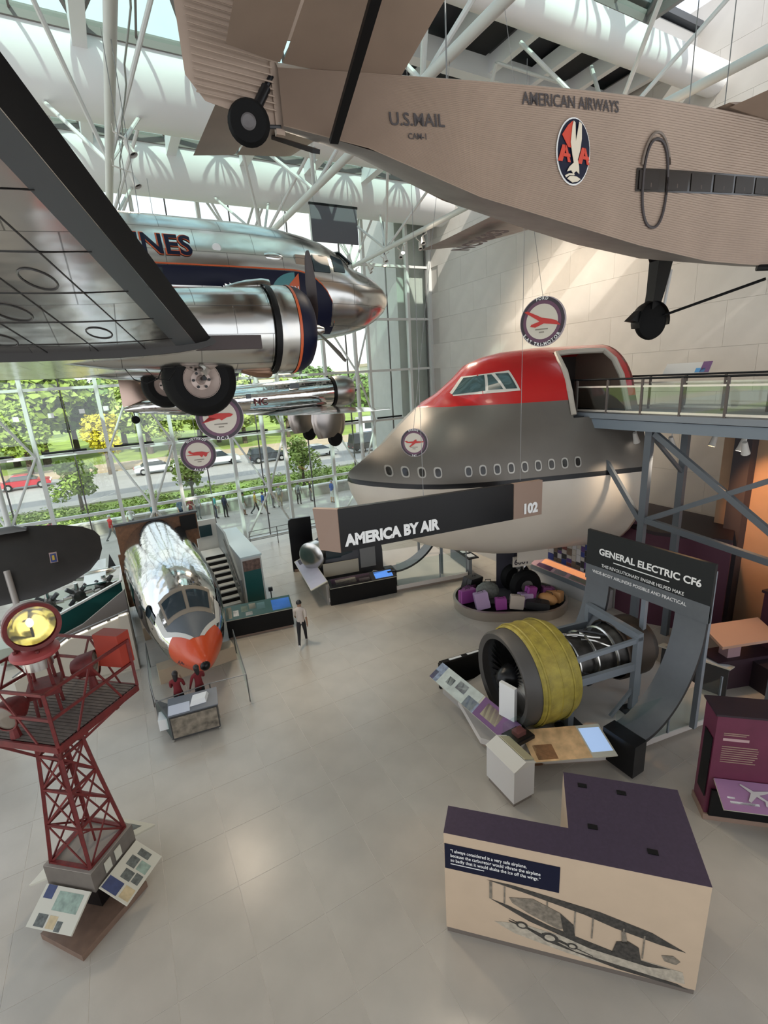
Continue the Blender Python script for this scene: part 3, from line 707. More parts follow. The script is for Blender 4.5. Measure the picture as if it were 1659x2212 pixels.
patch(d3y, xsn, sbot, lambda x: max(stop(x), sbot(x) + .01)).build('navy_stripe', NAVY, A, True)
patch(d3y, xsn, lambda x: max(stop(x), sbot(x)) + .012, lambda x: max(stop(x), sbot(x)) + .04, 1).build('orange_line', ORLINE, A, True)
patch(d3y, frange(-10, 2.9, 16), lambda x: 10.78, lambda x: 10.81, 1).build('orange_line', ORLINE, A, True)
def warp(mb, fy, off):
    mb.v = [Vector((p.x, fy(p.x, p.z, off + (.004 if p.y < 0 else 0)), p.z)) for p in mb.v]; return mb
warp(MB().text('EASTERN AIR LINES', (1.83, 0, 11.36), (1, 0, 0), (0, 0, 1), .50, off=.045, align='r'), d3y, .010).build('lettering_outline', ORLINE, A, True, smooth=0)
warp(MB().text('EASTERN AIR LINES', (1.83, 0, 11.36), (1, 0, 0), (0, 0, 1), .50, off=.02, align='r'), d3y, .016).build('lettering', NAVY, A, True, smooth=0)
# falcon emblem
EMT = M('emblem_teal', (.06, .22, .24), .4)
patch(d3y, frange(3.25, 3.75, 8), lambda x: 10.70, lambda x: 10.71 + .44 * math.sqrt(max(0.02, 1 - ((3.78 - x) / .56) ** 2)), 5, .013).build('emblem', EMT, A, True)
patch(d3y, frange(3.62, 3.84, 4), lambda x: 10.40, lambda x: 10.92 + (x - 3.62) * 1.0, 5, .018).build('emblem_wedge', ORLINE, A, True)
warp(MB().text('EASTERN', (3.28, 0, 10.80), (1, 0, 0), (0, 0, 1), .125, off=.02, sx=1.05), d3y, .022).build('emblem_lettering', INKW, A, True, smooth=0)
# cockpit glazing, small round vent, blister and window shade of the cabin
CKG = M('cockpit_glass', (.03, .045, .055), .08)
patch(d3y, frange(4.22, 4.62, 4), lambda x: 11.2, lambda x: 11.55, 3, .012).build('cockpit_window', CKG, A, True)
patch(d3y, frange(4.72, 5.02, 4), lambda x: 11.24, lambda x: 11.60 - (x - 4.7) * .2, 3, .012).build('cockpit_window', CKG, A, True)
ws = MB()
for s_ in (-1, 1):
    a = [(5.08, YC + s_ * .06, 11.80), (5.40, YC + s_ * .06, 11.53), (5.30, YC + s_ * .62, 11.45), (5.02, YC + s_ * .55, 11.70)]
    ws = MB().prism([V(p) + Vector((.03, 0, .03)) for p in a], (.02, 0, .02)); ws.build('windscreen', CKG, A, True)
MB().lathe([(0, .02), (.07, .02), (.085, 0), (.085, -.02)], (2.28, d3y(2.28, 11.52, 0), 11.52), (0, -1, -.1), n=16).build('round_vent', INKW, A, True)
MB().ball((3.35, 10.33, 11.42), .1, n=12, sc=(2.6, .7, 1.0)).build('blister', ALU_DC3, A, True)
MB().box((3.95, 10.36, 11.40), (.26, .10, .2), rz=.1).build('air_scoop', ALU_DC3, A, True)
for k in range(7):
    x = -5.5 + k * 1.05
    patch(d3y, frange(x, x + .45, 3), lambda x: 10.9, lambda x: 11.12, 2, .014).build('cabin_window', CKG, A, True)
# engines
def nacelle(yc, near):
    xc, zc = 0, 9.87
    ax = (1, 0, 0)
    MB().lathe([(.12, -1.9), (.36, -.9), (.55, .2), (.64, 1.2), (.67, 2.1), (.695, 2.5), (.66, 2.56)], (0, yc, zc), ax, n=32).build('nacelle', ALU_DC3, A, True)
    c = MB().lathe([(.66, 2.56), (.70, 2.6), (.715, 2.72), (.71, 2.92), (.68, 3.08), (.60, 3.21), (.52, 3.26), (.47, 3.24), (.45, 3.1), (.45, 2.7)], (0, yc, zc), ax, n=32).build('cowling', CHROME2, A, True)
    MB().lathe([(.719, 2.95), (.690, 3.085), (.609, 3.217), (.52, 3.27), (.46, 3.245)], (0, yc, zc), ax, n=32).build('navy_lip', NAVY, A, True)
    MB().lathe([(.722, 2.90), (.722, 2.945)], (0, yc, zc), ax, n=32).build('orange_ring', ORLINE, A, True)
    MB().lathe([(.722, 2.50), (.724, 2.55), (.715, 2.6)], (0, yc, zc), ax, n=32).build('cowl_gap_band', BLACK, A, True)
    e = MB().lathe([(0, 2.85), (.45, 2.85)], (0, yc, zc), ax, n=24); e.build('engine_back', BLACK, A, True)
    for k in range(9):
        a = 2 * PI * k / 9; d = Vector((0, math.cos(a), math.sin(a)))
        MB().tube(V(2.95, yc, zc) + d * .14, V(2.95, yc, zc) + d * .43, .085, n=8).build('cylinder_head', DARKST, A, True)
    MB().lathe([(0, 3.62), (.05, 3.6), (.09, 3.5), (.1, 3.3), (.16, 3.2), (.18, 2.95)], (0, yc, zc), ax, n=16).build('propeller_hub', CHROME2, A, True)
    for k, L in ((0, 1.32), (1, 1.3), (2, 1.3)):
        a = PI / 2 - .06 + k * 2 * PI / 3; d = Vector((0, math.cos(a), math.sin(a))); tn = Vector((.75, -math.sin(a) * .66, math.cos(a) * .66)); nn = d.cross(tn).normalized()
        R = []
        for t, w in ((.08, .04), (.25, .09), (.6, .115), (.9, .085), (.99, .04)):
            p = V(3.45, yc, zc) + d * (L * t); tw = tn.lerp(Vector((.35, tn.y * 1.4, tn.z * 1.4)), t).normalized(); n2 = d.cross(tw).normalized()
            R.append([p - tw * w, p - n2 * .018, p + tw * w, p + n2 * .018])
        MB().loft(R).build('propeller_blade', M('prop_dark', (.045, .03, .028), .4), A, True)
    # scoops
    R = []
    for t, h in ((0, .03), (.15, .08), (.35, .13), (.6, .16), (.72, .15)): R.append(ringpts(1.95 + t, zc + .66 + h, zc + .55, .06 + h * .5, yc, 16))
    MB().loft(R).build('top_scoop', ALU_DC3, A, True)
    R = []
    for t, h in ((0, .01), (.25, .10), (.45, .12), (.5, .10)): R.append(ringpts(2.0 + t, zc - .60, zc - .66 - h, .12, yc - .1, 12))
    MB().loft(R).build('exhaust_scoop', M('bronze_scoop', (.35, .22, .16), .3, 1.0), A, True)
    MB().bx(1.2, 2.25, yc - .68, yc - .5, zc - .33, zc - .13).build('exhaust_stain_panel', M('exhaust_brown', (.035, .02, .018), .5), A, True)
    # half-stowed main wheel
    w = MB().lathe([(.27, -.19), (.42, -.21), (.53, -.14), (.575, 0), (.53, .14), (.42, .21), (.27, .19)], (1.33, yc - .1, 9.12), (0, -1, 0), n=36).build('tyre', RUBBER, A, True)
    MB().lathe([(0, .12), (.06, .18), (.075, .10), (.15, .08), (.2, .12), (.26, .17), (.285, .205)], (1.33, yc - .1, 9.12), (0, -1, 0), n=24).build('wheel_hub', M('pale_hub', (.52, .42, .37), .4, .3), A, True)
    MB().tube((1.33, yc - .05, 9.15), (1.36, yc - .38, 9.14), .035, n=10).build('axle', SATIN_BLACK, A, True)
    for k in range(6):
        a = k * PI / 3; MB().tube((1.33 + .12 * math.cos(a), yc - .2, 9.12 + .12 * math.sin(a)), (1.33 + .12 * math.cos(a), yc - .245, 9.12 + .12 * math.sin(a)), .022, n=8).build('wheel_bolt', SATIN_BLACK, A, True)
    MB().bar((1.7, yc - .05, 9.5), (1.35, yc - .33, 9.2), .05, .09).build('wheel_fork', CHROME2, A, True)
nacelle(8.6, True); nacelle(14.2, False)
# wings: outer panel comes towards the balcony, overhead on the left
def wing(side):
    y = lambda d: 8.6 - d if side < 0 else 14.2 + d
    st = [(1.1, 1.40, 9.66, 4.25), (4.1, .37, 10.18, 3.45), (7.0, -.62, 10.68, 2.75), (10.2, -1.75, 11.22, 1.95), (11.2, -2.25, 11.38, 1.2), (11.6, -2.75, 11.44, .4)]
    R = [airfoil((x, y(d), z), (x - c, y(d), z - .02 * c), .13, 14) for d, x, z, c in st]
    MB().loft(R).build('outer_wing', ALU_MIR, A, True)
    R = []
    for d, x, z, c in st[:5]:
        f = airfoil((x + .012, y(d), z), (x - c, y(d), z - .02 * c), .134, 14); n = len(f)
        R.append([f[k % n] for k in (-2, -1, 0, 1, 2)])
    MB().loft(R, caps=False, closed=False).build('deicer_boot', BOOT, A, True)
    R = []
    for d, x, z, c in st[:5]:
        f = airfoil((x + .004, y(d), z), (x - c, y(d), z - .02 * c), .131, 14); R.append([f[2], f[3]])
    MB().loft(R, caps=False, closed=False).build('boot_edge_strip', M('grey_sealant', (.12, .135, .145), .35, .5), A, True)
    R = [airfoil((1.47, y(1.15), 9.62), (-2.98, y(1.15), 9.5), .162, 14), airfoil((1.47, y(1.04), 9.62), (-2.98, y(1.04), 9.5), .162, 14)]
    MB().loft(R).build('wing_joint_strip', M('joint_dark', (.03, .028, .026), .6), A, True)
    # riveted seams and access covers on the underside
    def low(d, t):
        for q in range(len(st) - 1):
            if st[q][0] <= d <= st[q + 1][0]:
                u = (d - st[q][0]) / (st[q + 1][0] - st[q][0]); x, z, c = (lerp(st[q][k], st[q + 1][k], u) for k in (1, 2, 3)); break
        f = 2.6 * (math.sqrt(t) * .2969 - .126 * t - .3516 * t * t + .2843 * t ** 3 - .1015 * t ** 4)
        return Vector((x - c * t, y(d), z - .02 * c * t - f * .13 * c * .75 - .004))
    SEAM = M('seam_dark', (.10, .10, .10), .4, .7)
    for t in (.20, .33, .46, .60, .75): MB().sweep([low(d, t) for d in frange(1.15, 9.5, 12)], .006, n=4).build('wing_seam', SEAM, A, True)
    if side < 0:
        for k in range(9): MB().sweep([low(1.5 + k * .8, t) for t in frange(.1, .9, 8)], .005, n=4).build('wing_rib_seam', SEAM, A, True)
        for d, t, a in ((1.9, .27, .17), (2.6, .40, .2), (3.4, .26, .18), (1.7, .52, .2), (3.1, .55, .16), (4.3, .38, .2)):
            MB().sweep([low(d + a * math.sin(q) * 1.2, t + a * math.cos(q) * .17) for q in frange(0, 2 * PI * 19 / 20, 19)], .008, n=4, closed=True).build('access_cover', SEAM, A, True)
wing(-1); wing(1)
R = [airfoil((1.45, yy, 9.62), (-2.95, yy, 9.5), .155, 14) for yy in (7.54, 15.26)]
MB().loft(R).build('centre_wing', ALU_MIR, A, True)
MB().sweep([(.25, 7.5, 9.3), (.33, 7.45, 9.16), (.48, 7.45, 9.1), (.62, 7.45, 9.15), (.7, 7.5, 9.28)], .008, n=6).build('brake_hose', BLACK, A, True)
MB().sweep([(.5, 7.5, 9.28), (.6, 7.42, 9.16), (.75, 7.42, 9.12), (.88, 7.5, 9.26)], .008, n=6).build('brake_hose', BLACK, A, True)
# tail
MB().loft([airfoil((-9.6, YC, 12.0), (-12.6, YC, 11.7), .1, 8, (0, 1, 0)), airfoil((-10.8, YC, 13.6), (-12.9, YC, 13.6), .09, 8, (0, 1, 0)), airfoil((-12, YC, 14.2), (-12.8, YC, 14.2), .06, 8, (0, 1, 0))]).build('tail_fin', ALU_DC3, A, True)
for s_ in (-1, 1): MB().loft([airfoil((-10.2, YC + s_ * .3, 11.6), (-12.5, YC + s_ * .3, 11.55), .1, 8), airfoil((-11.4, YC + s_ * 3.9, 11.75), (-12.6, YC + s_ * 3.9, 11.7), .08, 8)]).build('tailplane', ALU_DC3, A, True)
for x, yy in ((1.0, 11.4), (1.15, 11.45), (-6, 11.4)): MB().tube((x, yy, 12.2), (x * .95 + .1, yy, 15.2), .008, n=6).build('hanging_cable', CABLE, A, True)

# ---------------------------------------------------------------- corrugated trimotor
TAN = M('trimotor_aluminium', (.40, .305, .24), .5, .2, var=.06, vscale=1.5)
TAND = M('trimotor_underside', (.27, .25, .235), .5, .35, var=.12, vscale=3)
T = thing('corrugated_airplane', 'tan corrugated metal airplane with high wing hanging at top right', 'airplane', (6, 6.12, 10))
# x, top, bottom, half width
TR = [(2.25, 12.30, 11.76, .10), (3.25, 12.38, 11.63, .24), (4.8, 12.51, 11.22, .42), (6.4, 12.65, 10.98, .56), (7.9, 12.78, 10.78, .64), (9.8, 12.93, 10.64, .66), (12.5, 13.12, 10.66, .66), (14.5, 13.0, 10.9, .6), (15.6, 12.6, 11.2, .45)]
TYC = 6.12
def tri_side(s_, name):
    xs_ = [2.25, 2.8, 3.25, 4, 4.8, 5.6, 6.4, 7.1, 7.9, 8.8, 9.8, 11, 12.5, 14.5, 15.6]; rows = []; N = 120
    for x in xs_:
        zt, zb, hw = interp(TR, x); r = []
        for k in range(N + 1):
            z = lerp(zb, zt, k / N); r.append((x, TYC + s_ * (hw + (.012 if k % 2 else -.0)), z + (.5 * hw * (1 - k / N) if s_ > 0 else 0)))
        rows.append(r)
    if s_ > 0: rows = rows[::-1]
    MB().loft(rows, caps=False, closed=False).build(name, TAN, T, True, smooth=0)
tri_side(-1, 'side_skin'); tri_side(1, 'side_skin')
def tri_flat(which, name, mat):
    rows = []
    for x in frange(2.25, 15.6, 24):
        zt, zb, hw = interp(TR, x); row = []
        for k in range(9):
            y = lerp(-hw, hw, k / 8); crown = (1 - (y / max(hw, .01)) ** 2)
            z = (zt + .09 * crown) if which else zb + .5 * hw * (k / 8) - .02 * crown
            row.append((x, TYC + y, z))
        rows.append(row if which else row[::-1])
    MB().loft(rows, caps=False, closed=False).build(name, mat, T, True)
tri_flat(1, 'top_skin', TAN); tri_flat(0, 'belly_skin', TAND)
MB().loft([ringpts(15.6, 12.6, 11.2, .45, TYC, 20, 3), ringpts(15.9, 12.4, 11.4, .35, TYC, 20, 3)]).build('nose_cap', TAN, T, True)
zt, zb, hw = TR[0][1:]
MB().bar((2.24, TYC, 11.70), (2.24, TYC, 12.95), .06, .1, up=(1, 0, 0)).build('tail_post', TAN, T, True)
ty_ = lambda x, z, off=.012: TYC - interp(TR, x)[2] - off - .012
def tdecal(fn): return warp(fn, ty_, .004)
NSL = Vector((1, 0, .08)).normalized(); NSU = Vector((-.08, 0, 1)).normalized()
warp(MB().text('U.S.MAIL', (3.52, 0, 11.89), NSL, NSU, .19, off=.012, sx=1.05), ty_, .006).build('lettering', INKD, T, True, smooth=0)
warp(MB().text('CAM-1', (3.76, 0, 11.77), NSL, NSU, .09, off=.005), ty_, .006).build('lettering', INKD, T, True, smooth=0)
warp(MB().text('AMERICAN AIRWAYS', (5.45, 0, 12.34), NSL, NSU, .20, off=.012, sx=.93), ty_, .006).build('lettering', INKD, T, True, smooth=0)
# oval eagle badge between two letters A
def oval(cx_, cz_, a, b, off, n=32, y0=None): return [(cx_ + a * math.cos(2 * PI * k / n), 0, cz_ + b * math.sin(2 * PI * k / n)) for k in range(n)]
def flat_on_side(poly, off, mat, name, th=.006):
    P = [Vector((x, ty_(x, z, off), z)) for x, _, z in poly]; return MB().prism(P, (0, -th, 0)).build(name, mat, T, True, smooth=0)
EX, EZ = 6.36, 11.89
flat_on_side(oval(EX, EZ, .315, .415, 0), .006, INKW, 'badge_rim'); flat_on_side(oval(EX, EZ, .295, .395, 0), .016, NAVY, 'badge_field')
BR = M('badge_red', (.60, .05, .02), .45); CRM = M('badge_cream', (.72, .64, .50), .5)
def bp(pts, mat, name, off): flat_on_side([(EX + x, 0, EZ + z) for x, z in pts], off, mat, name)
bp([(-.24, .18), (-.14, .30), (-.06, .36), (-.06, .04), (-.12, .04)], BR, 'badge_wedge', .026)
for dx in (-.19, .17):
    bp([(dx - .11, -.14), (dx - .04, .06), (dx + .035, .06), (dx - .03, -.14)], BR, 'badge_letter', .028); bp([(dx - .03, -.08), (dx - .02, -.04), (dx + .10, -.04), (dx + .11, -.08)], BR, 'badge_letter', .030); bp([(dx + .0, .06), (dx + .035, .06), (dx + .12, -.14), (dx + .07, -.14)], BR, 'badge_letter', .028)
bp([(-.07, .30), (-.09, .10), (-.05, -.05), (-.02, -.14), (-.10, -.20), (-.14, -.26), (-.06, -.24), (-.02, -.28), (.03, -.24), (.09, -.27), (.08, -.18), (.05, -.10), (.09, .02), (.11, .16), (.10, .34), (.05, .36), (.02, .20), (-.0, .12), (-.02, .34), (-.05, .36)], CRM, 'badge_eagle', .036)
bp([(-.17, -.31), (-.10, -.28), (0, -.275), (.0, -.295), (-.09, -.30), (-.15, -.335)], CRM, 'badge_scroll', .036)
bp([(-.13, -.345), (-.08, -.31), (-.02, -.305), (.05, -.31), (.12, -.335), (.06, -.372), (-.03, -.388)], CRM, 'badge_globe', .036)
# window band and door
wt = lambda x: 11.84 + (x - 7.7) * .082; wb = lambda x: 11.52 + (x - 7.7) * .082
patch(lambda x, z, off: ty_(x, z, off), frange(7.68, 15, 12), wb, wt, 1, .006).build('window_band', M('window_band_dark', (.02, .017, .014), .15), T, True)
CURT = M('window_seat', (.09, .065, .05), .6)
for k in range(8):
    x = 7.74 + k * .66; MB().prism([(x, ty_(x, 0, .013), wb(x) + .03), (x + .58, ty_(x, 0, .013), wb(x + .58) + .03), (x + .58, ty_(x, 0, .013), wt(x + .58) - .03), (x, ty_(x, 0, .013), wt(x) - .03)], (0, -.004, 0)).build('window_pane', M('window_brown_glass', (.018, .012, .008), .4, spec=.3), T, True)
    MB().ball((x + .3, ty_(x, 0, .005), wb(x) + .12), .07, n=8, sc=(1, .2, 1)).build('seat_back', CURT, T, True)
DRP = [(8.13 + .30 * math.copysign(abs(math.cos(2 * PI * k / 40)) ** .85, math.cos(2 * PI * k / 40)), 11.66 + .61 * math.copysign(abs(math.sin(2 * PI * k / 40)) ** .85, math.sin(2 * PI * k / 40)) + .0) for k in range(40)]
MB().sweep([(x, ty_(x, z, .012), z) for x, z in DRP], .022, n=6, closed=True).build('door_seal', INKD, T, True)
MB().sweep([(8.13 + .36 * math.cos(a), ty_(8, 0, .01), 11.76 + .60 * math.sin(a)) for a in frange(.35, PI - .2, 14)], .02, n=6).build('door_rail', M('rail_brown', (.2, .16, .13), .5), T, True)
# high wing: trailing edge meets the roof of the cabin, far tip beyond
def tsec(le, te, th): return airfoil(le, te, th, 12)
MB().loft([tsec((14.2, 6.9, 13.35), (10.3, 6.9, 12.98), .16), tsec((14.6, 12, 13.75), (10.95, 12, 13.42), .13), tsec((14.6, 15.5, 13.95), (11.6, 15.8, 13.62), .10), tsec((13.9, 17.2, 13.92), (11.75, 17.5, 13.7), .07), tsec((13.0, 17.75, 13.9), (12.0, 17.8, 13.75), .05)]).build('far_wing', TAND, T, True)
MB().loft([tsec((14.2, 6.95, 13.35), (9.6, 6.95, 13.02), .16), tsec((14.2, 5.35, 13.3), (9.75, 5.35, 12.98), .16)]).build('centre_wing', TAN, T, True)
MB().loft([tsec((14.2, 5.4, 13.32), (9.85, 5.4, 12.95), .16), tsec((14.6, 0, 13.5), (10.6, 0, 13.2), .13), tsec((14.5, -5, 13.7), (11.6, -5, 13.5), .1)]).build('near_wing', TAN, T, True)
f1 = [(12.9, 15.9, 13.5), (11.6, 12.9, 13.33)]
MB().text('NC9683', (13.3, 16.6, 13.55), (-.25, -.97, -.06), (-.97, .25, 0), 1.0, off=.03).build('wing_lettering', M('faded_lettering', (.12, .11, .12), .6), T, True, smooth=0)
# tail surfaces
MB().loft([airfoil((2.22, TYC, 11.78), (1.45, TYC, 11.9), .05, 6, (0, 1, 0)), airfoil((2.22, TYC, 11.95), (1.28, TYC, 12.1), .06, 6, (0, 1, 0)), airfoil((2.22, TYC, 12.4), (1.27, TYC, 12.75), .06, 6, (0, 1, 0)), airfoil((2.25, TYC, 13.6), (1.45, TYC, 13.7), .05, 6, (0, 1, 0))]).build('rudder', TAN, T, True)
rr = MB()
for k in range(26):
    z = 11.92 + k * .065; rr.tube((1.36, TYC - .045, z + .03), (2.2, TYC - .05, z), .009, n=5)
rr.build('rudder_corrugation', TAN, T, True)
MB().loft([airfoil((3.2, TYC, 12.75), (2.25, TYC, 12.6), .06, 6, (0, 1, 0)), airfoil((2.7, TYC, 13.8), (2.25, TYC, 13.7), .05, 6, (0, 1, 0))]).build('fin', TAN, T, True)
for s_, nm in ((-1, 'near'), (1, 'far')):
    if s_ < 0:
        le0, te0, le1, te1 = (3.75, 5.98, 12.42), (2.3, 5.98, 12.33), (3.35, 3.2, 12.62), (2.1, 3.2, 12.50)
        e0, e1 = (1.62, 5.7, 12.22), (1.45, 3.2, 12.36)
    else:
        le0, te0, le1, te1 = (3.75, 6.3, 12.42), (2.45, 6.3, 12.33), (3.35, 8.75, 12.60), (2.45, 8.75, 12.50)
        e0, e1 = (1.75, 6.5, 12.24), (1.78, 8.75, 12.40)
    MB().loft([airfoil(le0, te0, .07, 8), airfoil(le1, te1, .06, 8)]).build('stabiliser', TAN, T, True)
    MB().loft([airfoil((te0[0] - .03, te0[1], te0[2]), e0, .05, 8), airfoil((te1[0] - .03, te1[1], te1[2]), e1, .05, 8)]).build('elevator', TAN, T, True)
MB().bar((2.78, 5.86, 11.62), (2.62, 4.0, 12.42), .05, .10, up=(1, 0, 0)).build('tail_strut', SATIN_BLACK, T, True)
MB().bar((2.78, 6.38, 11.72), (2.8, 7.9, 12.45), .05, .10, up=(1, 0, 0)).build('tail_strut', SATIN_BLACK, T, True)
wc = V(1.87, 6.05, 11.74)
MB().lathe([(.08, -.055), (.19, -.06), (.225, 0), (.19, .06), (.08, .055)], wc, (-.35, -1, -.15), n=24).build('tail_tyre', RUBBER, T, True)
MB().lathe([(0, .06), (.06, .07), (.085, .05)], wc, (-.35, -1, -.15), n=16).build('tail_wheel_disc', M('dull_disc', (.12, .11, .11), .5), T, True)
MB().tube(wc + Vector((0, .07, .03)), (2.2, 6.1, 12.25), .03, n=8).build('tail_leg', SATIN_BLACK, T, True)
MB().tube(wc.lerp(V(2.2, 6.1, 12.25), .25), wc.lerp(V(2.2, 6.1, 12.25), .75), .055, n=10).build('shock_absorber', SATIN_BLACK, T, True)
MB().tube(wc + Vector((.0, .07, 0)), (2.25, 6.1, 11.78), .022, n=8).build('tail_leg', DARKST, T, True)
# main gear on the far side, plus strut to the near one
G = V(13.39, 8.8, 10.02)
MB().lathe([(0, -.13), (.3, -.14), (.46, -.08), (.49, 0), (.46, .08), (.3, .14), (0, .13)], G, (.25, 1, 0), n=28).build('main_tyre', RUBBER, T, True)
MB().lathe([(.50, -.16), (.54, 0), (.50, .16)], G, (.25, 1, 0), n=20, a0=-.2, a1=PI + .35).build('wheel_fender', BLACK, T, True)
MB().prism([G + Vector((-.45, 0, .28)), G + Vector((-.85, 0, .02)), G + Vector((-.45, 0, -.02))], (0, .2, 0)).build('fender_tip', BLACK, T, True)
MB().loft([[G + Vector((a * .16, b * .12, .3)) for a, b in ((-1, -1), (1, -1), (1, 1), (-1, 1))], [G + Vector((a * .22 + .12, b * .12, .75)) for a, b in ((-1, -1), (1, -1), (1, 1), (-1, 1))], [G + Vector((a * .30 + .25, b * .14, 1.5)) for a, b in ((-1, -1), (1, -1), (1, 1), (-1, 1))], [G + Vector((a * .8 + .2, b * .2 - .3, 1.75)) for a, b in ((-1, -1), (1, -1), (1, 1), (-1, 1))]]).build('gear_leg', BLACK, T, True)
MB().tube(G + Vector((.2, -.1, .1)), (14.2, 6.5, 10.7), .035, n=8).build('gear_strut', BLACK, T, True)
MB().tube(G + Vector((.45, -.05, .35)), G + Vector((.55, -.1, 1.3)), .05, n=8).build('oil_line', WHITE, T, True)
MB().tube((11.6, 5.5, 10.62), (13.6, 3.4, 10.4), .06, n=8).build('gear_strut', BLACK, T, True)
for x in (4.6, 9.9, 11.0): MB().tube((x, TYC, 12.6 if x < 5 else 13.2), (x, TYC, 17.4), .01, n=6).build('hanging_cable', CABLE, T, True)
MB().tube((8.95, TYC - .2, 12.86), (8.95, TYC - .2, 13.05), .04, n=8).build('lifting_eye', DARKST, T, True)

# ---------------------------------------------------------------- silver single-engine monoplane
AL = thing('monoplane', 'small polished silver single-engine monoplane hanging before the window', 'airplane', (4.5, 18, 8))
N4 = [(.35, 8.52, 8.40, .05), (.9, 8.72, 8.30, .18), (2.0, 8.86, 8.14, .36), (3.5, 8.98, 8.02, .52), (5.2, 9.06, 7.96, .6), (6.8, 9.10, 7.98, .6), (7.55, 9.10, 8.0, .57)]
MB().loft([ringpts(x, *interp(N4, x), 18, 24) for x in (.35, .6, .9, 1.4, 2, 2.7, 3.5, 4.3, 5.2, 6, 6.8, 7.2, 7.55)]).build('fuselage', CHROME, AL, True)
MB().lathe([(.54, 7.62), (.585, 7.7), (.59, 8.1), (.56, 8.3), (.50, 8.42), (.44, 8.4), (.44, 8.0)], (0, 18, 8.55), (1, 0, 0), n=28).build('cowling', M('dull_cowl', (.38, .37, .35), .3, 1.0), AL, True)
MB().lathe([(.60, 7.52), (.61, 7.58), (.60, 7.64)], (0, 18, 8.55), (1, 0, 0), n=28).build('cowl_band', BLACK, AL, True)
MB().lathe([(0, 8.3), (.44, 8.3)], (0, 18, 8.55), (1, 0, 0), n=20).build('engine_face', BLACK, AL, True)
MB().lathe([(0, 8.75), (.06, 8.7), (.10, 8.5), (.12, 8.3)], (0, 18, 8.55), (1, 0, 0), n=14).build('propeller_hub', DARKST, AL, True)
for s_ in (-1, 1):
    d = Vector((0, .92 * s_, -.4 * s_)); R = []
    for q, w in ((.05, .03), (.3, .075), (.75, .085), (1.1, .05)): p = V(8.62, 18, 8.55) + d * q; tn = Vector((.6, .32 * s_, .74)); n2 = d.cross(tn).normalized(); R.append([p - tn * w, p - n2 * .012, p + tn * w, p + n2 * .012])
    MB().loft(R).build('propeller_blade', SATIN_BLACK, AL, True)
for s_ in (-1, 1):
    MB().loft([airfoil((7.3, 18 + s_ * .3, 7.98), (4.3, 18 + s_ * .3, 7.95), .13, 10), airfoil((7.25, 18 + s_ * 3, 8.03), (4.75, 18 + s_ * 3, 8.0), .11, 10), airfoil((7.15, 18 + s_ * 5.4, 8.1), (5.5, 18 + s_ * 5.4, 8.08), .08, 10), airfoil((6.8, 18 + s_ * 6.1, 8.12), (6.1, 18 + s_ * 6.1, 8.11), .05, 10)]).build('wing', CHROME, AL, True)
    R = []
    for z, l, w in ((7.95, .85, .32), (7.6, .9, .30), (7.2, .8, .26), (6.95, .62, .2)): R.append([(6.9 + l * .75 * math.cos(a) - .05, 18 + s_ * 1.35 + w * .5 * math.sin(a), z) for a in frange(0, 2 * PI - 2 * PI / 14, 13)])
    MB().loft(R).build('gear_trouser', M('trouser_aluminium', (.36, .33, .31), .2, 1.0), AL, True)
    MB().lathe([(0, -.1), (.22, -.1), (.3, 0), (.22, .1), (0, .1)], (7.05, 18 + s_ * 1.35, 6.9), (0, 1, 0), n=20).build('wheel', RUBBER, AL, True)
    MB().loft([airfoil((1.4, 18 + s_ * .1, 8.6), (.4, 18 + s_ * .1, 8.55), .08, 8), airfoil((1.15, 18 + s_ * 1.8, 8.62), (.5, 18 + s_ * 1.8, 8.6), .06, 8)]).build('tailplane', CHROME, AL, True)
MB().loft([airfoil((1.35, 18, 8.68), (.32, 18, 8.55), .08, 8, (0, 1, 0)), airfoil((.95, 18, 9.45), (.34, 18, 9.5), .06, 8, (0, 1, 0)), airfoil((.75, 18, 9.62), (.42, 18, 9.62), .05, 8, (0, 1, 0))]).build('tail_fin', M('fin_bronze', (.45, .33, .27), .15, 1.0), AL, True)
MB().lathe([(0, -.04), (.09, -.05), (.13, 0), (.09, .05), (0, .04)], (.62, 18, 8.12), (0, 1, 0), n=16).build('tail_wheel', RUBBER, AL, True)
MB().tube((.62, 18, 8.14), (.6, 18, 8.42), .02, n=6).build('tail_leg', DARKST, AL, True)
MB().box((4.25, 17.42, 8.62), (.16, .04, .16)).build('cargo_window', CKG, AL, True); MB().box((5.95, 17.41, 8.86), (.34, .05, .2)).build('cabin_window', CKG, AL, True)
for x in (2.2, 6.4): MB().tube((x, 18, 9.0), (x, 18, 15.2), .008, n=6).build('hanging_cable', CABLE, AL, True)
MB().text('NC', (4.4, 17.38, 8.28), (1, 0, .02), (0, 0, 1), .34, off=.02).build('lettering', M('maroon', (.14, .015, .02), .4), AL, True, smooth=0)

# ---------------------------------------------------------------- dark fabric wing at the left edge
DW = thing('fabric_airplane_wing', 'dark fabric-covered airplane wing tip with small framed emblem at the left edge', 'airplane wing', (-3, 14.3, 4))
WGB = M('dark_fabric', (.016, .013, .011), .42, var=.2, vscale=3)
R = []
for x, c, th in ((-9, 1.55, .30), (-4, 1.55, .30), (-2.4, 1.5, .27), (-1.7, 1.25, .22), (-1.25, .95, .17), (-1.0, .6, .11), (-.9, .25, .05)):
    le = V(x, 14.45 - c * .42, 5.20 - c * .62); te = V(x, 14.45 + c * .30, 5.25 + c * .40); R.append(airfoil(le, te, th / c * .62, 10, (0, -.7, .55)))
MB().loft(R).build('panel', WGB, DW, True)
MB().box((-1.95, 14.02, 5.14), (.16, .03, .26), mat=Matrix.Rotation(-.45, 3, 'X')).build('emblem_frame', M('frame_rose', (.35, .25, .22), .5), DW, True)
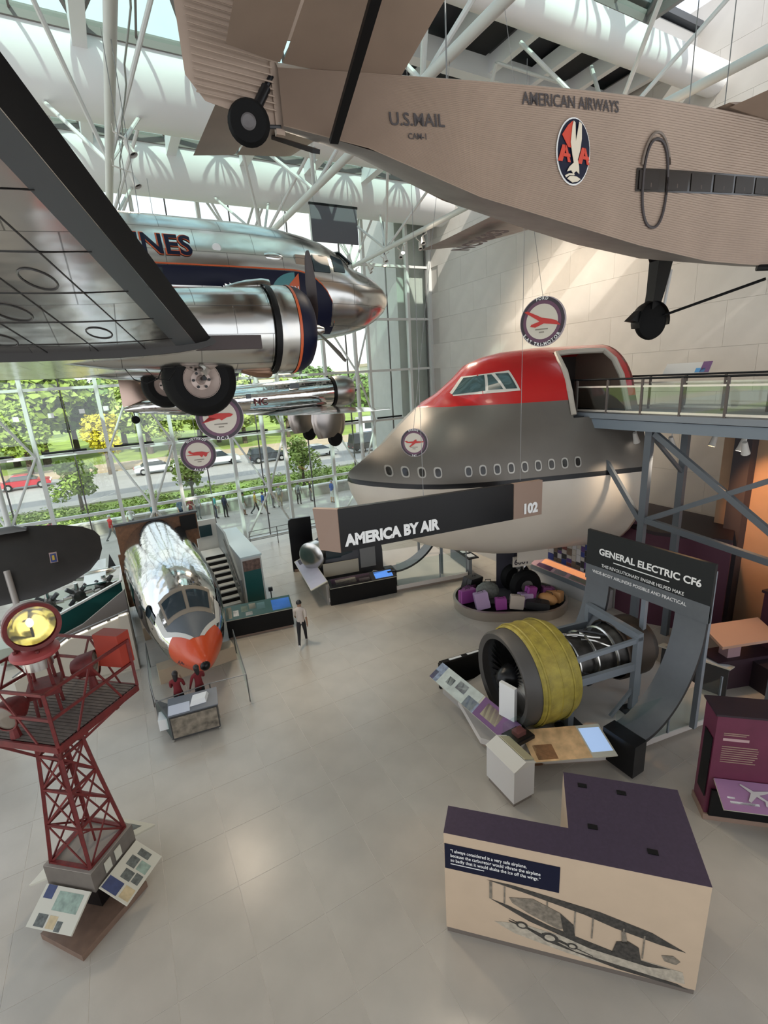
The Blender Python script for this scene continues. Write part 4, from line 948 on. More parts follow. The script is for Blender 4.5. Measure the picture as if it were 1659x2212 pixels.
MB().box((-1.95, 14.005, 5.13), (.12, .03, .21), mat=Matrix.Rotation(-.45, 3, 'X')).build('emblem_field', M('emblem_blue', (.02, .04, .16), .5), DW, True)
MB().box((-1.95, 13.99, 5.14), (.05, .03, .12), mat=Matrix.Rotation(-.45, 3, 'X')).build('emblem_figure', M('emblem_gold', (.5, .33, .04), .5), DW, True)
MB().loft([[(x, 14.75 + .13 * math.cos(a) , 5.80 + h * max(0, math.sin(a)) + .02 * math.sin(a)) for a in frange(0, 2 * PI - .5, 9)] for x, h in ((-3.4, .02), (-3.2, .12), (-2.7, .13), (-2.45, .02))]).build('fuel_cap_fairing', M('fairing_grey', (.13, .13, .125), .5), DW, True)
MB().tube((-2.95, 14.1, 5.0), (-2.75, 13.2, 3.1), .07, n=10).build('wing_strut', M('strut_grey', (.34, .31, .28), .4, .3), DW, True)
MB().tube((-3.3, 13.6, 3.9), (-2.6, 13.55, 3.98), .07, n=10).build('strut_joint', M('strut_grey2', (.34, .31, .28), .4, .3), DW, True)
# ---------------------------------------------------------------- jumbo jet nose section (local: x aft from the tip, -y towards the balcony)
J = thing('jumbo_jet_nose', 'huge grey jumbo jet nose section with red top and white belly', 'airplane', (6.63, 14.9, 0), math.radians(-18.2))
JM = M('jet_bare_metal', (.165, .15, .13), .45, .4, var=.04, vscale=1.5)
JW = M('jet_white_belly', (.58, .52, .44), .42, var=.03, vscale=1.5, coat=.2)
JT = [(0, 5.70, 5.58, .04), (.08, 5.95, 5.2, .42), (.3, 6.1, 4.72, .85), (.7, 6.38, 4.22, 1.35), (1.36, 6.84, 3.72, 1.95), (1.9, 7.35, 3.4, 2.3), (2.55, 7.92, 3.1, 2.6), (3.3, 8.36, 2.86, 2.8), (3.88, 8.8, 2.72, 2.88), (4.35, 9.22, 2.62, 2.93), (4.9, 9.42, 2.5, 2.96), (5.56, 9.54, 2.42, 2.98), (6.74, 9.63, 2.42, 3.0), (9.3, 9.63, 2.38, 3.0)]
JU = [(0, .02), (2.2, .5), (2.55, .8), (3.3, 1.2), (3.88, 1.5), (4.4, 1.75), (5.2, 2.0), (6.7, 2.15), (9.3, 2.15)]
def jw(s, z):
    zt, zb, hw = interp(JT, s); zlt = min(zt, 8.25); zc, hz = (zlt + zb) / 2, (zlt - zb) / 2
    q = (z - zc) / max(hz, .01); wl = hw * math.sqrt(max(0, 1 - q * q)) if abs(q) < 1 else 0
    wu = 0
    if s > 2.2:
        hu = interp(JU, s)[0]; hzu = max(.2, min(2.0, (zt - 7.0))); q = (z - (zt - hzu)) / hzu
        wu = hu * math.sqrt(max(0, 1 - q * q)) if abs(q) < 1 else 0
    return (wl ** 6 + wu ** 6) ** (1 / 6)
ss = [0, .03, .08, .18, .3, .5, .7, 1.0, 1.36, 1.6, 1.9, 2.2, 2.55, 2.9, 3.3, 3.6, 3.88, 4.1, 4.35, 4.6, 4.9, 5.2, 5.56, 6.1, 6.74, 6.95, 7.3, 7.7, 8.1, 8.5, 8.85, 9.05, 9.25]
def jz(s):
    zt, zb, hw = interp(JT, s); L = []
    cl = lambda z: max(zb, min(zt, z))
    for k in range(11): L.append(cl(zb + (5.62 - zb) * (1 - math.cos(PI / 2 * k / 11))))
    L.append(cl(5.62)); L.append(cl(5.77))
    for k in range(1, 8): L.append(cl(5.77 + (7.95 - 5.77) * k / 8))
    L.append(cl(7.95))
    for k in range(1, 13): L.append(cl(7.95 + (max(zt, 7.95) - 7.95) * math.sin(PI / 2 * k / 12)))
    return L
nrow = len(jz(5)); JMATS = [JM, JW, SATIN_BLACK, RED_JET]
def jmat(r, s): return 1 if r < 11 else (2 if r == 11 else (0 if r < 20 else 3))
for side in (-1, 1):
    mb = MB(); base = 0
    for s in ss:
        for z in jz(s): mb.v.append(Vector((s, side * jw(s, z), z)))
    for i in range(len(ss) - 1):
        for r in range(nrow - 1):
            a, b, c, d = i * nrow + r, i * nrow + r + 1, (i + 1) * nrow + r + 1, (i + 1) * nrow + r
            ctr = (mb.v[a] + mb.v[b] + mb.v[c] + mb.v[d]) / 4
            if max((mb.v[a] - mb.v[b]).length, (mb.v[d] - mb.v[c]).length) < 1e-5: continue
            if side < 0 and 6.95 < ctr.x < 8.85 and 7.45 < ctr.z < 9.42: continue     # doorway
            f = (a, d, c, b) if side < 0 else (a, b, c, d)
            mb.f.append(f); m_ = jmat(r, 0)
            if m_ == 3 and ctr.x < 2.5: m_ = 0
            mb.m.append(m_)
    mb.build('hull', JMATS, J, smooth=50)
pts = [(9.25, -jw(9.25, z), z) for z in jz(9.25)] + [(9.25, jw(9.25, z), z) for z in reversed(jz(9.25))]
MB().prism(pts, (-.08, 0, 0)).build('aft_bulkhead', BROWN, J)
# doorway surround and dark interior
DRM = M('door_surround', (.50, .45, .38), .5)
fr = []
for s, z in [(6.97, 7.5), (6.97, 8.2), (6.97, 8.8), (6.97, 9.15), (7.05, 9.38), (7.6, 9.42), (8.2, 9.42), (8.8, 9.40), (8.87, 9.1), (8.87, 8.6), (8.87, 8.0), (8.87, 7.5)]: fr.append((s, -jw(s, z) - .01, z))
MB().sweep(fr, .09, n=8).build('door_frame', DRM, J)
MB().bx(6.8, 9.15, -2.2, 2.2, 7.30, 7.42).build('deck', DARKST, J); MB().bx(6.8, 9.15, 1.2, 1.3, 7.4, 9.4).build('cabin_wall', M('cabin_dark', (.05, .035, .03), .6), J)
MB().bx(6.7, 6.78, -1.0, 1.3, 7.4, 9.0).build('cabin_partition', M('cabin_brown', (.14, .09, .06), .6), J); MB().bx(8.0, 8.5, .2, .9, 7.42, 8.5).build('flight_seat', BLACK, J)
# cabin windows
def jp(s, z, off): return (s, -jw(s, z) - off, z)
WFR = M('cabin_window_rim', (.42, .40, .36), .35, .5); WGL = M('cabin_window_dark', (.02, .018, .016), .15)
for k in range(14):
    s = 1.18 + k * .435
    if k == 4: continue
    for nm, a, b, off, mt in (('window_rim', .115, .165, .012, WFR), ('window_glass', .075, .12, .022, WGL)):
        P = [Vector(jp(s + a * math.copysign(abs(math.cos(t)) ** .7, math.cos(t)), 6.12 + b * math.copysign(abs(math.sin(t)) ** .7, math.sin(t)), off)) for t in frange(0, 2 * PI * 15 / 16, 15)]
        c = sum(P, Vector((0, 0, 0))) / 16; mb = MB(); mb.add([c] + P, [(0, 1 + (q + 1) % 16, 1 + q) for q in range(16)]); mb.build(nm, mt, J)
# flight-deck windows
FDF = M('flightdeck_frame', (.66, .62, .55), .4); FDG = M('flightdeck_glass', (.05, .085, .085), .06)
def jpatch(c4, off, mt, nm, n=6):
    """four corners (s,z), bilinear, laid on the hull"""
    rows = []
    for i in range(n + 1):
        u = i / n; row = []
        for k in range(n + 1):
            v_ = k / n; s = lerp(lerp(c4[0][0], c4[1][0], u), lerp(c4[3][0], c4[2][0], u), v_); z = lerp(lerp(c4[0][1], c4[1][1], u), lerp(c4[3][1], c4[2][1], u), v_)
            row.append(jp(s, z, off))
        rows.append(row)
    MB().loft(rows, caps=False, closed=False).build(nm, mt, J)
jpatch([(3.42, 8.25), (5.42, 8.33), (5.25, 8.95), (4.0, 8.84)], .012, FDF, 'window_frame', 12)
jpatch([(3.55, 8.29), (4.42, 8.38), (4.52, 8.86), (4.02, 8.80)], .026, FDG, 'flightdeck_window')
jpatch([(4.50, 8.40), (4.92, 8.40), (4.72, 8.86), (4.60, 8.86)], .026, FDG, 'flightdeck_window')
jpatch([(5.0, 8.40), (5.33, 8.40), (5.19, 8.88), (4.82, 8.88)], .026, FDG, 'flightdeck_window')
# nose landing gear
gx = 6.45
MB().tube((gx, 0, .9), (gx, 0, 2.6), .13, n=14).build('gear_leg', CHROME2, J)
MB().tube((gx, 0, 1.4), (gx + 1.2, 0, 2.6), .06, n=8).build('drag_strut', CHROME2, J)
MB().tube((gx, -.5, .95), (gx, .5, .95), .09, n=10).build('axle', DARKST, J)
for sy in (-.42, .42):
    MB().lathe([(.24, -.17), (.5, -.19), (.6, -.1), (.62, 0), (.6, .1), (.5, .19), (.24, .17)], (gx, sy, .98), (0, 1, 0), n=28).build('tyre', RUBBER, J)
    MB().lathe([(0, -.12), (.24, -.15), (.24, .15), (0, .12)], (gx, sy, .98), (0, 1, 0), n=18).build('wheel_hub', M('gear_hub', (.25, .24, .22), .4, .5), J)
for sy in (-.75, .75): MB().bx(gx - .5, gx + .7, sy - .03, sy + .03, 2.1, 2.6).build('gear_door', JW, J)
dn_ = MB().box((gx - .15, -.42, 1.98), (.74, .05, .40)); dn_.build('number_plate', JW, J)
MB().text('6601', (gx - .48, -.45, 1.87), (1, 0, 0), (0, 0, 1), .30, off=.03).build('number', INKD, J, smooth=0)
MB().box((gx - .22, .22, 1.7), (.12, .14, .16)).build('landing_light', CHROME2, J); MB().box((gx - .22, -.22, 1.7), (.12, .14, .16)).build('landing_light', CHROME2, J)
MB().sweep([(gx - .12, .1, 2.4), (gx - .2, .14, 1.9), (gx - .14, .12, 1.3), (gx - .05, .2, 1.0)], .018, n=6).build('hydraulic_hose', BLACK, J)

# ---------------------------------------------------------------- airliner nose standing on the floor
K = thing('airliner_nose', 'mirror-silver airliner nose section with orange tip standing on the floor', 'airplane', (1.04, 13.75, 0), math.radians(2.6))
KT = [(0, 1.11, .97, .05), (.1, 1.27, .84, .19), (.3, 1.42, .72, .34), (.6, 1.60, .60, .51), (1.0, 1.82, .48, .71), (1.5, 2.08, .38, .92), (1.62, 2.16, .36, .96), (1.95, 2.64, .32, 1.07), (2.15, 2.86, .30, 1.13), (2.5, 3.10, .28, 1.22), (3.0, 3.30, .26, 1.31), (4, 3.50, .25, 1.40), (8, 3.80, .25, 1.46)]
KM = [CHROME, ORANGE, M('antiglare_grey', (.10, .115, .13), .45), M('stripe_white', (.62, .62, .58), .35), SATIN_BLACK]
ys = [0, .05, .1, .2, .3, .45, .6, .8, .99, 1.0, 1.25, 1.5, 1.62, 1.75, 1.95, 2.15, 2.3, 2.5, 2.75, 3, 3.5, 4, 5, 6, 7, 8]
NK = 40; R = []
for y in ys:
    zt, zb, hw = interp(KT, y); zc, hz = (zt + zb) / 2, (zt - zb) / 2
    R.append([(hw * math.cos(2 * PI * k / NK), y, zc + hz * math.sin(2 * PI * k / NK)) for k in range(NK)])
def kmf(i, k):
    y = (ys[i] + ys[min(i + 1, len(ys) - 1)]) / 2
    return 1 if y < 1.24 else 0
MB().loft(R[::-1], mfun=lambda i, k: kmf(len(ys) - 2 - i, k)).build('hull', KM, K, smooth=60)
MB().ball((0, .06, 1.04), .15, n=16, sc=(1, .9, 1)).build('nose_cap', SATIN_BLACK, K)
# anti-glare panel and the two pale stripes bounding it
def kband(a0f, a1f, y0, y1, off, mt, nm):
    MB().loft([[kq(lerp(a0f(y), a1f(y), k / 10), y, off) for k in range(11)] for y in frange(y0, y1, 10)], caps=False, closed=False).build(nm, mt, K)
# windscreen
def kq(a, y, off):
    zt, zb, hw = interp(KT, y); zc, hz = (zt + zb) / 2, (zt - zb) / 2; r = math.radians(a); return Vector(((hw + off) * math.cos(r), y - off * .6, zc + (hz + off) * math.sin(r)))
kl = lambda y: lerp(6, 52, min(1, max(0, (y - .72) / .75)))
kband(lambda y: 90 - kl(y), lambda y: 90 + kl(y), .74, 1.62, .006, KM[2], 'antiglare_panel')
for s_ in (-1, 1): kband(lambda y: 90 + s_ * kl(y), lambda y: 90 + s_ * (kl(y) + 13), .76, 2.0, .008, KM[3], 'pale_stripe')
KF = M('windscreen_frame', (.26, .22, .17), .5)
def kpatch(a0, a1, y0, y1, off, mt, nm):
    MB().loft([[kq(lerp(a0, a1, i / 6), lerp(y0, y1, k / 4), off) for k in range(5)] for i in range(7)], caps=False, closed=False).build(nm, mt, K)
kpatch(46, 134, 1.60, 2.16, .012, KF, 'windscreen_frame')
for a0, a1 in ((93, 129), (51, 87)): kpatch(a0, a1, 1.69, 2.05, .028, CKG, 'windscreen_pane')
for sx in (-1, 1): kpatch(*(150, 163) if sx < 0 else (17, 30), 2.0, 2.5, .02, CKG, 'side_window')
for k in range(6):
    for sx in (-1, 1): kpatch(*(172, 184) if sx < 0 else (-4, 8), 4.0 + k * .7, 4.35 + k * .7, .015, CKG, 'cabin_window')
MB().lathe([(0, .05), (.2, .05), (.24, 0)], (-1.30, 2.55, 2.2), (-1, -.15, .1), n=18).build('service_hatch', BLACK, K)
MB().text('N334AA', (-.30, .35, .98), (-.62, .72, .0), (.3, .2, 1), .16, off=.01).build('lettering', NAVY, K, smooth=0)
MB().bx(-1.2, 1.2, 1.6, 2.1, 0, .5).build('support_cradle', CREAM, K); MB().bx(-1.3, 1.3, 5, 6, 0, .5).build('support_cradle', CREAM, K)
MB().bx(-1.45, 1.7, 8.0, 8.15, 2.6, 3.8).build('rear_board', WOODB, K); MB().bx(-1.5, 1.75, 7.95, 8.2, 3.8, 3.88).build('rear_board_edge', DARKST, K)
MB().bx(-1.55, 1.55, 8.0, 8.12, .25, 2.6).build('rear_board', WOODB, K)
MB().bx(1.0, 1.65, 7.94, 7.99, 3.1, 3.75).build('rear_notice', BLACK, K)

# ---------------------------------------------------------------- hanging entrance sign
SG = thing('entrance_sign', 'long black hanging sign with raised white letters before the jumbo jet', 'sign', (3.7, 9.0, 5.2))
zt_ = lambda x: 6.40 - (x - 3.7) * .05; zb_ = lambda x: 5.44 - (x - 3.7) * .048
MB().prism([(3.72, 9, zb_(3.72)), (8.62, 9, zb_(8.62)), (8.62, 9, zt_(8.62)), (3.72, 9, zt_(3.72))], (0, .12, 0)).build('face_panel', SATIN_BLACK, SG, True)
MB().prism([(8.63, 8.99, zb_(8.63)), (9.64, 8.99, zb_(9.64)), (9.64, 8.99, zt_(9.64)), (8.63, 8.99, zt_(8.63))], (0, .13, 0)).build('number_panel', BROWN, SG, True)
MB().prism([(3.38, 9.35, zb_(3.4) + .02), (3.70, 8.98, zb_(3.7)), (3.70, 8.98, zt_(3.7)), (3.30, 9.35, zt_(3.4))], (.08, .08, 0)).build('return_panel', BROWN, SG, True)
sl = Vector((1, 0, -.048)).normalized()
MB().text('AMERICA BY AIR', (3.84, 8.985, zb_(3.8) + .13), sl, (0, 0, 1), .345, off=.055, sx=.94).build('lettering', INKW, SG, True, smooth=0)
MB().text('102', (8.93, 8.975, zb_(9) + .12), sl, (0, 0, 1), .36, off=.055).build('number_lettering', INKW, SG, True, smooth=0)
for x in (5.9, 8.9): MB().tube((x, 9.06, 6.2), (x, 9.06, 15.2), .006, n=5).build('hanging_cable', CABLE, SG, True)

# ---------------------------------------------------------------- hanging roundels
RNG = M('roundel_dark', (.028, .018, .026), .45); RNP = M('roundel_purple', (.12, .045, .085), .45); RNW = M('roundel_rim', (.45, .38, .40), .45); RNC = M('roundel_cream', (.60, .55, .46), .5); RNR = M('roundel_red', (.50, .028, .022), .5)
PL = {'twin': [(-.62, .12), (-.46, .30), (-.40, .28), (-.30, .12), (.1, .12), (.45, .10), (.60, .02), (.50, -.08), (.30, -.12), (.05, -.26), (-.08, -.12), (-.80, -.30), (-.82, -.34), (-.05, -.16), (-.45, -.06), (-.55, .08)],
      'mono': [(-.60, .20), (-.48, .26), (-.36, .10), (-.1, .14), (.25, .12), (.55, .02), (.72, .06), (.55, -.06), (.48, -.24), (.38, -.28), (.30, -.14), (.18, -.30), (.05, -.14), (-.75, -.08), (-.3, -.02), (-.5, .04)],
      'tri': [(-.85, .48), (-.70, .52), (0, .12), (.45, .0), (.70, -.10), (.9, -.34), (.55, -.26), (.1, -.18), (-.3, -.34), (-.55, -.28), (-.5, -.18), (-.1, -.06), (-.25, .06)],
      'jet': [(-.75, .10), (-.55, .12), (-.45, .02), (-.05, .06), (.1, .20), (.22, .22), (.22, .08), (.75, .06), (.80, .02), (.7, -.04), (.15, -.10), (-.1, -.30), (-.28, -.42), (-.38, -.40), (-.1, -.10), (-.55, -.06)]}
def roundel(c, d, nrm, kind, top, bot, label, name2):
    c = V(c); nrm = V(nrm).normalized(); x = Vector((-nrm.y, nrm.x, 0)).normalized() * 1; 
    if x.dot(RT) < 0: x = -x
    y = Vector((0, 0, 1)); z = x.cross(y)
    t = thing('roundel', label, 'roundel', tuple(c - Vector((0, 0, d / 2))), 0, 'round hanging name signs'); r = d / 2
    def disc(rr, off, mt, nm, th=.02, inner=0):
        mb = MB(); n = 40; o = c + z * off
        P = [o + x * rr * math.cos(2 * PI * k / n) + y * rr * math.sin(2 * PI * k / n) for k in range(n)]; mb.prism(P, -z * th); mb.build(nm, mt, t, True)
    disc(r, 0, RNW, 'rim', .05); disc(r * .97, .006, RNG, 'outer_ring', .02); disc(r * .84, .012, RNP, 'middle_ring', .02); disc(r * .70, .018, RNC, 'centre_field', .02)
    P = [c + z * .030 + x * px * r * .92 + y * (pz * .8 + .06) * r for px, pz in PL[kind]]; MB().prism(P, -z * .008).build('airplane_silhouette', RNR, t, True, smooth=0)
    s = r * .17
    MB().arctext(top, c + z * .02, x, y, r * .86, s, PI / 2, top=True, off=.02).build('lettering', INKW, t, True, smooth=0)
    MB().arctext(bot, c + z * .02, x, y, r * .84, s * 1.1, -PI / 2, top=False, off=.02).build('lettering', INKW, t, True, smooth=0)
    for dz, w in ((-.30, .55), (-.42, .22)): MB().box(c + z * .022 + y * dz * r, (w * r, .006, .05 * r), rz=math.atan2(x.y, x.x)).build('small_print', M('small_print', (.25, .22, .18), .6), t, True)
    MB().tube(c + y * r, V(name2), .005, n=5).build('hanging_cable', CABLE, t, True)
roundel((1.69, 9.25, 8.47), .84, (-.17, -1, 0), 'twin', 'DOUGLAS', 'DC-3', 'large round hanging sign with red twin-engine airplane below the big black tyre', (1.25, 9.2, 9.5))
roundel((1.58, 12, 7.50), .80, (-.13, -1, 0), 'mono', 'NORTHROP', 'ALPHA', 'smaller dark round hanging sign with red monoplane', (1.58, 12, 9.9))
roundel((8.42, 8.0, 9.93), 1.02, (-1.6, -.55, 0), 'tri', 'FORD', '5-AT TRI-MOTOR', 'round hanging sign with red trimotor against the marble wall', (7.3, 8.0, 15.1))
roundel((6.05, 9.6, 7.46), .66, (-.9, -.8, 0), 'jet', 'BOEING', '747', 'round hanging sign with red jet before the jumbo jet nose', (7.3, 9.6, 15.1))
# dark projection screen hanging under the beam
t = thing('hanging_screen', 'dark rectangular screen hanging high by the window', 'screen', (11.5, 25, 15.6))
MB().bx(-1.2, 1.35, -.03, .03, .1, 1.75).build('panel', M('screen_grey', (.10, .10, .115), .6), t); MB().bx(-1.25, 1.4, -.05, .05, 1.75, 1.85).build('top_bar', BLACK, t)
for x in (-1, 1.1): MB().tube((x, 0, 1.8), (x, 0, 2.4), .01, n=6).build('hanging_cable', CABLE, t)
# ================================================================ EXHIBITS ON THE FLOOR
# ---------------------------------------------------------------- red airway beacon tower
BT = thing('beacon_tower', 'red steel lattice beacon tower with railed platform and searchlight', 'tower', (-1.8, 8.8, 0))
GRB = M('tower_base_grey', (.145, .125, .105), .75, var=.08, vscale=6)
fp = [V(-2.39, 8.76, 0), V(-1.77, 8.23, 0), V(-1.22, 8.83, 0), V(-1.84, 9.40, 0)]          # leg feet, clockwise from the left
cen = sum(fp, Vector((0, 0, 0))) / 4
def sc_(p, k, z): q = cen + (p - cen) * k; return Vector((q.x, q.y, z))
MB().prism([sc_(p, 1.19, 1.12) for p in fp], (0, 0, .02)).build('plinth_top', M('plinth_mesh_top', (.27, .24, .205), .7), BT, True)
MB().loft([[sc_(p, 1.2, .72) for p in fp], [sc_(p, 1.2, 1.12) for p in fp]]).build('plinth', GRB, BT, True)
MB().loft([[sc_(p, .82, .14) for p in fp], [sc_(p, 1.02, .72) for p in fp]]).build('plinth_core', SATIN_BLACK, BT, True)
for i in range(4): MB().bar(sc_(fp[i], 1.0, 1.15), sc_(fp[(i + 1) % 4], 1.0, 1.15), .06, .06).build('base_angle', RED, BT, True)
PZ = 4.18; LV = [1.12, 1.9, 2.6, 3.25, 3.8, PZ]; KK = [1.0, .83, .68, .56, .50, .46]
for i in range(4):
    for a in range(5): MB().bar(sc_(fp[i], KK[a], LV[a]), sc_(fp[i], KK[a + 1], LV[a + 1]), .055, .055, up=(fp[i] - cen)).build('leg', RED, BT, True)
    j = (i + 1) % 4
    for a in range(1, 5): MB().bar(sc_(fp[i], KK[a], LV[a]), sc_(fp[j], KK[a], LV[a]), .03, .05).build('girt', RED, BT, True)
    for a in range(5):
        MB().bar(sc_(fp[i], KK[a], LV[a]), sc_(fp[j], KK[a + 1], LV[a + 1]), .016, .035).build('lattice_bar', RED, BT, True)
        MB().bar(sc_(fp[j], KK[a], LV[a]), sc_(fp[i], KK[a + 1], LV[a + 1]), .016, .035).build('lattice_bar', RED, BT, True)
# central ladder
for o_ in (-.1, .1): MB().bar(cen + Vector((o_, .0, 1.15)), cen + Vector((o_ * .9, 0, PZ)), .03, .03).build('ladder_rail', RED, BT, True)
for k in range(9): MB().bar(cen + Vector((-.1, 0, 1.4 + k * .3)), cen + Vector((.1, 0, 1.4 + k * .3)), .02, .02).build('ladder_rung', RED, BT, True)
# platform: corners of the deck
pf = [V(-2.75, 8.45, PZ), V(-1.55, 7.40, PZ), V(-.48, 8.42, PZ), V(-1.62, 9.45, PZ)]
DECK = M('deck_plank', (.16, .135, .115), .8, var=.2, vscale=10)
e1, e2 = (pf[2] - pf[1]), (pf[0] - pf[1])
for k in range(22):
    a0, a1 = k / 22 + .006, (k + 1) / 22 - .006
    P = [pf[1] + e1 * a0, pf[1] + e1 * a1, pf[1] + e1 * a1 + e2, pf[1] + e1 * a0 + e2]; MB().prism([p + Vector((0, 0, -.02)) for p in P], (0, 0, .035)).build('plank', DECK, BT, True)
for i in range(4):
    a, b = pf[i], pf[(i + 1) % 4]
    MB().bar(a + Vector((0, 0, -.04)), b + Vector((0, 0, -.04)), .045, .11).build('deck_edge', RED, BT, True)
    MB().bar(a, a + Vector((0, 0, .88)), .045, .045).build('rail_post', RED, BT, True)
    for h in (.45, .86): MB().bar(a + Vector((0, 0, h)), b + Vector((0, 0, h)), .03, .045).build('guard_rail', RED, BT, True)
    m_ = (a + b) / 2
    MB().bar(m_ + Vector((0, 0, .86)), a.lerp(b, .78), .018, .03).build('rail_brace', RED, BT, True); MB().bar(m_ + Vector((0, 0, .86)), a.lerp(b, .22), .018, .03).build('rail_brace', RED, BT, True)
    MB().bar(a + Vector((0, 0, -.05)), sc_(fp[i], KK[3], LV[3]), .025, .04).build('knee_brace', RED, BT, True)
for t_ in (.3, .7): MB().bar(pf[1] + e1 * t_ + Vector((0, 0, -.09)), pf[1] + e1 * t_ + e2 + Vector((0, 0, -.09)), .06, .1).build('deck_joist', RED, BT, True)
# junction box at the far right corner of the rail
BXR = M('box_red', (.33, .035, .018), .5)
u1 = e1.normalized(); u2 = e2.normalized()
bo = pf[2] + Vector((-.06, .05, .45)) - u1 * .05 + u2 * .35
MB().add([bo - u1 * .12 - u2 * .42, bo + u1 * .12 - u2 * .42, bo + u1 * .12 + u2 * .05, bo - u1 * .12 + u2 * .05] + [p + Vector((0, 0, .58)) for p in (bo - u1 * .12 - u2 * .42, bo + u1 * .12 - u2 * .42, bo + u1 * .12 + u2 * .05, bo - u1 * .12 + u2 * .05)], [(3, 2, 1, 0), (4, 5, 6, 7), (0, 1, 5, 4), (1, 2, 6, 5), (2, 3, 7, 6), (3, 0, 4, 7)]).build('switch_box', BXR, BT, True)
# course lights: red drum lamps, one each side
def drum(c, d):
    c, d = V(c), V(d).normalized()
    MB().lathe([(0, -.26), (.12, -.24), (.19, -.12), (.21, .05), (.22, .12), (.20, .12)], c, d, n=20).build('course_light', RED, BT, True)
    MB().lathe([(0, .14), (.1, .13), (.2, .10)], c, d, n=20).build('course_light_lens', M('dull_lens', (.16, .13, .10), .15), BT, True)
    MB().tube(c + Vector((0, 0, -.2)), (c.x, c.y, PZ), .05, .08, n=8).build('course_light_stand', RED, BT, True)
drum((-1.12, 8.72, PZ + .48), (.8, -.15, .05)); drum((-2.12, 8.02, PZ + .42), (-.55, -.8, -.05))
# searchlight on its stand
sc0 = V(-1.72, 8.50, 0)
for a in range(4):
    an = PI / 4 + a * PI / 2; MB().tube((sc0.x + .22 * math.cos(an), sc0.y + .22 * math.sin(an), PZ), (sc0.x + .17 * math.cos(an), sc0.y + .17 * math.sin(an), PZ + 1.02), .025, n=6).build('stand_leg', RED, BT, True)
MB().bx(sc0.x - .22, sc0.x + .22, sc0.y - .2, sc0.y + .2, PZ + .35, PZ + .5).build('stand_tray', RED, BT, True)
MB().lathe([(0, 1.02), (.3, 1.0), (.33, 1.03), (.33, 1.08), (.28, 1.12), (0, 1.14)], (sc0.x, sc0.y, PZ), (0, 0, 1), n=28).build('turntable', M('disc_red', (.35, .06, .06), .45), BT, True)
MB().lathe([(0, .78), (.2, .8), (.2, .98), (0, 1.0)], (sc0.x, sc0.y, PZ), (0, 0, 1), n=18).build('motor_housing', CHROME2, BT, True)
for a in range(4): MB().tube((sc0.x + .24 * math.cos(a * 1.57 + .3), sc0.y + .24 * math.sin(a * 1.57 + .3), PZ + 1.08), (sc0.x + .24 * math.cos(a * 1.57 + .3), sc0.y + .24 * math.sin(a * 1.57 + .3), PZ + 1.16), .03, n=8).build('adjusting_knob', RED, BT, True)
lc = V(sc0.x + .02, sc0.y + .06, PZ + 1.52); ld = V(.30, -.95, .02).normalized()
MB().lathe([(0, -.32), (.14, -.30), (.27, -.2), (.34, -.05), (.35, .12), (.36, .2)], lc, ld, n=32).build('searchlight_drum', M('drum_pink_grey', (.42, .33, .31), .4), BT, True)
MB().lathe([(.31, .16), (.37, .15), (.38, .2), (.37, .25), (.31, .24)], lc, ld, n=32).build('searchlight_ring', RED, BT, True)
MB().lathe([(0, -.12), (.12, -.09), (.22, -.01), (.31, .16)], lc, ld, n=28).build('reflector', M('gold_reflector', (.85, .78, .42), .12, 1.0), BT, True)
MB().lathe([(0, .215), (.31, .2)], lc, ld, n=28).build('lens_glass', glass('searchlight_glass', (1, .98, .85), .12), BT, True)
MB().ball(lc + ld * .02, .055, n=10, sc=(1, 1, 1.4)).build('bulb', M('bulb_warm', (1, .9, .55), .3, emit=1.2), BT, True)
MB().bar(lc + ld * .02 + Vector((0, 0, -.3)), lc + ld * .02, .03, .03).build('bulb_holder', DARKST, BT, True)
MB().bar(lc + Vector((-.3, -.1, -.1)), (sc0.x - .2, sc0.y, PZ + 1.1), .04, .06).build('lamp_fork', RED, BT, True); MB().bar(lc + Vector((.3, .1, -.1)), (sc0.x + .2, sc0.y, PZ + 1.1), .04, .06).build('lamp_fork', RED, BT, True)
# reading panels hung round the plinth
PNL = M('panel_cream', (.55, .53, .44), .5); PHO = M('photo_grey', (.10, .11, .10), .6, var=.5, vscale=14); PHG = M('photo_green', (.25, .33, .27), .6, var=.3, vscale=10); PHY = M('photo_tan', (.48, .38, .22), .6, var=.2, vscale=9)
BLU = M('photo_blue', (.035, .05, .13), .6, var=.2, vscale=9)
def tilted_panel(root, a, b, out, w_out, drop, items, world=True, th=.035, bracket=True):
    """reading panel: inner edge a-b, leaning out and down; items = (u0,u1,v0,v1,material)"""
    a, b, out = V(a), V(b), V(out).normalized(); d = out * w_out + Vector((0, 0, -drop)); n = (b - a).cross(d).normalized()
    if n.z < 0: n = -n
    MB().prism([a, b, b + d, a + d], -n * th).build('panel_board', PNL, root, world)
    for u0, u1, v0, v1, mt in items:
        P = [a + (b - a) * u + d * v + n * .003 for u, v in ((u0, v0), (u1, v0), (u1, v1), (u0, v1))]; MB().prism(P, -n * .008).build('panel_picture', mt, root, world, smooth=0)
    if bracket: MB().bar((a + b) / 2 - n * th, (a + b) / 2 + d * .7 - n * th, .1, .06).build('panel_bracket', SATIN_BLACK, root, world)
c1 = [sc_(p, 1.2, 0) for p in fp]
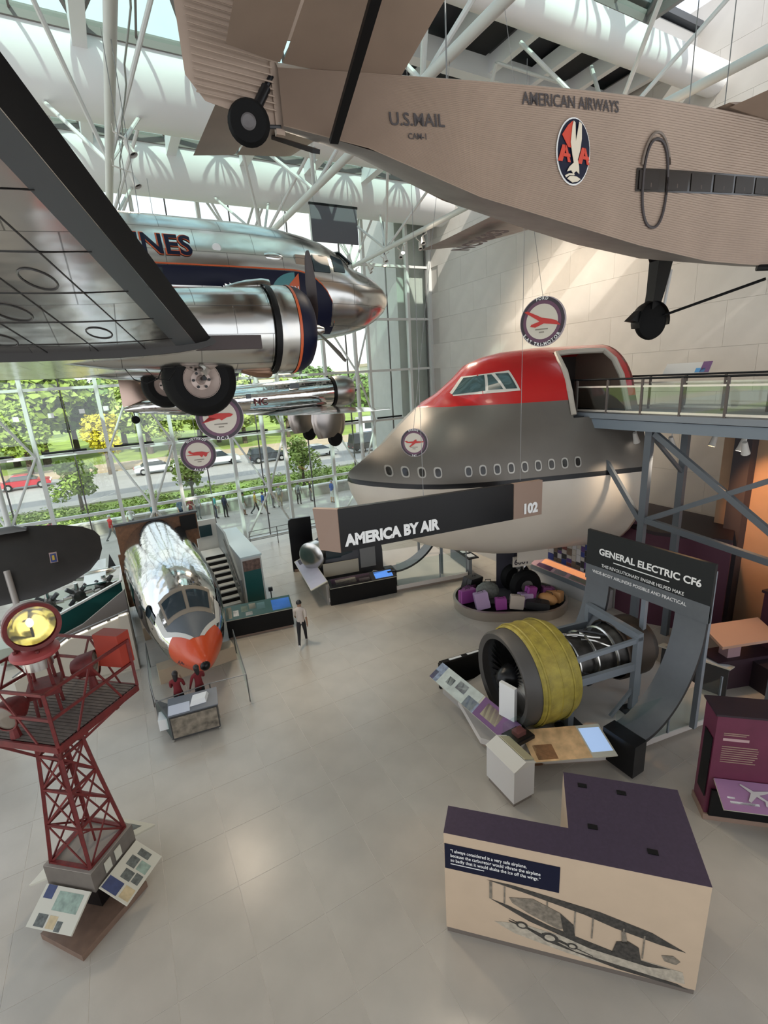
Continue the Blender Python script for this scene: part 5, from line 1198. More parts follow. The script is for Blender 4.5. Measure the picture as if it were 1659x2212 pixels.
for (i, j, it) in ((1, 2, [(.02, .26, .04, .55, BLU), (.32, .5, .3, .62, PHO), (.34, .52, .66, .9, PHO), (.55, .75, .2, .5, PHO), (.56, .75, .55, .9, PHG), (.04, .26, .62, .95, PHY), (.80, .93, .3, .7, PHO)]), (0, 1, [(.06, .26, -.0, .32, BLU), (.36, .9, .1, .55, PHG), (.14, .36, .66, .95, PHO), (.4, .58, .66, .95, PHY), (.6, .72, .75, .98, PHO)]), (2, 3, [(.2, .5, .2, .7, PHO), (.6, .85, .2, .7, BLU)]), (3, 0, [(.2, .6, .2, .7, PHG)])):
    o_ = ((c1[i] + c1[j]) / 2 - cen); o_.z = 0; o_.normalize()
    a, b = c1[i].lerp(c1[j], .04), c1[i].lerp(c1[j], .96)
    tilted_panel(BT, a + o_ * .05 + Vector((0, 0, .80)), b + o_ * .05 + Vector((0, 0, .80)), o_, .50, .30, it)
for k in (0.28, .52): 
    p_ = c1[1].lerp(c1[2], k + .05) + ((c1[1] + c1[2]) / 2 - cen).normalized() * .012; u = (c1[2] - c1[1]).normalized()
    MB().prism([p_ - u * .07 + Vector((0, 0, .84)), p_ + u * .07 + Vector((0, 0, .84)), p_ + u * .07 + Vector((0, 0, 1.06)), p_ - u * .07 + Vector((0, 0, 1.06))], (.01, -.01, 0)).build('plinth_notice', PNL, BT, True)
BRS = M('base_wood', (.19, .12, .085), .5, var=.15, vscale=5)
fb = [V(-2.72, 8.40, 0), V(-2.07, 7.62, 0), V(-1.05, 8.42, 0), V(-1.7, 9.3, 0)]
MB().loft([[p for p in fb], [p + Vector((0, 0, .13)) for p in fb]]).build('floor_base', BRS, BT, True)

# ---------------------------------------------------------------- quote block in the right foreground
QB = thing('exhibit_block', 'cream exhibit block with purple top, quotation and biplane mural', 'display', (4.5, 3.6, 0))
HQ = 2.12
c_ = lambda x, y: V(x * (9 - HQ) / (9 - 2.45), y * (9 - HQ) / (9 - 2.45), 0)
FLc, FRc = V(3.30, 4.87, 0), V(5.88, 2.30, 0)
ux = (FRc - FLc).normalized(); uy = Vector((-ux.y, ux.x, 0)); 
if uy.x < 0: uy = -uy
LQ = (FRc - FLc).length
def q_(u, v, z=0): return FLc + ux * u + uy * v + Vector((0, 0, z))
dth, ddp, usp = .50, 1.62, 1.86                      # thin part depth, thick part depth, where it steps
outl = [(0, 0), (LQ, 0), (LQ, ddp), (usp, ddp), (usp, dth), (0, dth)]
MB().prism([q_(u, v, .12) for u, v in outl], (0, 0, HQ - .12)).build('body', CREAM, QB, True)
MB().prism([q_(u * .995 + .01, v * .99 + .02, 0) for u, v in outl], (0, 0, .12)).build('kick_base', M('kick_brown', (.15, .125, .105), .6), QB, True)
MB().prism([q_(u, v, HQ) for u, v in outl], (0, 0, .006)).build('top', PURPLE, QB, True)
for u, v in ((2.15, 1.38), (2.75, 1.36), (2.22, .6), (3.0, .36)):
    MB().prism([q_(u - .07, v - .04, HQ + .006), q_(u + .07, v - .04, HQ + .006), q_(u + .07, v + .04, HQ + .006), q_(u - .07, v + .04, HQ + .006)], (0, 0, .012)).build('recessed_light', BLACK, QB, True)
zn = -uy * .006
def fq(u, z, off=.0): return q_(u, -off, z)
MB().prism([fq(.01, 1.42), fq(1.72, 1.42), fq(1.72, 1.92), fq(.01, 1.92)], -uy * .008).build('quote_panel', NAVY, QB, True)
for k, l in enumerate(('“I always considered it a very safe airplane,', 'because the carburetor would vibrate the airplane', 'so badly that it would shake the ice off the wings.”')):
    MB().text(l, fq(.10, 1.775 - k * .095, .013), ux, (0, 0, 1), .092, off=.01, sx=.72).build('quote_lettering', INKW, QB, True, smooth=0)
MB().prism([fq(.10, 1.525, .009), fq(.62, 1.525, .009), fq(.62, 1.54, .009), fq(.10, 1.54, .009)], zn * .3).build('quote_credit', INKW, QB, True)
# mural: old biplane photograph printed on the front
INK1 = M('mural_dark', (.045, .04, .033), .7, var=.5, vscale=18); INK2 = M('mural_mid', (.20, .17, .13), .7, var=.4, vscale=14); INK3 = M('mural_pale', (.42, .37, .29), .7, var=.25, vscale=12)
def mural(pts, mt, off=.004): MB().prism([fq(u, z, off) for u, z in pts], zn * .4).build('mural_print', mt, QB, True, smooth=0)
mural([(.78, .52), (1.2, .60), (3.45, .42), (3.5, .20), (2.9, .16), (1.9, .22), (1.1, .36), (.9, .45)], INK3, .002)
mural([(.66, 1.36), (1.05, 1.36), (2.3, 1.22), (3.0, 1.05), (3.45, .82), (3.1, .86), (2.5, .98), (2.1, 1.10), (1.2, 1.27)], INK1)
mural([(.72, .98), (1.0, .92), (1.6, .70), (2.6, .48), (3.3, .42), (3.0, .36), (2.2, .44), (1.3, .70)], INK1)
mural([(1.0, 1.10), (1.35, 1.18), (1.75, 1.02), (1.95, .80), (1.75, .68), (1.3, .86), (1.05, 1.0)], INK2, .006)
mural([(1.75, 1.02), (1.95, .84), (1.98, .62), (1.82, .6)], INK1, .008)
mural([(1.0, .66), (1.3, .56), (2.0, .30), (3.4, .16), (3.55, .10), (2.6, .16), (1.6, .36)], INK1)
mural([(2.55, .72), (2.7, .78), (2.85, .70), (2.9, .45), (2.5, .48)], INK1, .008); mural([(2.6, .95), (2.66, .95), (2.7, .72), (2.62, .72)], INK2, .008)
for u in (.70, .72, .92, 1.55, 1.95, 2.2, 2.62, 2.9): mural([(u, .99 - (u - .7) * .22), (u + .022, .99 - (u - .7) * .22), (u + .022, 1.34 - (u - .7) * .17), (u, 1.34 - (u - .7) * .17)], INK2, .007)
for u, z, r in ((1.2, .58, .07), (1.62, .46, .10), (1.95, .40, .06)): mural([(u + r * 1.3 * math.cos(a), z + r * math.sin(a)) for a in frange(0, 2 * PI - .4, 14)], INK1, .008); mural([(u + r * .8 * math.cos(a), z + r * .6 * math.sin(a)) for a in frange(0, 2 * PI - .4, 14)], INK3, .010)
for k in range(4): mural([(1.0 + k * .25, .62 - k * .05), (1.5 + k * .25, .48 - k * .06), (1.5 + k * .25, .47 - k * .06), (1.0 + k * .25, .60 - k * .05)], INK1, .009)
mural([(3.15, .66), (3.3, .70), (3.4, .62), (3.35, .54), (3.2, .56)], INK2, .006)

# ---------------------------------------------------------------- plum information kiosk at right edge
KI = thing('information_kiosk', 'tall plum information kiosk with pale purple reading shelf', 'display', (9.3, 3.5, 0))
KP = M('kiosk_plum', (.12, .020, .048), .45, var=.1, vscale=3); KS = M('kiosk_side', (.075, .018, .035), .5)
k0, k1 = V(8.95, 3.85, 0), V(9.95, 2.95, 0); kx = (k1 - k0).normalized(); ky = V(-kx.y, kx.x, 0); ky = ky if ky.x > 0 else -ky
kq_ = lambda u, v, z: k0 + kx * u + ky * v + Vector((0, 0, z)); KL = (k1 - k0).length
MB().prism([kq_(0, .02, .14), kq_(KL, .02, .14), kq_(KL, .55, .14), kq_(0, .55, .14)], (0, 0, 2.3)).build('body', KP, KI, True)
MB().prism([kq_(-.03, 0, 2.44), kq_(KL + .03, 0, 2.44), kq_(KL + .03, .6, 2.44), kq_(-.03, .6, 2.44)], (0, 0, .04)).build('cap', M('kiosk_dark', (.018, .008, .014), .5), KI, True)
MB().prism([kq_(-.02, -.02, 0), kq_(KL + .02, -.02, 0), kq_(KL + .02, .58, 0), kq_(-.02, .58, 0)], (0, 0, .14)).build('kick_base', BROWN, KI, True)
MB().prism([kq_(-.012, .06, .5), kq_(-.012, .4, .5), kq_(-.012, .4, 1.9), kq_(-.012, .06, 1.9)], -kx * .01).build('side_slot', BLACK, KI, True)
tilted_panel(KI, kq_(.08, .0, 1.02), kq_(KL + .0, .0, 1.02), -ky, .52, .22, [(.0, 1, 0, 1, M('shelf_lilac', (.30, .15, .27), .5)), (.12, .5, .70, .78, INKW), (.82, .94, .72, .95, INKW), (.10, .2, .56, .62, INKW)])
pl_ = [(-.02, .42), (.02, .42), (.05, .1), (.32, -.05), (.32, -.12), (.04, -.05), (.03, -.26), (.14, -.36), (.14, -.40), (0, -.35), (-.14, -.40), (-.14, -.36), (-.03, -.26), (-.04, -.05), (-.32, -.12), (-.32, -.05), (-.05, .1)]
a_ = kq_(.08, 0, 1.02); dv = -ky * .52 + Vector((0, 0, -.22)); du = kx * (KL - .08); nn = du.cross(dv).normalized(); nn = nn if nn.z > 0 else -nn
rot = lambda p: (p[0] * .76 - p[1] * .65, p[0] * .65 + p[1] * .76)
MB().prism([a_ + du * (.5 + rot(p)[0] * .62) + dv * (.42 - rot(p)[1] * .9) + nn * .012 for p in pl_], nn * .01).build('airplane_picture', M('pic_grey', (.5, .46, .44), .5), KI, True, smooth=0)
MB().prism([kq_(.06, -.05, .14), kq_(KL - .1, -.05, .14), kq_(KL - .1, -.0, .14), kq_(.06, 0, .14)], (0, 0, .62)).build('shelf_support', BLACK, KI, True)
for k, (z, w, h, mt) in enumerate(((2.06, .42, .02, BROWN), (2.02, .38, .02, BROWN), (1.90, .44, .06, M('kiosk_title', (.45, .30, .30), .5)), (1.76, .6, .02, BROWN), (1.71, .62, .018, BROWN), (1.66, .62, .018, BROWN), (1.61, .6, .018, BROWN), (1.56, .62, .018, BROWN), (1.51, .58, .018, BROWN), (1.46, .55, .018, BROWN), (1.41, .6, .018, BROWN))):
    MB().prism([kq_(.14, .018, z), kq_(.14 + w, .018, z), kq_(.14 + w, .018, z + h), kq_(.14, .018, z + h)], -ky * .004).build('text_line', mt, KI, True)
# neighbouring low shelf just right of it
SH = thing('low_plinth', 'cream low plinth beside the plum kiosk', 'plinth', (10.3, 2.5, 0))
MB().box((0, 0, .5), (1.0, .7, .12), rz=-.75).build('top', M('plinth_top', (.42, .33, .26), .5), SH); MB().box((0, 0, .25), (.9, .6, .42), rz=-.75).build('body', CREAM, SH)

# ---------------------------------------------------------------- turbofan engine on its stand
EA = -10.5; er = math.radians(EA)
E_ = thing('jet_engine', 'large turbofan engine with yellow fan casing on a grey stand', 'jet engine', (7.25, 7.85, 0), er)
ZE = 1.62; YCAS = M('yellow_casing', (.30, .24, .035), .55, var=.25, vscale=5, bump=.3, bscale=25); DKM = M('engine_dark_metal', (.075, .07, .065), .38, .7, var=.3, vscale=5); OLV = M('casing_lip', (.06, .055, .05), .5)
MB().lathe([(.98, -.02), (1.12, -.06), (1.17, 0), (1.18, .34), (1.06, .34), (1.02, .1), (.98, -.02)], (0, 0, ZE), (1, 0, 0), n=48).build('inlet_lip', OLV, E_)
MB().lathe([(1.19, .32), (1.24, .36), (1.26, .75), (1.24, 1.2), (1.16, 1.42), (1.0, 1.46), (.9, 1.4)], (0, 0, ZE), (1, 0, 0), n=48).build('fan_casing', YCAS, E_)
for x in (.42, .78, 1.12): MB().lathe([(1.252, x), (1.275, x + .03), (1.252, x + .06)], (0, 0, ZE), (1, 0, 0), n=48).build('casing_band', YCAS, E_)
MB().lathe([(1.04, .1), (1.02, .6), (.0, .62)], (0, 0, ZE), (1, 0, 0), n=40).build('duct_wall', M('duct_dark', (.05, .05, .05), .4), E_)
b0 = None
for k in range(34):
    a = 2 * PI * k / 34
    if b0 is None:
        R = []
        for r, w, tw in ((.32, .10, .5), (.65, .12, .8), (1.0, .13, 1.1)): R.append([(.3 - w * math.cos(tw), -w * math.sin(tw), r), (.3, .012, r), (.3 + w * math.cos(tw), w * math.sin(tw), r), (.3, -.012, r)])
        b0 = MB().loft(R).build('fan_blade', M('fan_blade_metal', (.20, .19, .18), .3, .9), E_); b0.location = (0, 0, ZE)
    else: copy_part(b0, E_, (0, 0, ZE), (a, 0, 0))
MB().lathe([(0, -.18), (.12, -.14), (.24, 0), (.33, .22), (.34, .4)], (0, 0, ZE), (1, 0, 0), n=28).build('spinner', SATIN_BLACK, E_)
MB().lathe([(.62, 1.4), (.66, 1.6), (.6, 2.0), (.54, 2.6), (.56, 3.0), (.66, 3.15), (.72, 3.5), (.74, 3.9), (.66, 4.25), (.3, 4.45), (0, 4.7)], (0, 0, ZE), (1, 0, 0), n=36).build('core', DKM, E_)
random.seed(5)
for k in range(16):
    a = random.uniform(0, 2 * PI); x0 = random.uniform(1.6, 2.2); x1 = x0 + random.uniform(.4, 1.0); r = .66
    MB().sweep([(lerp(x0, x1, q / 5), (r + .04 * math.sin(q)) * math.cos(a + q * .12), ZE + (r + .04 * math.sin(q)) * math.sin(a + q * .12)) for q in range(6)], random.uniform(.015, .035), n=6).build('engine_pipe', CHROME2 if k % 3 else DARKST, E_)
for x in (1.75, 2.3, 2.9): MB().lathe([(.66, x), (.70, x + .02), (.70, x + .06), (.66, x + .08)], (0, 0, ZE), (1, 0, 0), n=32).build('core_flange', CHROME2, E_)
MB().lathe([(.76, 3.2), (.80, 3.25), (.80, 4.0), (.74, 4.05)], (0, 0, ZE), (1, 0, 0), n=32).build('turbine_case', M('turbine_brown', (.06, .045, .035), .5, .6), E_)
for sy in (-.86, .86):
    MB().bar((1.35, sy, 1.62 if sy < 0 else 1.95), (3.35, sy, 1.62 if sy < 0 else 1.95), .10, .2).build('stand_beam', GREYST, E_)
    MB().bar((3.3, sy, .35), (3.3, sy, 2.45), .14, .18, up=(1, 0, 0)).build('stand_post', GREYST, E_)
    MB().bar((1.4, sy * .9, .35), (1.4, sy * .9, 1.3), .14, .16, up=(1, 0, 0)).build('stand_post', GREYST, E_)
    MB().bx(1.15, 1.75, sy * .9 - .22, sy * .9 + .22, .27, .36).build('stand_foot', DARKST, E_); MB().bx(3.05, 3.6, sy - .2, sy + .2, .27, .36).build('stand_foot', DARKST, E_)
    MB().bar((3.3, sy, 1.0), (2.6, sy, .33), .06, .1).build('stand_brace', GREYST, E_)
MB().bar((3.3, -.93, 2.45), (3.3, .93, 2.45), .16, .2).build('stand_crossbeam', GREYST, E_); MB().bar((1.35, -.86, 2.25), (3.3, -.86, 2.35), .08, .12).build('stand_beam', GREYST, E_)
MB().bar((1.4, -.8, .45), (1.4, .8, .45), .14, .16).build('stand_crossbeam', GREYST, E_)
# white podium under the engine with glass screens
PD = thing('engine_podium', 'low white angular podium under the turbofan engine', 'podium', (7.25, 7.85, 0), er)
PODW = M('podium_white', (.62, .58, .54), .4, var=.03, vscale=2)
MB().prism([(-.55, 1.65, .1), (-.75, -.2, .1), (.3, -1.35, .1), (1.75, -1.8, .1), (5.1, -1.75, .1), (5.75, -.6, .1), (5.6, 2.2, .1), (1.5, 2.5, .1)], (0, 0, .17)).build('deck', PODW, PD)
MB().prism([(-.5, 1.6, 0), (-.68, -.2, 0), (.3, -1.28, 0), (1.75, -1.72, 0), (5.05, -1.68, 0), (5.68, -.6, 0), (5.5, 2.1, 0), (1.5, 2.4, 0)], (0, 0, .1)).build('kick_base', M('kick_tan', (.30, .24, .19), .6), PD)
MB().bx(1.85, 3.45, -1.79, -1.77, .27, 1.35).build('glass_screen', CLEAR, PD); MB().bx(3.5, 5.05, -1.79, -1.77, .27, 1.35).build('glass_screen', CLEAR, PD)
for x in (3.47, 5.07): MB().bx(x - .02, x + .02, -1.80, -1.76, .27, 1.4).build('glass_post', GREYST, PD)
# curved grey ribbons and header sign
HS = thing('header_sign', 'dark header sign on two curved grey ribbons behind the engine', 'sign', (10.9, 6.8, 0))
RIB = M('ribbon_grey', (.115, .125, .135), .42, var=.04, vscale=6); RIBE = M('ribbon_edge', (.018, .018, .02), .5); SGN = M('sign_grey', (.016, .018, .019), .5, spec=.3)
def ribbon(root, x0, x1, y0, y1, z0, z1, world=True, n=18):
    rows, r2 = [], []
    for k in range(n + 1):
        t_ = PI / 2 * k / n; x = x0 + (x1 - x0) * math.sin(t_); z = z0 + (z1 - z0) * (1 - math.cos(t_)); nx, nz = math.sin(t_) * (z1 - z0), -math.cos(t_) * (x1 - x0); l = math.hypot(nx, nz); nx, nz = nx / l, nz / l
        rows.append([(x, y0, z), (x, y1, z), (x + nx * .09, y1, z + nz * .09), (x + nx * .09, y0, z + nz * .09)])
    MB().loft(rows, mfun=lambda i, k: 0 if k == 0 else 1).build('ribbon', [RIB, RIBE], root, world, smooth=30)
ribbon(HS, 8.9, 10.87, 5.18, 5.9, .92, 3.2); ribbon(HS, 8.9, 10.87, 7.7, 8.42, .92, 3.2)
MB().bx(10.86, 10.95, 5.15, 8.45, 3.18, 4.62).build('sign_panel', [SGN], HS, True); MB().bx(10.855, 10.9, 5.15, 8.45, 3.18, 3.62).build('sign_lower_band', RIB, HS, True)
for y, w in ((8.15, 0),): pass
MB().text('GENERAL ELECTRIC CF6', (10.852, 8.05, 4.0), (0, -1, 0), (0, 0, 1), .25, off=.03, sx=.98).build('lettering', INKW, HS, True, smooth=0)
MB().bx(10.85, 10.856, 6.1, 7.6, 3.87, 3.895).build('rule', INKW, HS, True)
MB().text('THIS REVOLUTIONARY ENGINE HELPED MAKE', (10.852, 7.95, 3.66), (0, -1, 0), (0, 0, 1), .125, off=.008, sx=.85).build('lettering', INKW, HS, True, smooth=0)
MB().text('WIDE-BODY AIRLINERS POSSIBLE AND PRACTICAL', (10.852, 8.22, 3.42), (0, -1, 0), (0, 0, 1), .125, off=.008, sx=.9).build('lettering', INKW, HS, True, smooth=0)
for y in (5.25, 6.75, 8.3): MB().bx(10.96, 11.08, y - .06, y + .06, .27, 4.4).build('sign_post', GREYST, HS, True)
MB().bx(8.55, 8.95, 5.14, 5.94, .12, .94).build('ribbon_foot', SATIN_BLACK, HS, True); MB().bx(8.55, 8.95, 7.66, 8.46, .27, .94).build('ribbon_foot', SATIN_BLACK, HS, True)
# reading rails round the engine
RR1 = thing('reading_rail', 'slanted reading rail with white and purple pictures before the fan', 'reading panel', (6.7, 8.5, 0))
LAV = M('panel_lavender', (.45, .44, .52), .5); PUR = M('panel_purple', (.16, .07, .19), .5); PBL = M('panel_blue_grey', (.24, .29, .38), .5, var=.4, vscale=9); PGRN = M('panel_green_white', (.55, .60, .55), .5, var=.12, vscale=5)
tilted_panel(RR1, (6.98, 10.05, .98), (7.0, 6.95, .98), (-1, -.2, 0), .55, .18, [(0, .10, .0, 1, PBL), (0, .05, .5, 1, PUR), (.10, .58, 0, 1, PGRN), (.18, .26, .3, .7, PBL), (.30, .42, .15, .6, LAV), (.46, .60, .45, 1, PBL), (.60, 1, 0, 1, PUR), (.66, .84, .15, .8, M('panel_sand', (.50, .44, .30), .5))])
MB().prism([(6.92, 10.0, 0), (7.0, 10.0, 0), (7.0, 7.0, 0), (6.92, 7.0, 0)], (0, 0, .92)).build('support_wall', M('rail_support', (.36, .34, .31), .6), RR1, True)
RR2 = thing('reading_rail', 'lit reading table with golden picture and screen beside the engine', 'reading panel', (8, 6.3, 0))
GOLD = M('panel_gold', (.72, .46, .23), .5, var=.22, vscale=5)
tilted_panel(RR2, (6.95, 6.95, .86), (8.62, 6.12, .86), (-.35, -.94, 0), .78, .2, [(.0, .70, .0, 1, GOLD), (.06, .3, .5, .95, M('panel_rust', (.38, .17, .07), .5, var=.3, vscale=9)), (.72, .98, .1, .85, M('screen_blue', (.25, .38, .62), .3, emit=.35, ecol=(.5, .68, 1)))])
MB().prism([(6.9, 6.75, .0), (8.5, 5.95, .0), (8.55, 6.05, 0), (6.95, 6.85, 0)], (0, 0, .74)).build('support_wall', WOODB, RR2, True)
RR3 = thing('guard_rail_ledge', 'black ledge rail behind the fan inlet', 'rail', (8, 10.3, 0))
MB().bar((6.98, 10.18, .88), (9.0, 9.95, .88), .14, .06).build('ledge', SATIN_BLACK, RR3, True); MB().prism([(6.98, 10.2, 0), (9.0, 9.97, 0), (9.0, 10.05, 0), (6.98, 10.28, 0)], (0, 0, .85)).build('support_wall', BLACK, RR3, True)
for u in (.15, .45): MB().bar(V(6.98, 10.18, .915).lerp(V(9, 9.95, .915), u), V(6.98, 10.18, .915).lerp(V(9, 9.95, .915), u + .2), .08, .01).build('ledge_label', WHITE, RR3, True)
WC = thing('white_cabinet', 'white cabinet with gabled reading top beside the engine rails', 'cabinet', (6.2, 6.5, 0), math.radians(-2))
MB().bx(-.28, .28, -.48, .42, .12, .95).build('body', M('cabinet_white', (.60, .58, .55), .5), WC); MB().bx(-.25, .25, -.44, .38, 0, .12).build('kick_base', M('kick_brown2', (.2, .17, .14), .6), WC)
MB().prism([(-.30, -.5, .95), (.30, -.5, .95), (.02, -.5, 1.08)], (0, .94, 0)).build('gable_top', M('cabinet_top', (.62, .60, .54), .5), WC)
MB().prism([(.30, -.44, .965), (.03, -.44, 1.09), (.03, .36, 1.09), (.30, .36, .965)], (.01, 0, .012)).build('reading_sheet', M('sheet_sand', (.42, .38, .24), .5), WC)
VP_ = thing('upright_label', 'tall white label slab standing in front of the fan', 'label', (6.95, 7.35, 0), math.radians(10))
MB().bx(-.05, .05, -.22, .22, .9, 1.85).build('slab', WHITE, VP_); MB().bx(-.04, .04, -.2, .2, 0, .9).build('post', M('slab_post', (.45, .43, .4), .5), VP_)
AC = thing('acrylic_box', 'small clear acrylic cover beside the white cabinet', 'cover', (6.75, 6.8, 0))
MB().bx(-.28, .28, -.2, .2, .95, 1.25).build('cover', CLEAR, AC); MB().bx(-.1, .15, -.1, .1, .95, 1.06).build('specimen', M('specimen_red', (.14, .04, .04), .5), AC); MB().bx(-.3, .3, -.22, .22, .86, .95).build('base', SATIN_BLACK, AC); MB().bx(-.2, .2, -.15, .15, 0, .86).build('stand', M('stand_grey', (.4, .38, .35), .5), AC)
# tail-end ledges right of the engine
RR4 = thing('reading_rail', 'grey reading ledge at the tail end of the engine podium', 'reading panel', (12.9, 6, 0))
tilted_panel(RR4, (12.75, 7.3, .92), (13.15, 5.55, .92), (1, .2, 0), .45, .12, [(.1, .5, .1, .9, GREYST), (.6, .95, .1, .9, M('ledge_blue', (.5, .56, .62), .5))])
MB().prism([(12.8, 7.2, 0), (13.2, 5.6, 0), (13.28, 5.62, 0), (12.88, 7.22, 0)], (0, 0, .86)).build('support_wall', M('rail_black', (.04, .04, .04), .6), RR4, True)
t = thing('engine_model_case', 'orange and white specimen case beyond the engine tail', 'case', (12.2, 8.35, 0), .3)
MB().bx(-.45, .1, -.3, .3, .9, 1.35).build('orange_specimen', M('specimen_orange', (.45, .15, .02), .5), t); MB().bx(.12, .5, -.3, .3, .9, 1.25).build('white_specimen', WHITE, t); MB().bx(-.6, .6, -.4, .4, 0, .88).build('base', GREYST, t); MB().bx(-.66, .66, -.46, .46, .88, .92).build('ledge', M('ledge_pale', (.5, .53, .48), .4), t)
# ---------------------------------------------------------------- simulator exhibit under the entrance sign
SA = math.radians(-10.6)
SM = thing('simulator_podium', 'low white podium with glass screens under the entrance sign', 'podium', (6.4, 17.2, 0), SA)
MB().prism([(0, .1, .12), (2.95, .0, .12), (6.35, -.05, .12), (6.6, .9, .12), (6.4, 4.2, .12), (.5, 4.6, .12)], (0, 0, .18)).build('deck', PODW, SM)
MB().prism([(.05, .15, 0), (2.95, .06, 0), (6.3, .0, 0), (6.5, .9, 0), (6.3, 4.1, 0), (.55, 4.5, 0)], (0, 0, .12)).build('kick_base', M('kick_tan', (.3, .24, .19), .6), SM)
MB().bx(3.0, 5.0, .03, .05, .3, 1.35).build('glass_screen', CLEAR, SM); MB().bx(5.04, 6.3, .03, .05, .3, 1.35).build('glass_screen', CLEAR, SM)
for x in (5.02, 6.32): MB().bx(x - .02, x + .02, .02, .06, .3, 1.4).build('glass_post', GREYST, SM)
SR = thing('reading_rail', 'black reading rail with purple pictures and blue screen below the entrance sign', 'reading panel', (6.4, 17.2, 0), SA)
MB().bx(.05, 2.95, -.02, .10, 0, .82).build('support_wall', BLACK, SR)
tilted_panel(SR, (.05, .35, 1.02), (2.95, .35, 1.02), (0, -1, 0), .5, .2, [(0, 1, 0, 1, BLACK), (.04, .62, .05, .95, M('panel_aubergine', (.085, .025, .07), .5)), (.10, .40, .2, .75, M('panel_sand2', (.5, .45, .36), .5, var=.1, vscale=6)), (.44, .60, .5, .8, M('panel_pale', (.5, .42, .42), .5)), (.68, .95, .12, .85, M('screen_azure', (.07, .22, .62), .3, emit=.8, ecol=(.1, .3, .85)))], world=False)
SW = thing('reading_rail', 'pale lavender slanted reading board beside the walking man', 'reading panel', (6.4, 17.3, 0), 0)
tilted_panel(SW, (6.95, 20.9, 1.05), (6.45, 17.35, 1.05), (-1, .0, 0), .75, .22, [(0.02, .98, .03, .97, M('board_lavender', (.48, .47, .58), .45, var=.05, vscale=2)), (.02, .2, .2, .8, M('board_photo', (.12, .12, .16), .5, var=.5, vscale=9))])
MB().prism([(6.85, 20.9, 0), (6.95, 20.9, 0), (6.45, 17.3, 0), (6.35, 17.3, 0)], (0, 0, .9)).build('support_wall', M('rail_support', (.36, .34, .31), .6), SW, True)
SP = thing('black_partition', 'black rounded partition panel beside the window behind the lavender board', 'partition', (6.9, 21.6, 0), SA)
MB().prism([(-.55, 0, 0), (.55, 0, 0), (.55, 0, 2.7), (-.4, 0, 2.7), (-.52, 0, 2.62), (-.55, 0, 2.45)], (0, .14, 0)).build('panel', SATIN_BLACK, SP); MB().bx(-.5, .5, -.06, .2, 0, .12).build('foot', BROWN, SP)
SC = thing('simulator_cab', 'dark cockpit section with pale panels on the podium under the sign', 'cockpit', (8.2, 19.6, .3), SA)
MB().loft([[(x, s * w, z) for s, z in ((-1, .0), (1, 0), (1, h * .6), (.6, h), (-.6, h), (-1, h * .6))] for x, w, h in ((-1.4, .7, 1.5), (-.6, 1.0, 1.9), (.8, 1.1, 2.0), (1.6, 1.0, 1.9))]).build('hull', M('cab_dark', (.045, .045, .05), .45, .3), SC)
MB().lathe([(.55, -.1), (.62, -.05), (.65, .4), (.5, .5), (.2, .52), (0, .5)], (-1.3, -.3, 1.2), (-.7, -.7, 0), n=24).build('radome', CHROME2, SC)
MB().bx(-1.2, .4, -1.18, -1.12, .35, .95).build('side_panel', M('cab_sand', (.45, .41, .33), .5), SC); MB().bx(.5, 1.2, -1.2, -1.12, .5, 1.5).build('side_panel', M('cab_grey', (.2, .2, .2), .5), SC)
MB().bx(-1.0, .2, -1.02, -.98, 1.1, 1.5).build('side_window', CKG, SC)
for k in range(4): MB().box((-.6 + k * .55, -1.5, .1 + .02 * k), (.42, .35, .18 + .1 * (k % 2)), rz=.3 * k).build('equipment_box', [WHITE, GREYST, PNL, WHITE][k], SC)
SH2 = thing('ribbon_arch', 'curved dark grey ribbon rising beside the simulator podium', 'ribbon', (9.3, 16.8, 0), SA)

ribbon(SH2, .05, 2.3, .0, .62, .95, 3.3, world=False); 
MB().bx(-.3, .1, -.02, .66, .12, .97).build('ribbon_foot', SATIN_BLACK, SH2); MB().bx(2.28, 2.38, -.05, 3.2, 3.3, 4.4).build('sign_panel', SGN, SH2)
MB().bx(2.3, 2.4, .2, .3, .3, 3.3).build('sign_post', GREYST, SH2); MB().bx(2.3, 2.4, 2.9, 3.0, .3, 3.3).build('sign_post', GREYST, SH2)
t = thing('reading_rail', 'short black ledge with two white cards at the end of the simulator podium', 'reading panel', (12.85, 16.1, 0), SA)
MB().bx(-.05, .1, .0, 1.9, 0, .85).build('support_wall', GREYST, t); MB().bx(-.1, .42, -.05, 1.9, .85, .9).build('ledge', SATIN_BLACK, t); MB().bx(.0, .32, .1, .5, .9, .906).build('card', WHITE, t); MB().bx(.0, .32, .7, 1.0, .9, .906).build('card', WHITE, t)

# ---------------------------------------------------------------- luggage carousel round the nose gear
CA = thing('luggage_carousel', 'oval steel luggage carousel around the nose wheels', 'carousel', (12.35, 13.05, 0), math.radians(-35))
def stad(L, r, z, n=16): return [(L + r * math.cos(a), r * math.sin(a), z) for a in frange(-PI / 2, PI / 2, n)] + [(-L + r * math.cos(a), r * math.sin(a), z) for a in frange(PI / 2, 3 * PI / 2, n)]
MB().loft([stad(.75, 1.42, 0), stad(.75, 1.46, .38), stad(.75, 1.36, .40), stad(.75, 1.36, .30)], caps=True).build('steel_skirt', M('carousel_steel', (.48, .43, .37), .3, .8), CA)
MB().loft([stad(.75, 1.36, .30), stad(.75, .6, .36)], caps=False).build('black_belt', BLACK, CA); MB().loft([stad(.75, .62, .34), stad(.75, .60, .50)]).build('island', M('island_grey', (.10, .10, .11), .5), CA)
MB().bx(-.45, .45, .45, .5, .5, 2.2).build('back_panel', M('gear_panel', (.03, .028, .04), .5), CA)
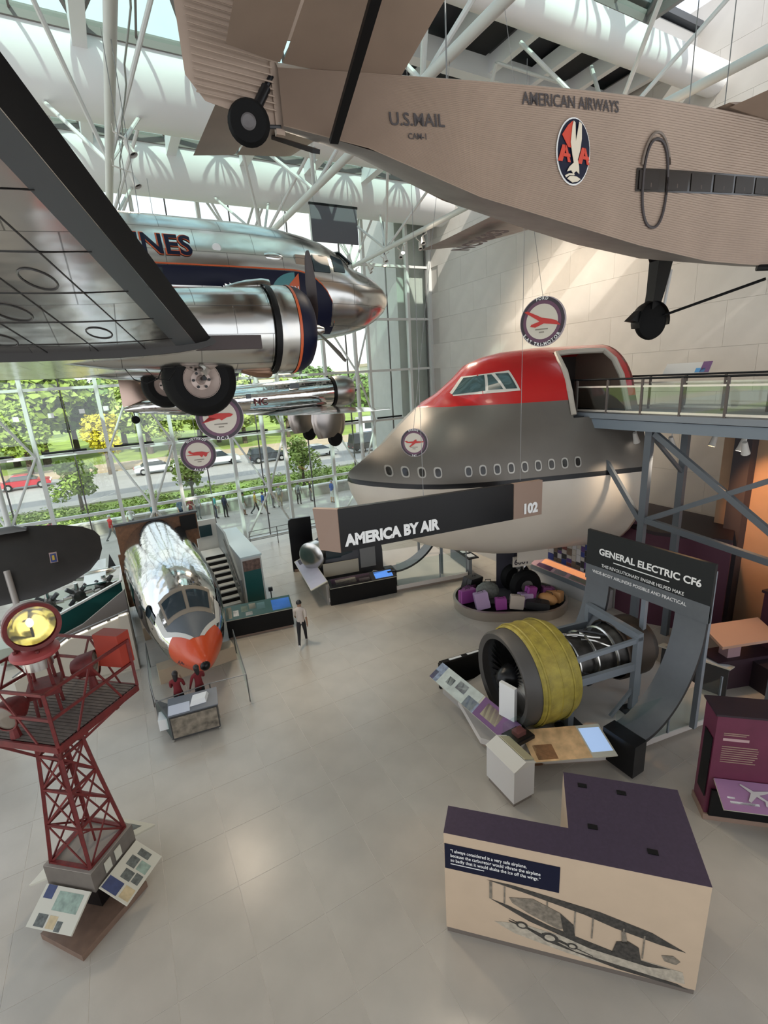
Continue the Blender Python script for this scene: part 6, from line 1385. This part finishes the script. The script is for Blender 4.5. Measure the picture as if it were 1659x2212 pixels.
def bag(u, v, rz, size, mt, label, kind='case'):
    m_ = Matrix.Rotation(math.radians(-35), 3, 'Z'); p = m_ @ Vector((u, v, 0)) + V(12.35, 13.05, .36)
    t = thing('suitcase' if kind == 'case' else 'duffel_bag', label, 'luggage', tuple(p), math.radians(-35) + rz); x, y, z = [q * 1.22 for q in size]; t.rotation_euler = (random.uniform(-.18, .18), random.uniform(-.18, .18), math.radians(-35) + rz)
    if kind == 'case':
        R = [[(a * x / 2 * q, b * y / 2 * q, h) for a, b in ((-1, -1), (1, -1), (1, 1), (-1, 1))] for h, q in ((0, .93), (.04, 1), (z - .04, 1), (z, .93))]
        MB().loft(R).build('shell', mt, t); MB().sweep([(-.1, 0, z), (-.09, 0, z + .05), (.09, 0, z + .05), (.1, 0, z)], .012, n=6).build('handle', SATIN_BLACK, t); MB().bx(-x / 2 - .004, x / 2 + .004, -.01, .01, .03, z - .03).build('zip_strip', SATIN_BLACK, t)
    else:
        MB().ball((0, 0, z / 2), z / 2, n=16, sc=(x / z, y / z, 1)).build('bag_body', mt, t); MB().sweep([(-.15, 0, z * .9), (-.1, 0, z * 1.12), (.1, 0, z * 1.12), (.15, 0, z * .9)], .015, n=6).build('handle', SATIN_BLACK, t)
MG = M('case_magenta', (.30, .06, .28), .5); LAVC = M('case_lilac', (.42, .30, .48), .5); GRYC = M('case_grey', (.16, .17, .15), .6, var=.3, vscale=9); TANC = M('case_tan', (.45, .24, .09), .6); BLKC = M('case_black', (.02, .02, .022), .5); WHC = M('case_cream', (.58, .50, .42), .5); PLC = M('case_plum', (.14, .03, .13), .5)
bag(-1.65, -.45, .5, (.55, .22, .42), MG, 'magenta suitcase at the left end of the carousel'); bag(-1.1, -1.0, .2, (.42, .25, .52), LAVC, 'pink ribbed suitcase at the carousel front'); bag(-1.55, .15, 1.1, (.6, .24, .3), PLC, 'plum suitcase lying at the carousel left rim')
bag(-.9, -.35, .3, (.8, .5, .62), GRYC, 'large grey green duffel bag heaped on the carousel', 'duffel'); bag(-1.45, .75, .9, (.7, .35, .45), BLKC, 'black suitcase with raised handle on the carousel'); bag(-.45, -1.05, .05, (.34, .2, .36), MG, 'small magenta case lower on the carousel front')
bag(.1, -1.02, .0, (.42, .16, .44), WHC, 'cream sign-like case at the carousel front'); bag(.45, -.85, .25, (.4, .3, .42), LAVC, 'lilac suitcase near the nose wheels'); bag(.85, -1.0, -.1, (.7, .3, .26), BLKC, 'flat black suitcase on the carousel front right')
bag(1.25, -.75, -.35, (.6, .36, .38), TANC, 'tan leather bag at the right end of the carousel', 'duffel'); bag(1.6, -.45, -.6, (.5, .3, .34), TANC, 'tan leather suitcase at the carousel right rim'); bag(.6, -.72, .5, (.3, .22, .6), MG, 'tall magenta case leaning by the nose tyres'); bag(1.35, -.25, .2, (.4, .26, .4), PLC, 'plum case behind the tan bags')

# ---------------------------------------------------------------- exhibit walls along the right side
EW = thing('exhibit_case_wall', 'white display case wall with lilac windows under the jumbo jet', 'display case', (15.2, 18, 0))
WLT = M('exhibit_wall_white', (.58, .57, .56), .5)
MB().bx(15.0, 15.5, 15.4, 22.5, 0, .75).build('base', WLT, EW, True); MB().bx(15.0, 15.5, 15.4, 22.5, 2.1, 2.6).build('header', WLT, EW, True); MB().bx(15.4, 15.5, 15.4, 22.5, .75, 2.1).build('back', M('case_back', (.30, .22, .36), .5, var=.4, vscale=3), EW, True)
for y in (15.45, 17.2, 20.0, 22.4): MB().bx(15.0, 15.5, y - .14, y + .14, .75, 2.1).build('pillar', WLT, EW, True)
for y0, y1 in ((15.6, 17.05), (17.35, 19.85), (20.15, 22.25)): MB().bx(15.02, 15.04, y0, y1, .75, 2.1).build('case_glass', CLEAR, EW, True); MB().bx(15.0, 15.06, y0, y1, .72, .78).build('case_sill', MG, EW, True)
for k in range(9):
    y = 15.9 + k * .75; MB().box((15.25, y, .95 + .1 * (k % 3)), (.2, .35, .35 + .12 * (k % 2)), rz=.2 * k).build('artifact', [LAVC, GREYST, WHITE, MG, BLACK][k % 5], EW, True)
# collage wall of colourful pictures and lit table
CW_ = thing('picture_wall', 'collage wall of many small colourful pictures behind the carousel', 'display', (15.4, 12.6, 0))
MB().bx(15.3, 15.45, 9.4, 14.9, 0, 2.75).build('backing', M('collage_back', (.36, .34, .32), .6), CW_, True)
random.seed(12); COLS = [M('coll_%s' % n, c, .5) for n, c in (('blue', (.04, .06, .25)), ('yellow', (.5, .45, .12)), ('cream', (.55, .5, .42)), ('black', (.03, .03, .03)), ('white', (.62, .6, .58)), ('violet', (.10, .05, .2)), ('red', (.22, .06, .05)), ('brown', (.18, .12, .08)))]
k = 0
y = 14.8
while y > 9.6:
    w = random.uniform(.18, .4); z = 1.0
    while z < 2.6:
        h = random.uniform(.14, .32); MB().bx(15.285, 15.305, y - w + .02, y, z, min(z + h - .02, 2.72)).build('picture', COLS[random.choice((0, 1, 2, 2, 2, 3, 3, 4, 4, 5, 5, 6, 7, 7))], CW_, True); z += h
    y -= w
LT = thing('lit_table', 'lit display table with glowing orange and lilac panels by the picture wall', 'table', (14.8, 13, 0))
MB().bx(14.75, 15.25, 10.6, 14.2, 0, .75).build('base', WLT, LT, True); MB().bx(14.7, 14.76, 10.5, 14.25, .55, .8).build('fascia', GREYST, LT, True)
tilted_panel(LT, (15.2, 14.2, 1.05), (15.2, 10.6, 1.05), (-1, 0, 0), .55, .25, [(0, 1, 0, 1, M('table_pink', (.55, .32, .36), .4)), (.1, .85, .08, .55, M('table_glow', (.8, .42, .16), .4, emit=.5, ecol=(1, .5, .2))), (.08, .3, .6, .95, MG), (.34, .5, .6, .95, WHITE), (.55, .8, .6, .95, M('table_green', (.5, .6, .4), .4))], bracket=False)
# plum gallery walls right of the engine
PW = thing('plum_partition', 'tall dark plum partition wall behind the header sign', 'partition', (16, 9.5, 0))
MB().prism([(15.5, 13.2, 0), (15.2, 9.2, 0), (16.2, 7.3, 0), (16.35, 7.35, 0), (15.4, 9.25, 0), (15.7, 13.2, 0)], (0, 0, 3.3)).build('panel', PLUM, PW, True)
MB().prism([(15.9, 13.4, 3.3), (15.2, 9.2, 3.3), (16.2, 7.3, 3.3), (18.2, 8.2, 3.3), (18.4, 13.4, 3.3)], (0, 0, .12)).build('top', M('plum_top', (.018, .008, .012), .6), PW, True)
PW2 = thing('plum_curved_wall', 'dark plum curved wall under the jumbo jet tail end', 'partition', (16, 12, 0))
MB().loft([[(15.9 + .9 * math.cos(a), 11.6 + 1.7 * math.sin(a), z) for a in frange(PI * .6, PI * 1.45, 12)] for z in (2.75, 4.25)], caps=False, closed=False).build('panel', PLUM, PW2, True)
# small tilted information signs and cases at far right
for k, (x, y, z, rz, lb) in enumerate(((14.2, 5.9, 1.35, -.35, 'salmon-lit open case lid right of the header sign'),)):
    t = thing('display_case', lb, 'display case', (x, y, 0), rz)
    MB().bx(-.9, .9, -.35, .35, 0, .9).build('base', M('case_dark', (.03, .012, .02), .5), t); MB().prism([(-.9, -.4, 1.35), (.9, -.4, 1.35), (.9, .35, 1.6), (-.9, .35, 1.6)], (0, 0, .08)).build('lid', M('lid_salmon', (.45, .27, .19), .5), t)
    for sx in (-.85, .85): MB().bx(sx - .05, sx + .05, .25, .35, .9, 1.55).build('lid_post', M('post_salmon', (.40, .27, .2), .5), t)
    MB().bx(-.5, -.1, -.2, .1, .9, 1.2).build('specimen', M('specimen_pink', (.35, .22, .24), .5), t)
t = thing('screen_table', 'dark table with a bright tilted screen at the right edge', 'table', (14.9, 4.9, 0), -.3)
MB().bx(-.8, .8, -.5, .5, 0, .8).build('base', M('table_dark', (.02, .012, .016), .5), t); MB().prism([(-.5, -.45, .9), (.4, -.45, .9), (.4, .05, 1.1), (-.5, .05, 1.1)], (0, 0, .03)).build('screen', M('screen_white', (.7, .7, .8), .3, emit=.7, ecol=(.8, .8, 1)), t)
t = thing('plum_case', 'big plum display box at the right edge behind the open case', 'display case', (16.3, 4.8, 0), -.25)
MB().bx(-1.0, 1.0, -1.0, 1.0, 0, 2.3).build('body', PLUM, t); MB().bx(-1.05, 1.05, -1.05, 1.05, 2.3, 2.38).build('cap', M('plum_cap', (.03, .01, .018), .5), t)

# ---------------------------------------------------------------- upper walkway to the jumbo jet
BG = thing('walkway_bridge', 'grey steel walkway bridge with glass railing leading to the jumbo jet', 'bridge', (14, 7, 0))
BXn, BXf = 13.05, 15.1
MB().bx(BXn, BXf, 1.5, 10.9, 7.38, 7.5).build('deck', M('deck_grey', (.16, .16, .165), .6), BG, True)
MB().bx(BXn - .06, BXn + .04, 1.5, 10.9, 7.36, 7.52).build('deck_fascia', GREYST, BG, True); MB().bx(BXn - .02, BXn + .16, 1.5, 10.55, 7.06, 7.34).build('edge_beam', M('beam_blue_grey', (.17, .205, .24), .5), BG, True)
MB().bx(BXf - .16, BXf, 1.5, 10.9, 7.06, 7.36).build('edge_beam', GREYST, BG, True)
for x, nm in ((BXn, 0), (BXf, 1)):
    ysx = [10.85, 9.75, 8.65, 7.55, 6.45, 5.35, 4.25, 3.15, 2.05]
    for y in ysx: MB().bx(x - .025, x + .025, y - .03, y + .03, 7.45, 8.52).build('rail_post', M('rail_post_brown', (.10, .08, .07), .5), BG, True)
    for a, b in zip(ysx[:-1], ysx[1:]): MB().bx(x - .006, x + .006, b + .04, a - .04, 7.62, 8.28).build('glass_panel', CLEAR, BG, True)
    MB().bx(x - .02, x + .02, 2, 10.85, 7.56, 7.62).build('bottom_rail', M('bright_rail', (.72, .66, .58), .25, .6), BG, True); MB().bx(x - .02, x + .02, 2, 10.85, 8.28, 8.33).build('mid_rail', M('bright_rail', (.72, .66, .58), .25, .6), BG, True)
    MB().tube((x, 2, 8.52), (x, 10.95, 8.52), .03, n=10).build('hand_rail', SATIN_BLACK, BG, True)
BEAMG = M('truss_blue_grey', (.105, .12, .135), .55)
MB().bar((13.2, 8.4, 7.06), (13.2, 8.4, 0), .16, .2, up=(0, 1, 0)).build('column', BEAMG, BG, True)
for a, b, w in (((13.2, 10.5, 7.0), (13.2, 8.4, 4.3), .12), ((13.2, 8.25, 7.0), (13.2, 5.1, 4.8), .13), ((13.2, 8.4, 4.4), (13.2, 5.0, 6.3), .11), ((13.2, 8.35, 4.45), (13.2, 4.9, 4.1), .14), ((15.0, 8.4, 4.4), (15.0, 5.0, 6.3), .10)): MB().bar(a, b, w, w * 1.2).build('brace', BEAMG, BG, True)
MB().bar((15.0, 8.4, 7.06), (15.0, 8.4, 0), .16, .2, up=(0, 1, 0)).build('column', BEAMG, BG, True)
MB().bar((13.2, 8.4, 4.4), (15.0, 8.4, 4.4), .1, .14).build('cross_beam', BEAMG, BG, True); MB().bar((13.2, 8.4, 7.0), (15.0, 8.4, 5.6), .08, .1).build('brace', BEAMG, BG, True)
MB().bar((13.2, 4.6, 7.06), (13.2, 4.6, 0), .16, .2, up=(0, 1, 0)).build('column', BEAMG, BG, True)
for k in range(8): MB().bar((BXn + .1, 2.2 + k * 1.15, 7.2), (BXf - .1, 2.2 + k * 1.15, 7.2), .08, .18).build('floor_joist', BEAMG, BG, True)
# stone stair pier behind and return wall with warm lamplight painted into its colour
WRT = MB().bx(17.6, 18.1, -1.0, 8.6, 0, 7.0).build('wall_return', M('warm_lit_stone', (.46, .30, .19), .7, var=.04, vscale=2)); WRT['kind'] = 'structure'; WRT['label'] = 'stone return wall at the right edge with warm lamplight in its colour'
MB_ = MB().bx(17.2, 17.6, 7.6, 8.1, 0, 7.0).build('trim_2', M('column_dark', (.055, .045, .05), .6)); MB_['kind'] = 'structure'; MB_['label'] = 'dark square column behind the walkway'
# walkway spotlights
for k, (x, y, lit) in enumerate(((13.6, 8.0, 1), (14.2, 6.5, 1), (13.7, 6.2, 2), (14.4, 5.3, 1), (13.9, 9.3, 1), (14.6, 7.4, 2))):
    s_ = spotlight((x, y, 6.75), (-.3 if k % 2 else .6, .1, -1), 'small spotlight under the walkway bridge with glowing lens', 'spotlights under the walkway', lit, hang=(x, y, 7.4))
# real lamps of these fittings
def lamp(name, loc, aim, watt, col, size=.9, blend=.6, rad=.12):
    l = bpy.data.lights.new(name, 'SPOT'); l.energy = watt; l.color = col; l.spot_size = size; l.spot_blend = blend; l.shadow_soft_size = rad
    o = bpy.data.objects.new(name, l); COL.objects.link(o); o.location = loc; o.rotation_euler = (V(aim) - V(loc)).to_track_quat('-Z', 'Y').to_euler(); return o
lamp('spot_lamp', (13.6, 6.2, 6.55), (7.8, 5.9, .6), 420, (1, .55, .25), .55)
lamp('spot_lamp', (14.6, 7.4, 6.5), (17.6, 6.4, 4.2), 520, (1, .48, .2), 1.1)
lamp('spot_lamp', (13.6, 8.0, 6.5), (12.5, 10.5, 4.0), 160, (1, .8, .6), 1.0)
lamp('spot_lamp', (14.2, 6.5, 6.5), (13.5, 4.5, 0), 260, (1, .58, .3), .8)
# signs on the upper level beyond the bridge rail
for x, y, mt, lb in ((15.9, 9.1, M('upper_panel_white', (.62, .62, .6), .5), 'white reading panel with purple edge on the upper walkway'), (15.6, 5.6, M('upper_panel_sand', (.46, .42, .26), .5), 'sand coloured reading panel on the upper walkway near the frame edge')):
    t = thing('upper_reading_panel', lb, 'reading panel', (x, y, 7.5), -1.25)
    MB().tube((0, 0, 0), (0, 0, 1.0), .05, n=8).build('post', DARKST, t)
    MB().prism([(-.62, -.25, 1.0), (.62, -.25, 1.0), (.62, .25, 1.3), (-.62, .25, 1.3)], (0, 0, .04)).build('board', mt, t); MB().prism([(.38, -.25, 1.046), (.62, -.25, 1.046), (.62, .25, 1.346), (.38, .25, 1.346)], (0, 0, .008)).build('board_edge', PUR, t); MB().prism([(.25, -.24, 1.052), (.5, -.24, 1.052), (.5, -.05, 1.166), (.25, -.05, 1.166)], (0, 0, .008)).build('board_tab', M('tab_blue', (.08, .3, .6), .5), t)
t = MB().bx(BXf, 17.6, 1.5, 10.9, 7.3, 7.45).build('upper_floor', M('upper_floor_grey', (.2, .19, .18), .6)); t['kind'] = 'structure'; t['label'] = 'upper landing floor beyond the walkway'

# ---------------------------------------------------------------- around the standing airliner nose
CS = thing('display_counter', 'glass-topped display counter with sepia photograph front under the orange nose', 'display case', (.4, 12.2, 0), math.radians(-8))
MB().prism([(-.58, 0, .06), (.62, 0, .06), (.62, .55, .06), (-.58, .55, .06), (-.95, .95, .06)], (0, 0, .74)).build('body', M('counter_dark', (.045, .045, .045), .45), CS)
MB().prism([(-.55, -.02, .12), (.6, -.02, .12), (.6, -.02, .72), (-.55, -.02, .72)], (0, .03, 0)).build('front_photo', M('sepia_photo', (.20, .17, .13), .5, var=.6, vscale=5), CS)
MB().prism([(-.6, -.05, .80), (.66, -.05, .80), (.66, .58, .92), (-.6, .58, .92)], (0, 0, .03)).build('top_panel', M('counter_top', (.14, .155, .18), .35), CS)
MB().prism([(-.58, -.03, .835), (-.05, -.03, .835), (-.05, .3, .90), (-.58, .3, .90)], (0, 0, .012)).build('white_text_card', M('card_blue_white', (.55, .58, .66), .4), CS)
MB().loft([[(-.05 + x, y, z) for x, y, z in ((0, .1, .86), (.42, .12, .86), (.5, .4, .92), (.08, .38, .92))], [(-.05 + x, y, z) for x, y, z in ((.05, .14, .99), (.4, .16, .99), (.46, .38, 1.02), (.1, .36, 1.02))]]).build('model_wing', WHITE, CS)
MB().prism([(-.95, .93, .12), (-.60, 0, .12), (-.60, 0, .75), (-.95, .93, .75)], (-.012, 0, 0)).build('side_glass', CLEAR, CS); MB().bx(-.88, -.62, .2, .6, .3, .62).build('side_card', WHITE, CS)
for x, y in ((-.58, .02), (.6, .02), (.6, .5), (-.9, .9)): MB().tube((x, y, 0), (x, y, .08), .035, n=8).build('foot', CHROME2, CS)
BR_ = thing('barrier_rail', 'thin grey metal barrier rail around the airliner nose', 'rail', (.7, 13.2, 0))
RM = M('rail_metal', (.20, .20, .195), .4, .6)
pr = [(-.45, 16.6), (-.5, 14.2), (-.42, 12.95), (1.0, 13.0), (2.0, 12.85), (2.25, 15.8)]
for p in pr: MB().tube((p[0], p[1], 0), (p[0], p[1], .92), .018, n=8).build('post', RM, BR_, True)
for a, b in zip(pr[:-1], pr[1:]): MB().tube((a[0], a[1], .92), (b[0], b[1], .92), .016, n=8).build('top_rail', RM, BR_, True)
for a, b in ((pr[4], pr[5]), (pr[0], pr[1])): MB().prism([(a[0], a[1], .1), (b[0], b[1], .1), (b[0], b[1], .86), (a[0], a[1], .86)], (.008, 0, 0)).build('glass_panel', CLEAR, BR_, True)
person((.18, 13.22, 0), 2.9, 'fold', 'person in a dark red jacket and black skirt at the barrier, left of two', C_DRED, C_BLK, skin=1, hair=0, near=True, sleeves=True, sc=.86, long_hair=True)
person((.74, 13.2, 0), -2.9, 'rail', 'person in a dark red jacket with a hand on the barrier rail, right of two', C_DRED, C_BLK, skin=1, hair=0, near=True, sleeves=True, sc=.86, long_hair=True)

# stair kiosk beside the nose
ST = thing('stair_kiosk', 'white stair flight with black treads and teal panelled side wall', 'stairs', (2.5, 19.2, 0))
STW = M('stair_white', (.60, .62, .60), .45)
for k in range(8):
    y = 19.4 + k * .30; z = .19 * (k + 1)
    MB().bx(2.45, 3.3, y, y + .34, z - .05, z).build('tread', STW, ST, True); MB().bx(2.45, 3.3, y + .28, y + .32, z, z + .14).build('riser', BLACK, ST, True)
MB().bx(2.45, 3.3, 21.8, 23.2, 1.5, 1.56).build('landing', STW, ST, True)
MB().prism([(3.32, 19.2, 0), (3.32, 23.3, 0), (3.32, 23.3, 2.75), (3.32, 21.4, 2.75), (3.32, 19.2, 1.25)], (.08, 0, 0)).build('inner_side', M('stair_side_grey', (.28, .31, .31), .35), ST, True)
MB().bx(3.4, 4.2, 18.75, 23.3, .12, 2.3).build('kiosk_body', STW, ST, True); MB().bx(3.45, 4.15, 18.73, 18.76, .14, 2.2).build('teal_panel', TEAL, ST, True); MB().bx(3.45, 4.15, 18.72, 18.75, 1.75, 2.2).build('panel_photo', M('photo_brown', (.16, .10, .08), .5, var=.5, vscale=8), ST, True)
MB().bx(4.19, 4.22, 18.8, 23.2, .14, 2.2).build('teal_panel', M('teal_pale', (.12, .22, .21), .4), ST, True); MB().bx(3.38, 4.24, 18.72, 23.3, 2.3, 2.38).build('white_top', M('top_pale_blue', (.55, .66, .68), .35), ST, True); MB().bx(3.43, 4.18, 18.8, 23.2, 0, .12).build('kick_base', BROWN, ST, True)
MB().bx(2.4, 3.35, 23.3, 23.4, 1.5, 3.0).build('end_wall', STW, ST, True); MB().bx(2.55, 3.1, 23.26, 23.3, 2.2, 2.75).build('end_screen', M('screen_dark_teal', (.02, .05, .06), .2), ST, True)
MB().tube((3.3, 19.3, 1.0), (3.3, 21.6, 2.4), .02, n=8).build('hand_rail', RM, ST, True)
CN = thing('console_table', 'long black console table with teal maps and a blue screen', 'table', (3.4, 16.6, 0), math.radians(-10))
MB().bx(-1.2, 1.2, .0, .7, .1, .78).build('body', BLACK, CN); MB().bx(-1.15, 1.15, .05, .65, 0, .1).build('kick_base', BROWN, CN)
tilted_panel(CN, (-1.22, .78, 1.0), (1.22, .78, 1.0), (0, -1, 0), .8, .2, [(0, 1, 0, 1, M('console_teal', (.015, .07, .065), .4)), (.02, .1, .1, .9, M('console_sand', (.36, .33, .25), .5)), (.12, .2, .4, .8, WHITE), (.24, .34, .2, .6, PHG), (.36, .46, .1, .5, PNL), (.30, .40, .66, .9, WHITE), (.48, .6, .15, .6, M('console_cyan', (.15, .3, .33), .5)), (.70, .98, .15, .9, M('screen_night', (.03, .09, .3), .2, emit=.4, ecol=(.06, .2, .6)))], world=False, bracket=False)
MB().tube((.55, .85, .9), (.55, .85, 1.3), .02, n=8).build('microphone_stand', BLACK, CN); MB().bx(.47, .63, .8, .9, 1.28, 1.42).build('small_monitor', BLACK, CN)
# far rail by the window
t = thing('window_rail', 'thin grey rail along the foot of the glass wall', 'rail', (9, 26.6, 0))
for k in range(6): MB().tube((-3.5 + k * 1.6, 0, 0), (-3.5 + k * 1.6, 0, 1.0), .025, n=8).build('post', RM, t)
for z in (.45, .72, 1.0): MB().tube((-3.5, 0, z), (4.5, 0, z), .018, n=8).build('bar', RM, t)

# ---------------------------------------------------------------- ramp and engine display at left
RP = thing('access_ramp', 'beige access ramp wall with lit metal handrail left of the airliner nose', 'ramp', (-2, 17.2, 0))
RPW = M('ramp_beige', (.50, .45, .37), .6)
MB().prism([(-.5, 16.75, 0), (-.5, 19.2, 0), (-4.6, 19.2, 0), (-4.6, 16.9, 0)], (0, 0, .05)).build('footing', RPW, RP, True)
MB().prism([(-.45, 16.8, .05), (-3.9, 17.2, .05), (-3.9, 17.2, .5), (-2.2, 17.0, 1.55), (-.45, 16.8, 2.0)], (.02, .15, 0)).build('side_wall', RPW, RP, True)
MB().prism([(-.5, 18.6, .05), (-3.6, 19.0, .05), (-3.6, 19.0, .6), (-2.0, 18.8, 1.2), (-.5, 18.6, 2.2)], (.02, .12, 0)).build('inner_wall', M('ramp_grey', (.20, .175, .16), .6), RP, True)
for a, b in (((-3.9, 17.18, .72), (-2.2, 16.98, 1.72)), ((-2.2, 16.98, 1.72), (-.45, 16.78, 2.16))):
    MB().tube(a, b, .022, n=8).build('hand_rail', RM, RP, True)
    n_ = 3
    for k in range(n_): MB().bar(V(a).lerp(V(b), k / n_ + .03) + Vector((0, 0, -.10)), V(a).lerp(V(b), (k + 1) / n_ - .03) + Vector((0, 0, -.10)), .03, .05).build('light_strip', M('strip_glow', (.9, .85, .75), .4, emit=.7, ecol=(1, .93, .8)), RP, True)
MB().bx(-1.25, -1.0, 16.83, 16.86, 1.12, 1.2).build('wall_plate', DARKST, RP, True)
MB().bx(-.75, -.47, 16.72, 17.0, 0, 2.0).build('end_pier', RPW, RP, True)
RP.location.x -= .3
TD = thing('engine_display_stand', 'teal and white angular stand showing old engines below the dark wing', 'display', (-3, 20.5, 0))
MB().prism([(-5.0, 19.6, .1), (-3.2, 19.6, .1), (-1.0, 21.0, .1), (-.9, 24.5, .1), (-5.0, 24.5, .1)], (0, 0, .6)).build('base', M('stand_pale_green', (.44, .48, .40), .5), TD, True)
MB().prism([(-3.55, 19.55, .15), (-3.1, 19.5, .15), (-.95, 20.9, .15), (-.95, 20.9, 1.75), (-3.1, 19.5, 1.45), (-3.55, 19.55, 1.42)], (-.03, .05, 0)).build('teal_screen', TEAL, TD, True)
for a, b in (((-5.0, 19.5, 1.42), (-3.1, 19.5, 1.47)), ((-3.1, 19.5, 1.47), (-.95, 20.9, 1.77)), ((-.95, 20.9, 1.77), (-.85, 23, 1.85))): MB().bar(a, b, .10, .07).build('white_rail', WHITE, TD, True)
for k in range(3):
    x = -3.5 + k * .95; y = 21.4 + .3 * k
    g_ = thing('radial_engine', ('dark inline engine block', 'dark radial engine with bright pipes', 'dark engine with black cylinders')[k] + ' on the teal stand', 'engine', (x, y, .7), .3 * k)
    MB().lathe([(0, -.35), (.22, -.33), (.26, 0), (.22, .3), (0, .34)], (0, 0, .62), (0, -1, 0), n=18).build('crankcase', DKM, g_)
    for q in range(8):
        a = 2 * PI * q / 8; d = Vector((math.cos(a), 0, math.sin(a))); MB().tube(V(0, -.05, .62) + d * .2, V(0, -.05, .62) + d * .5, .085, n=8).build('cylinder', DARKST if q % 2 else CHROME2, g_)
        MB().tube(V(0, .2, .62) + d * .22, V(0, .02, .62) + d * .5, .02, n=6).build('intake_pipe', CHROME2, g_)
    MB().bx(-.3, .3, -.25, .25, 0, .2).build('engine_stand', SATIN_BLACK, g_)
t = thing('model_aircraft', 'silver model aircraft lying on the far engine stand', 'model', (-2.0, 23.2, 1.2))
MB().ball((0, 0, .35), .25, n=14, sc=(3.6, 1, .9)).build('hull', CHROME2, t); MB().bx(-.3, .5, -1.6, 1.6, .4, .46).build('wing', CHROME2, t); MB().bx(-.9, -.6, -.5, .5, .38, .42).build('tailplane', CHROME2, t); MB().tube((0, 0, -.5), (0, 0, .2), .05, n=8).build('stand', DARKST, t); MB().prism([(.6, .0, .5), (.9, 0, .5), (.75, 0, 1.1)], (0, .04, 0)).build('fin', DARKST, t)
# tidy white partition at far left behind the beacon
t = thing('white_partition', 'plain white partition behind the beacon tower at the left edge', 'partition', (-4.6, 15.6, 0))
MB().bx(-.9, .3, -.05, .05, .1, 3.2).build('panel', WHITE, t); MB().bx(-.95, .35, -.08, .08, 0, .1).build('foot', STEEL_W, t)
bpy.context.view_layer.update()
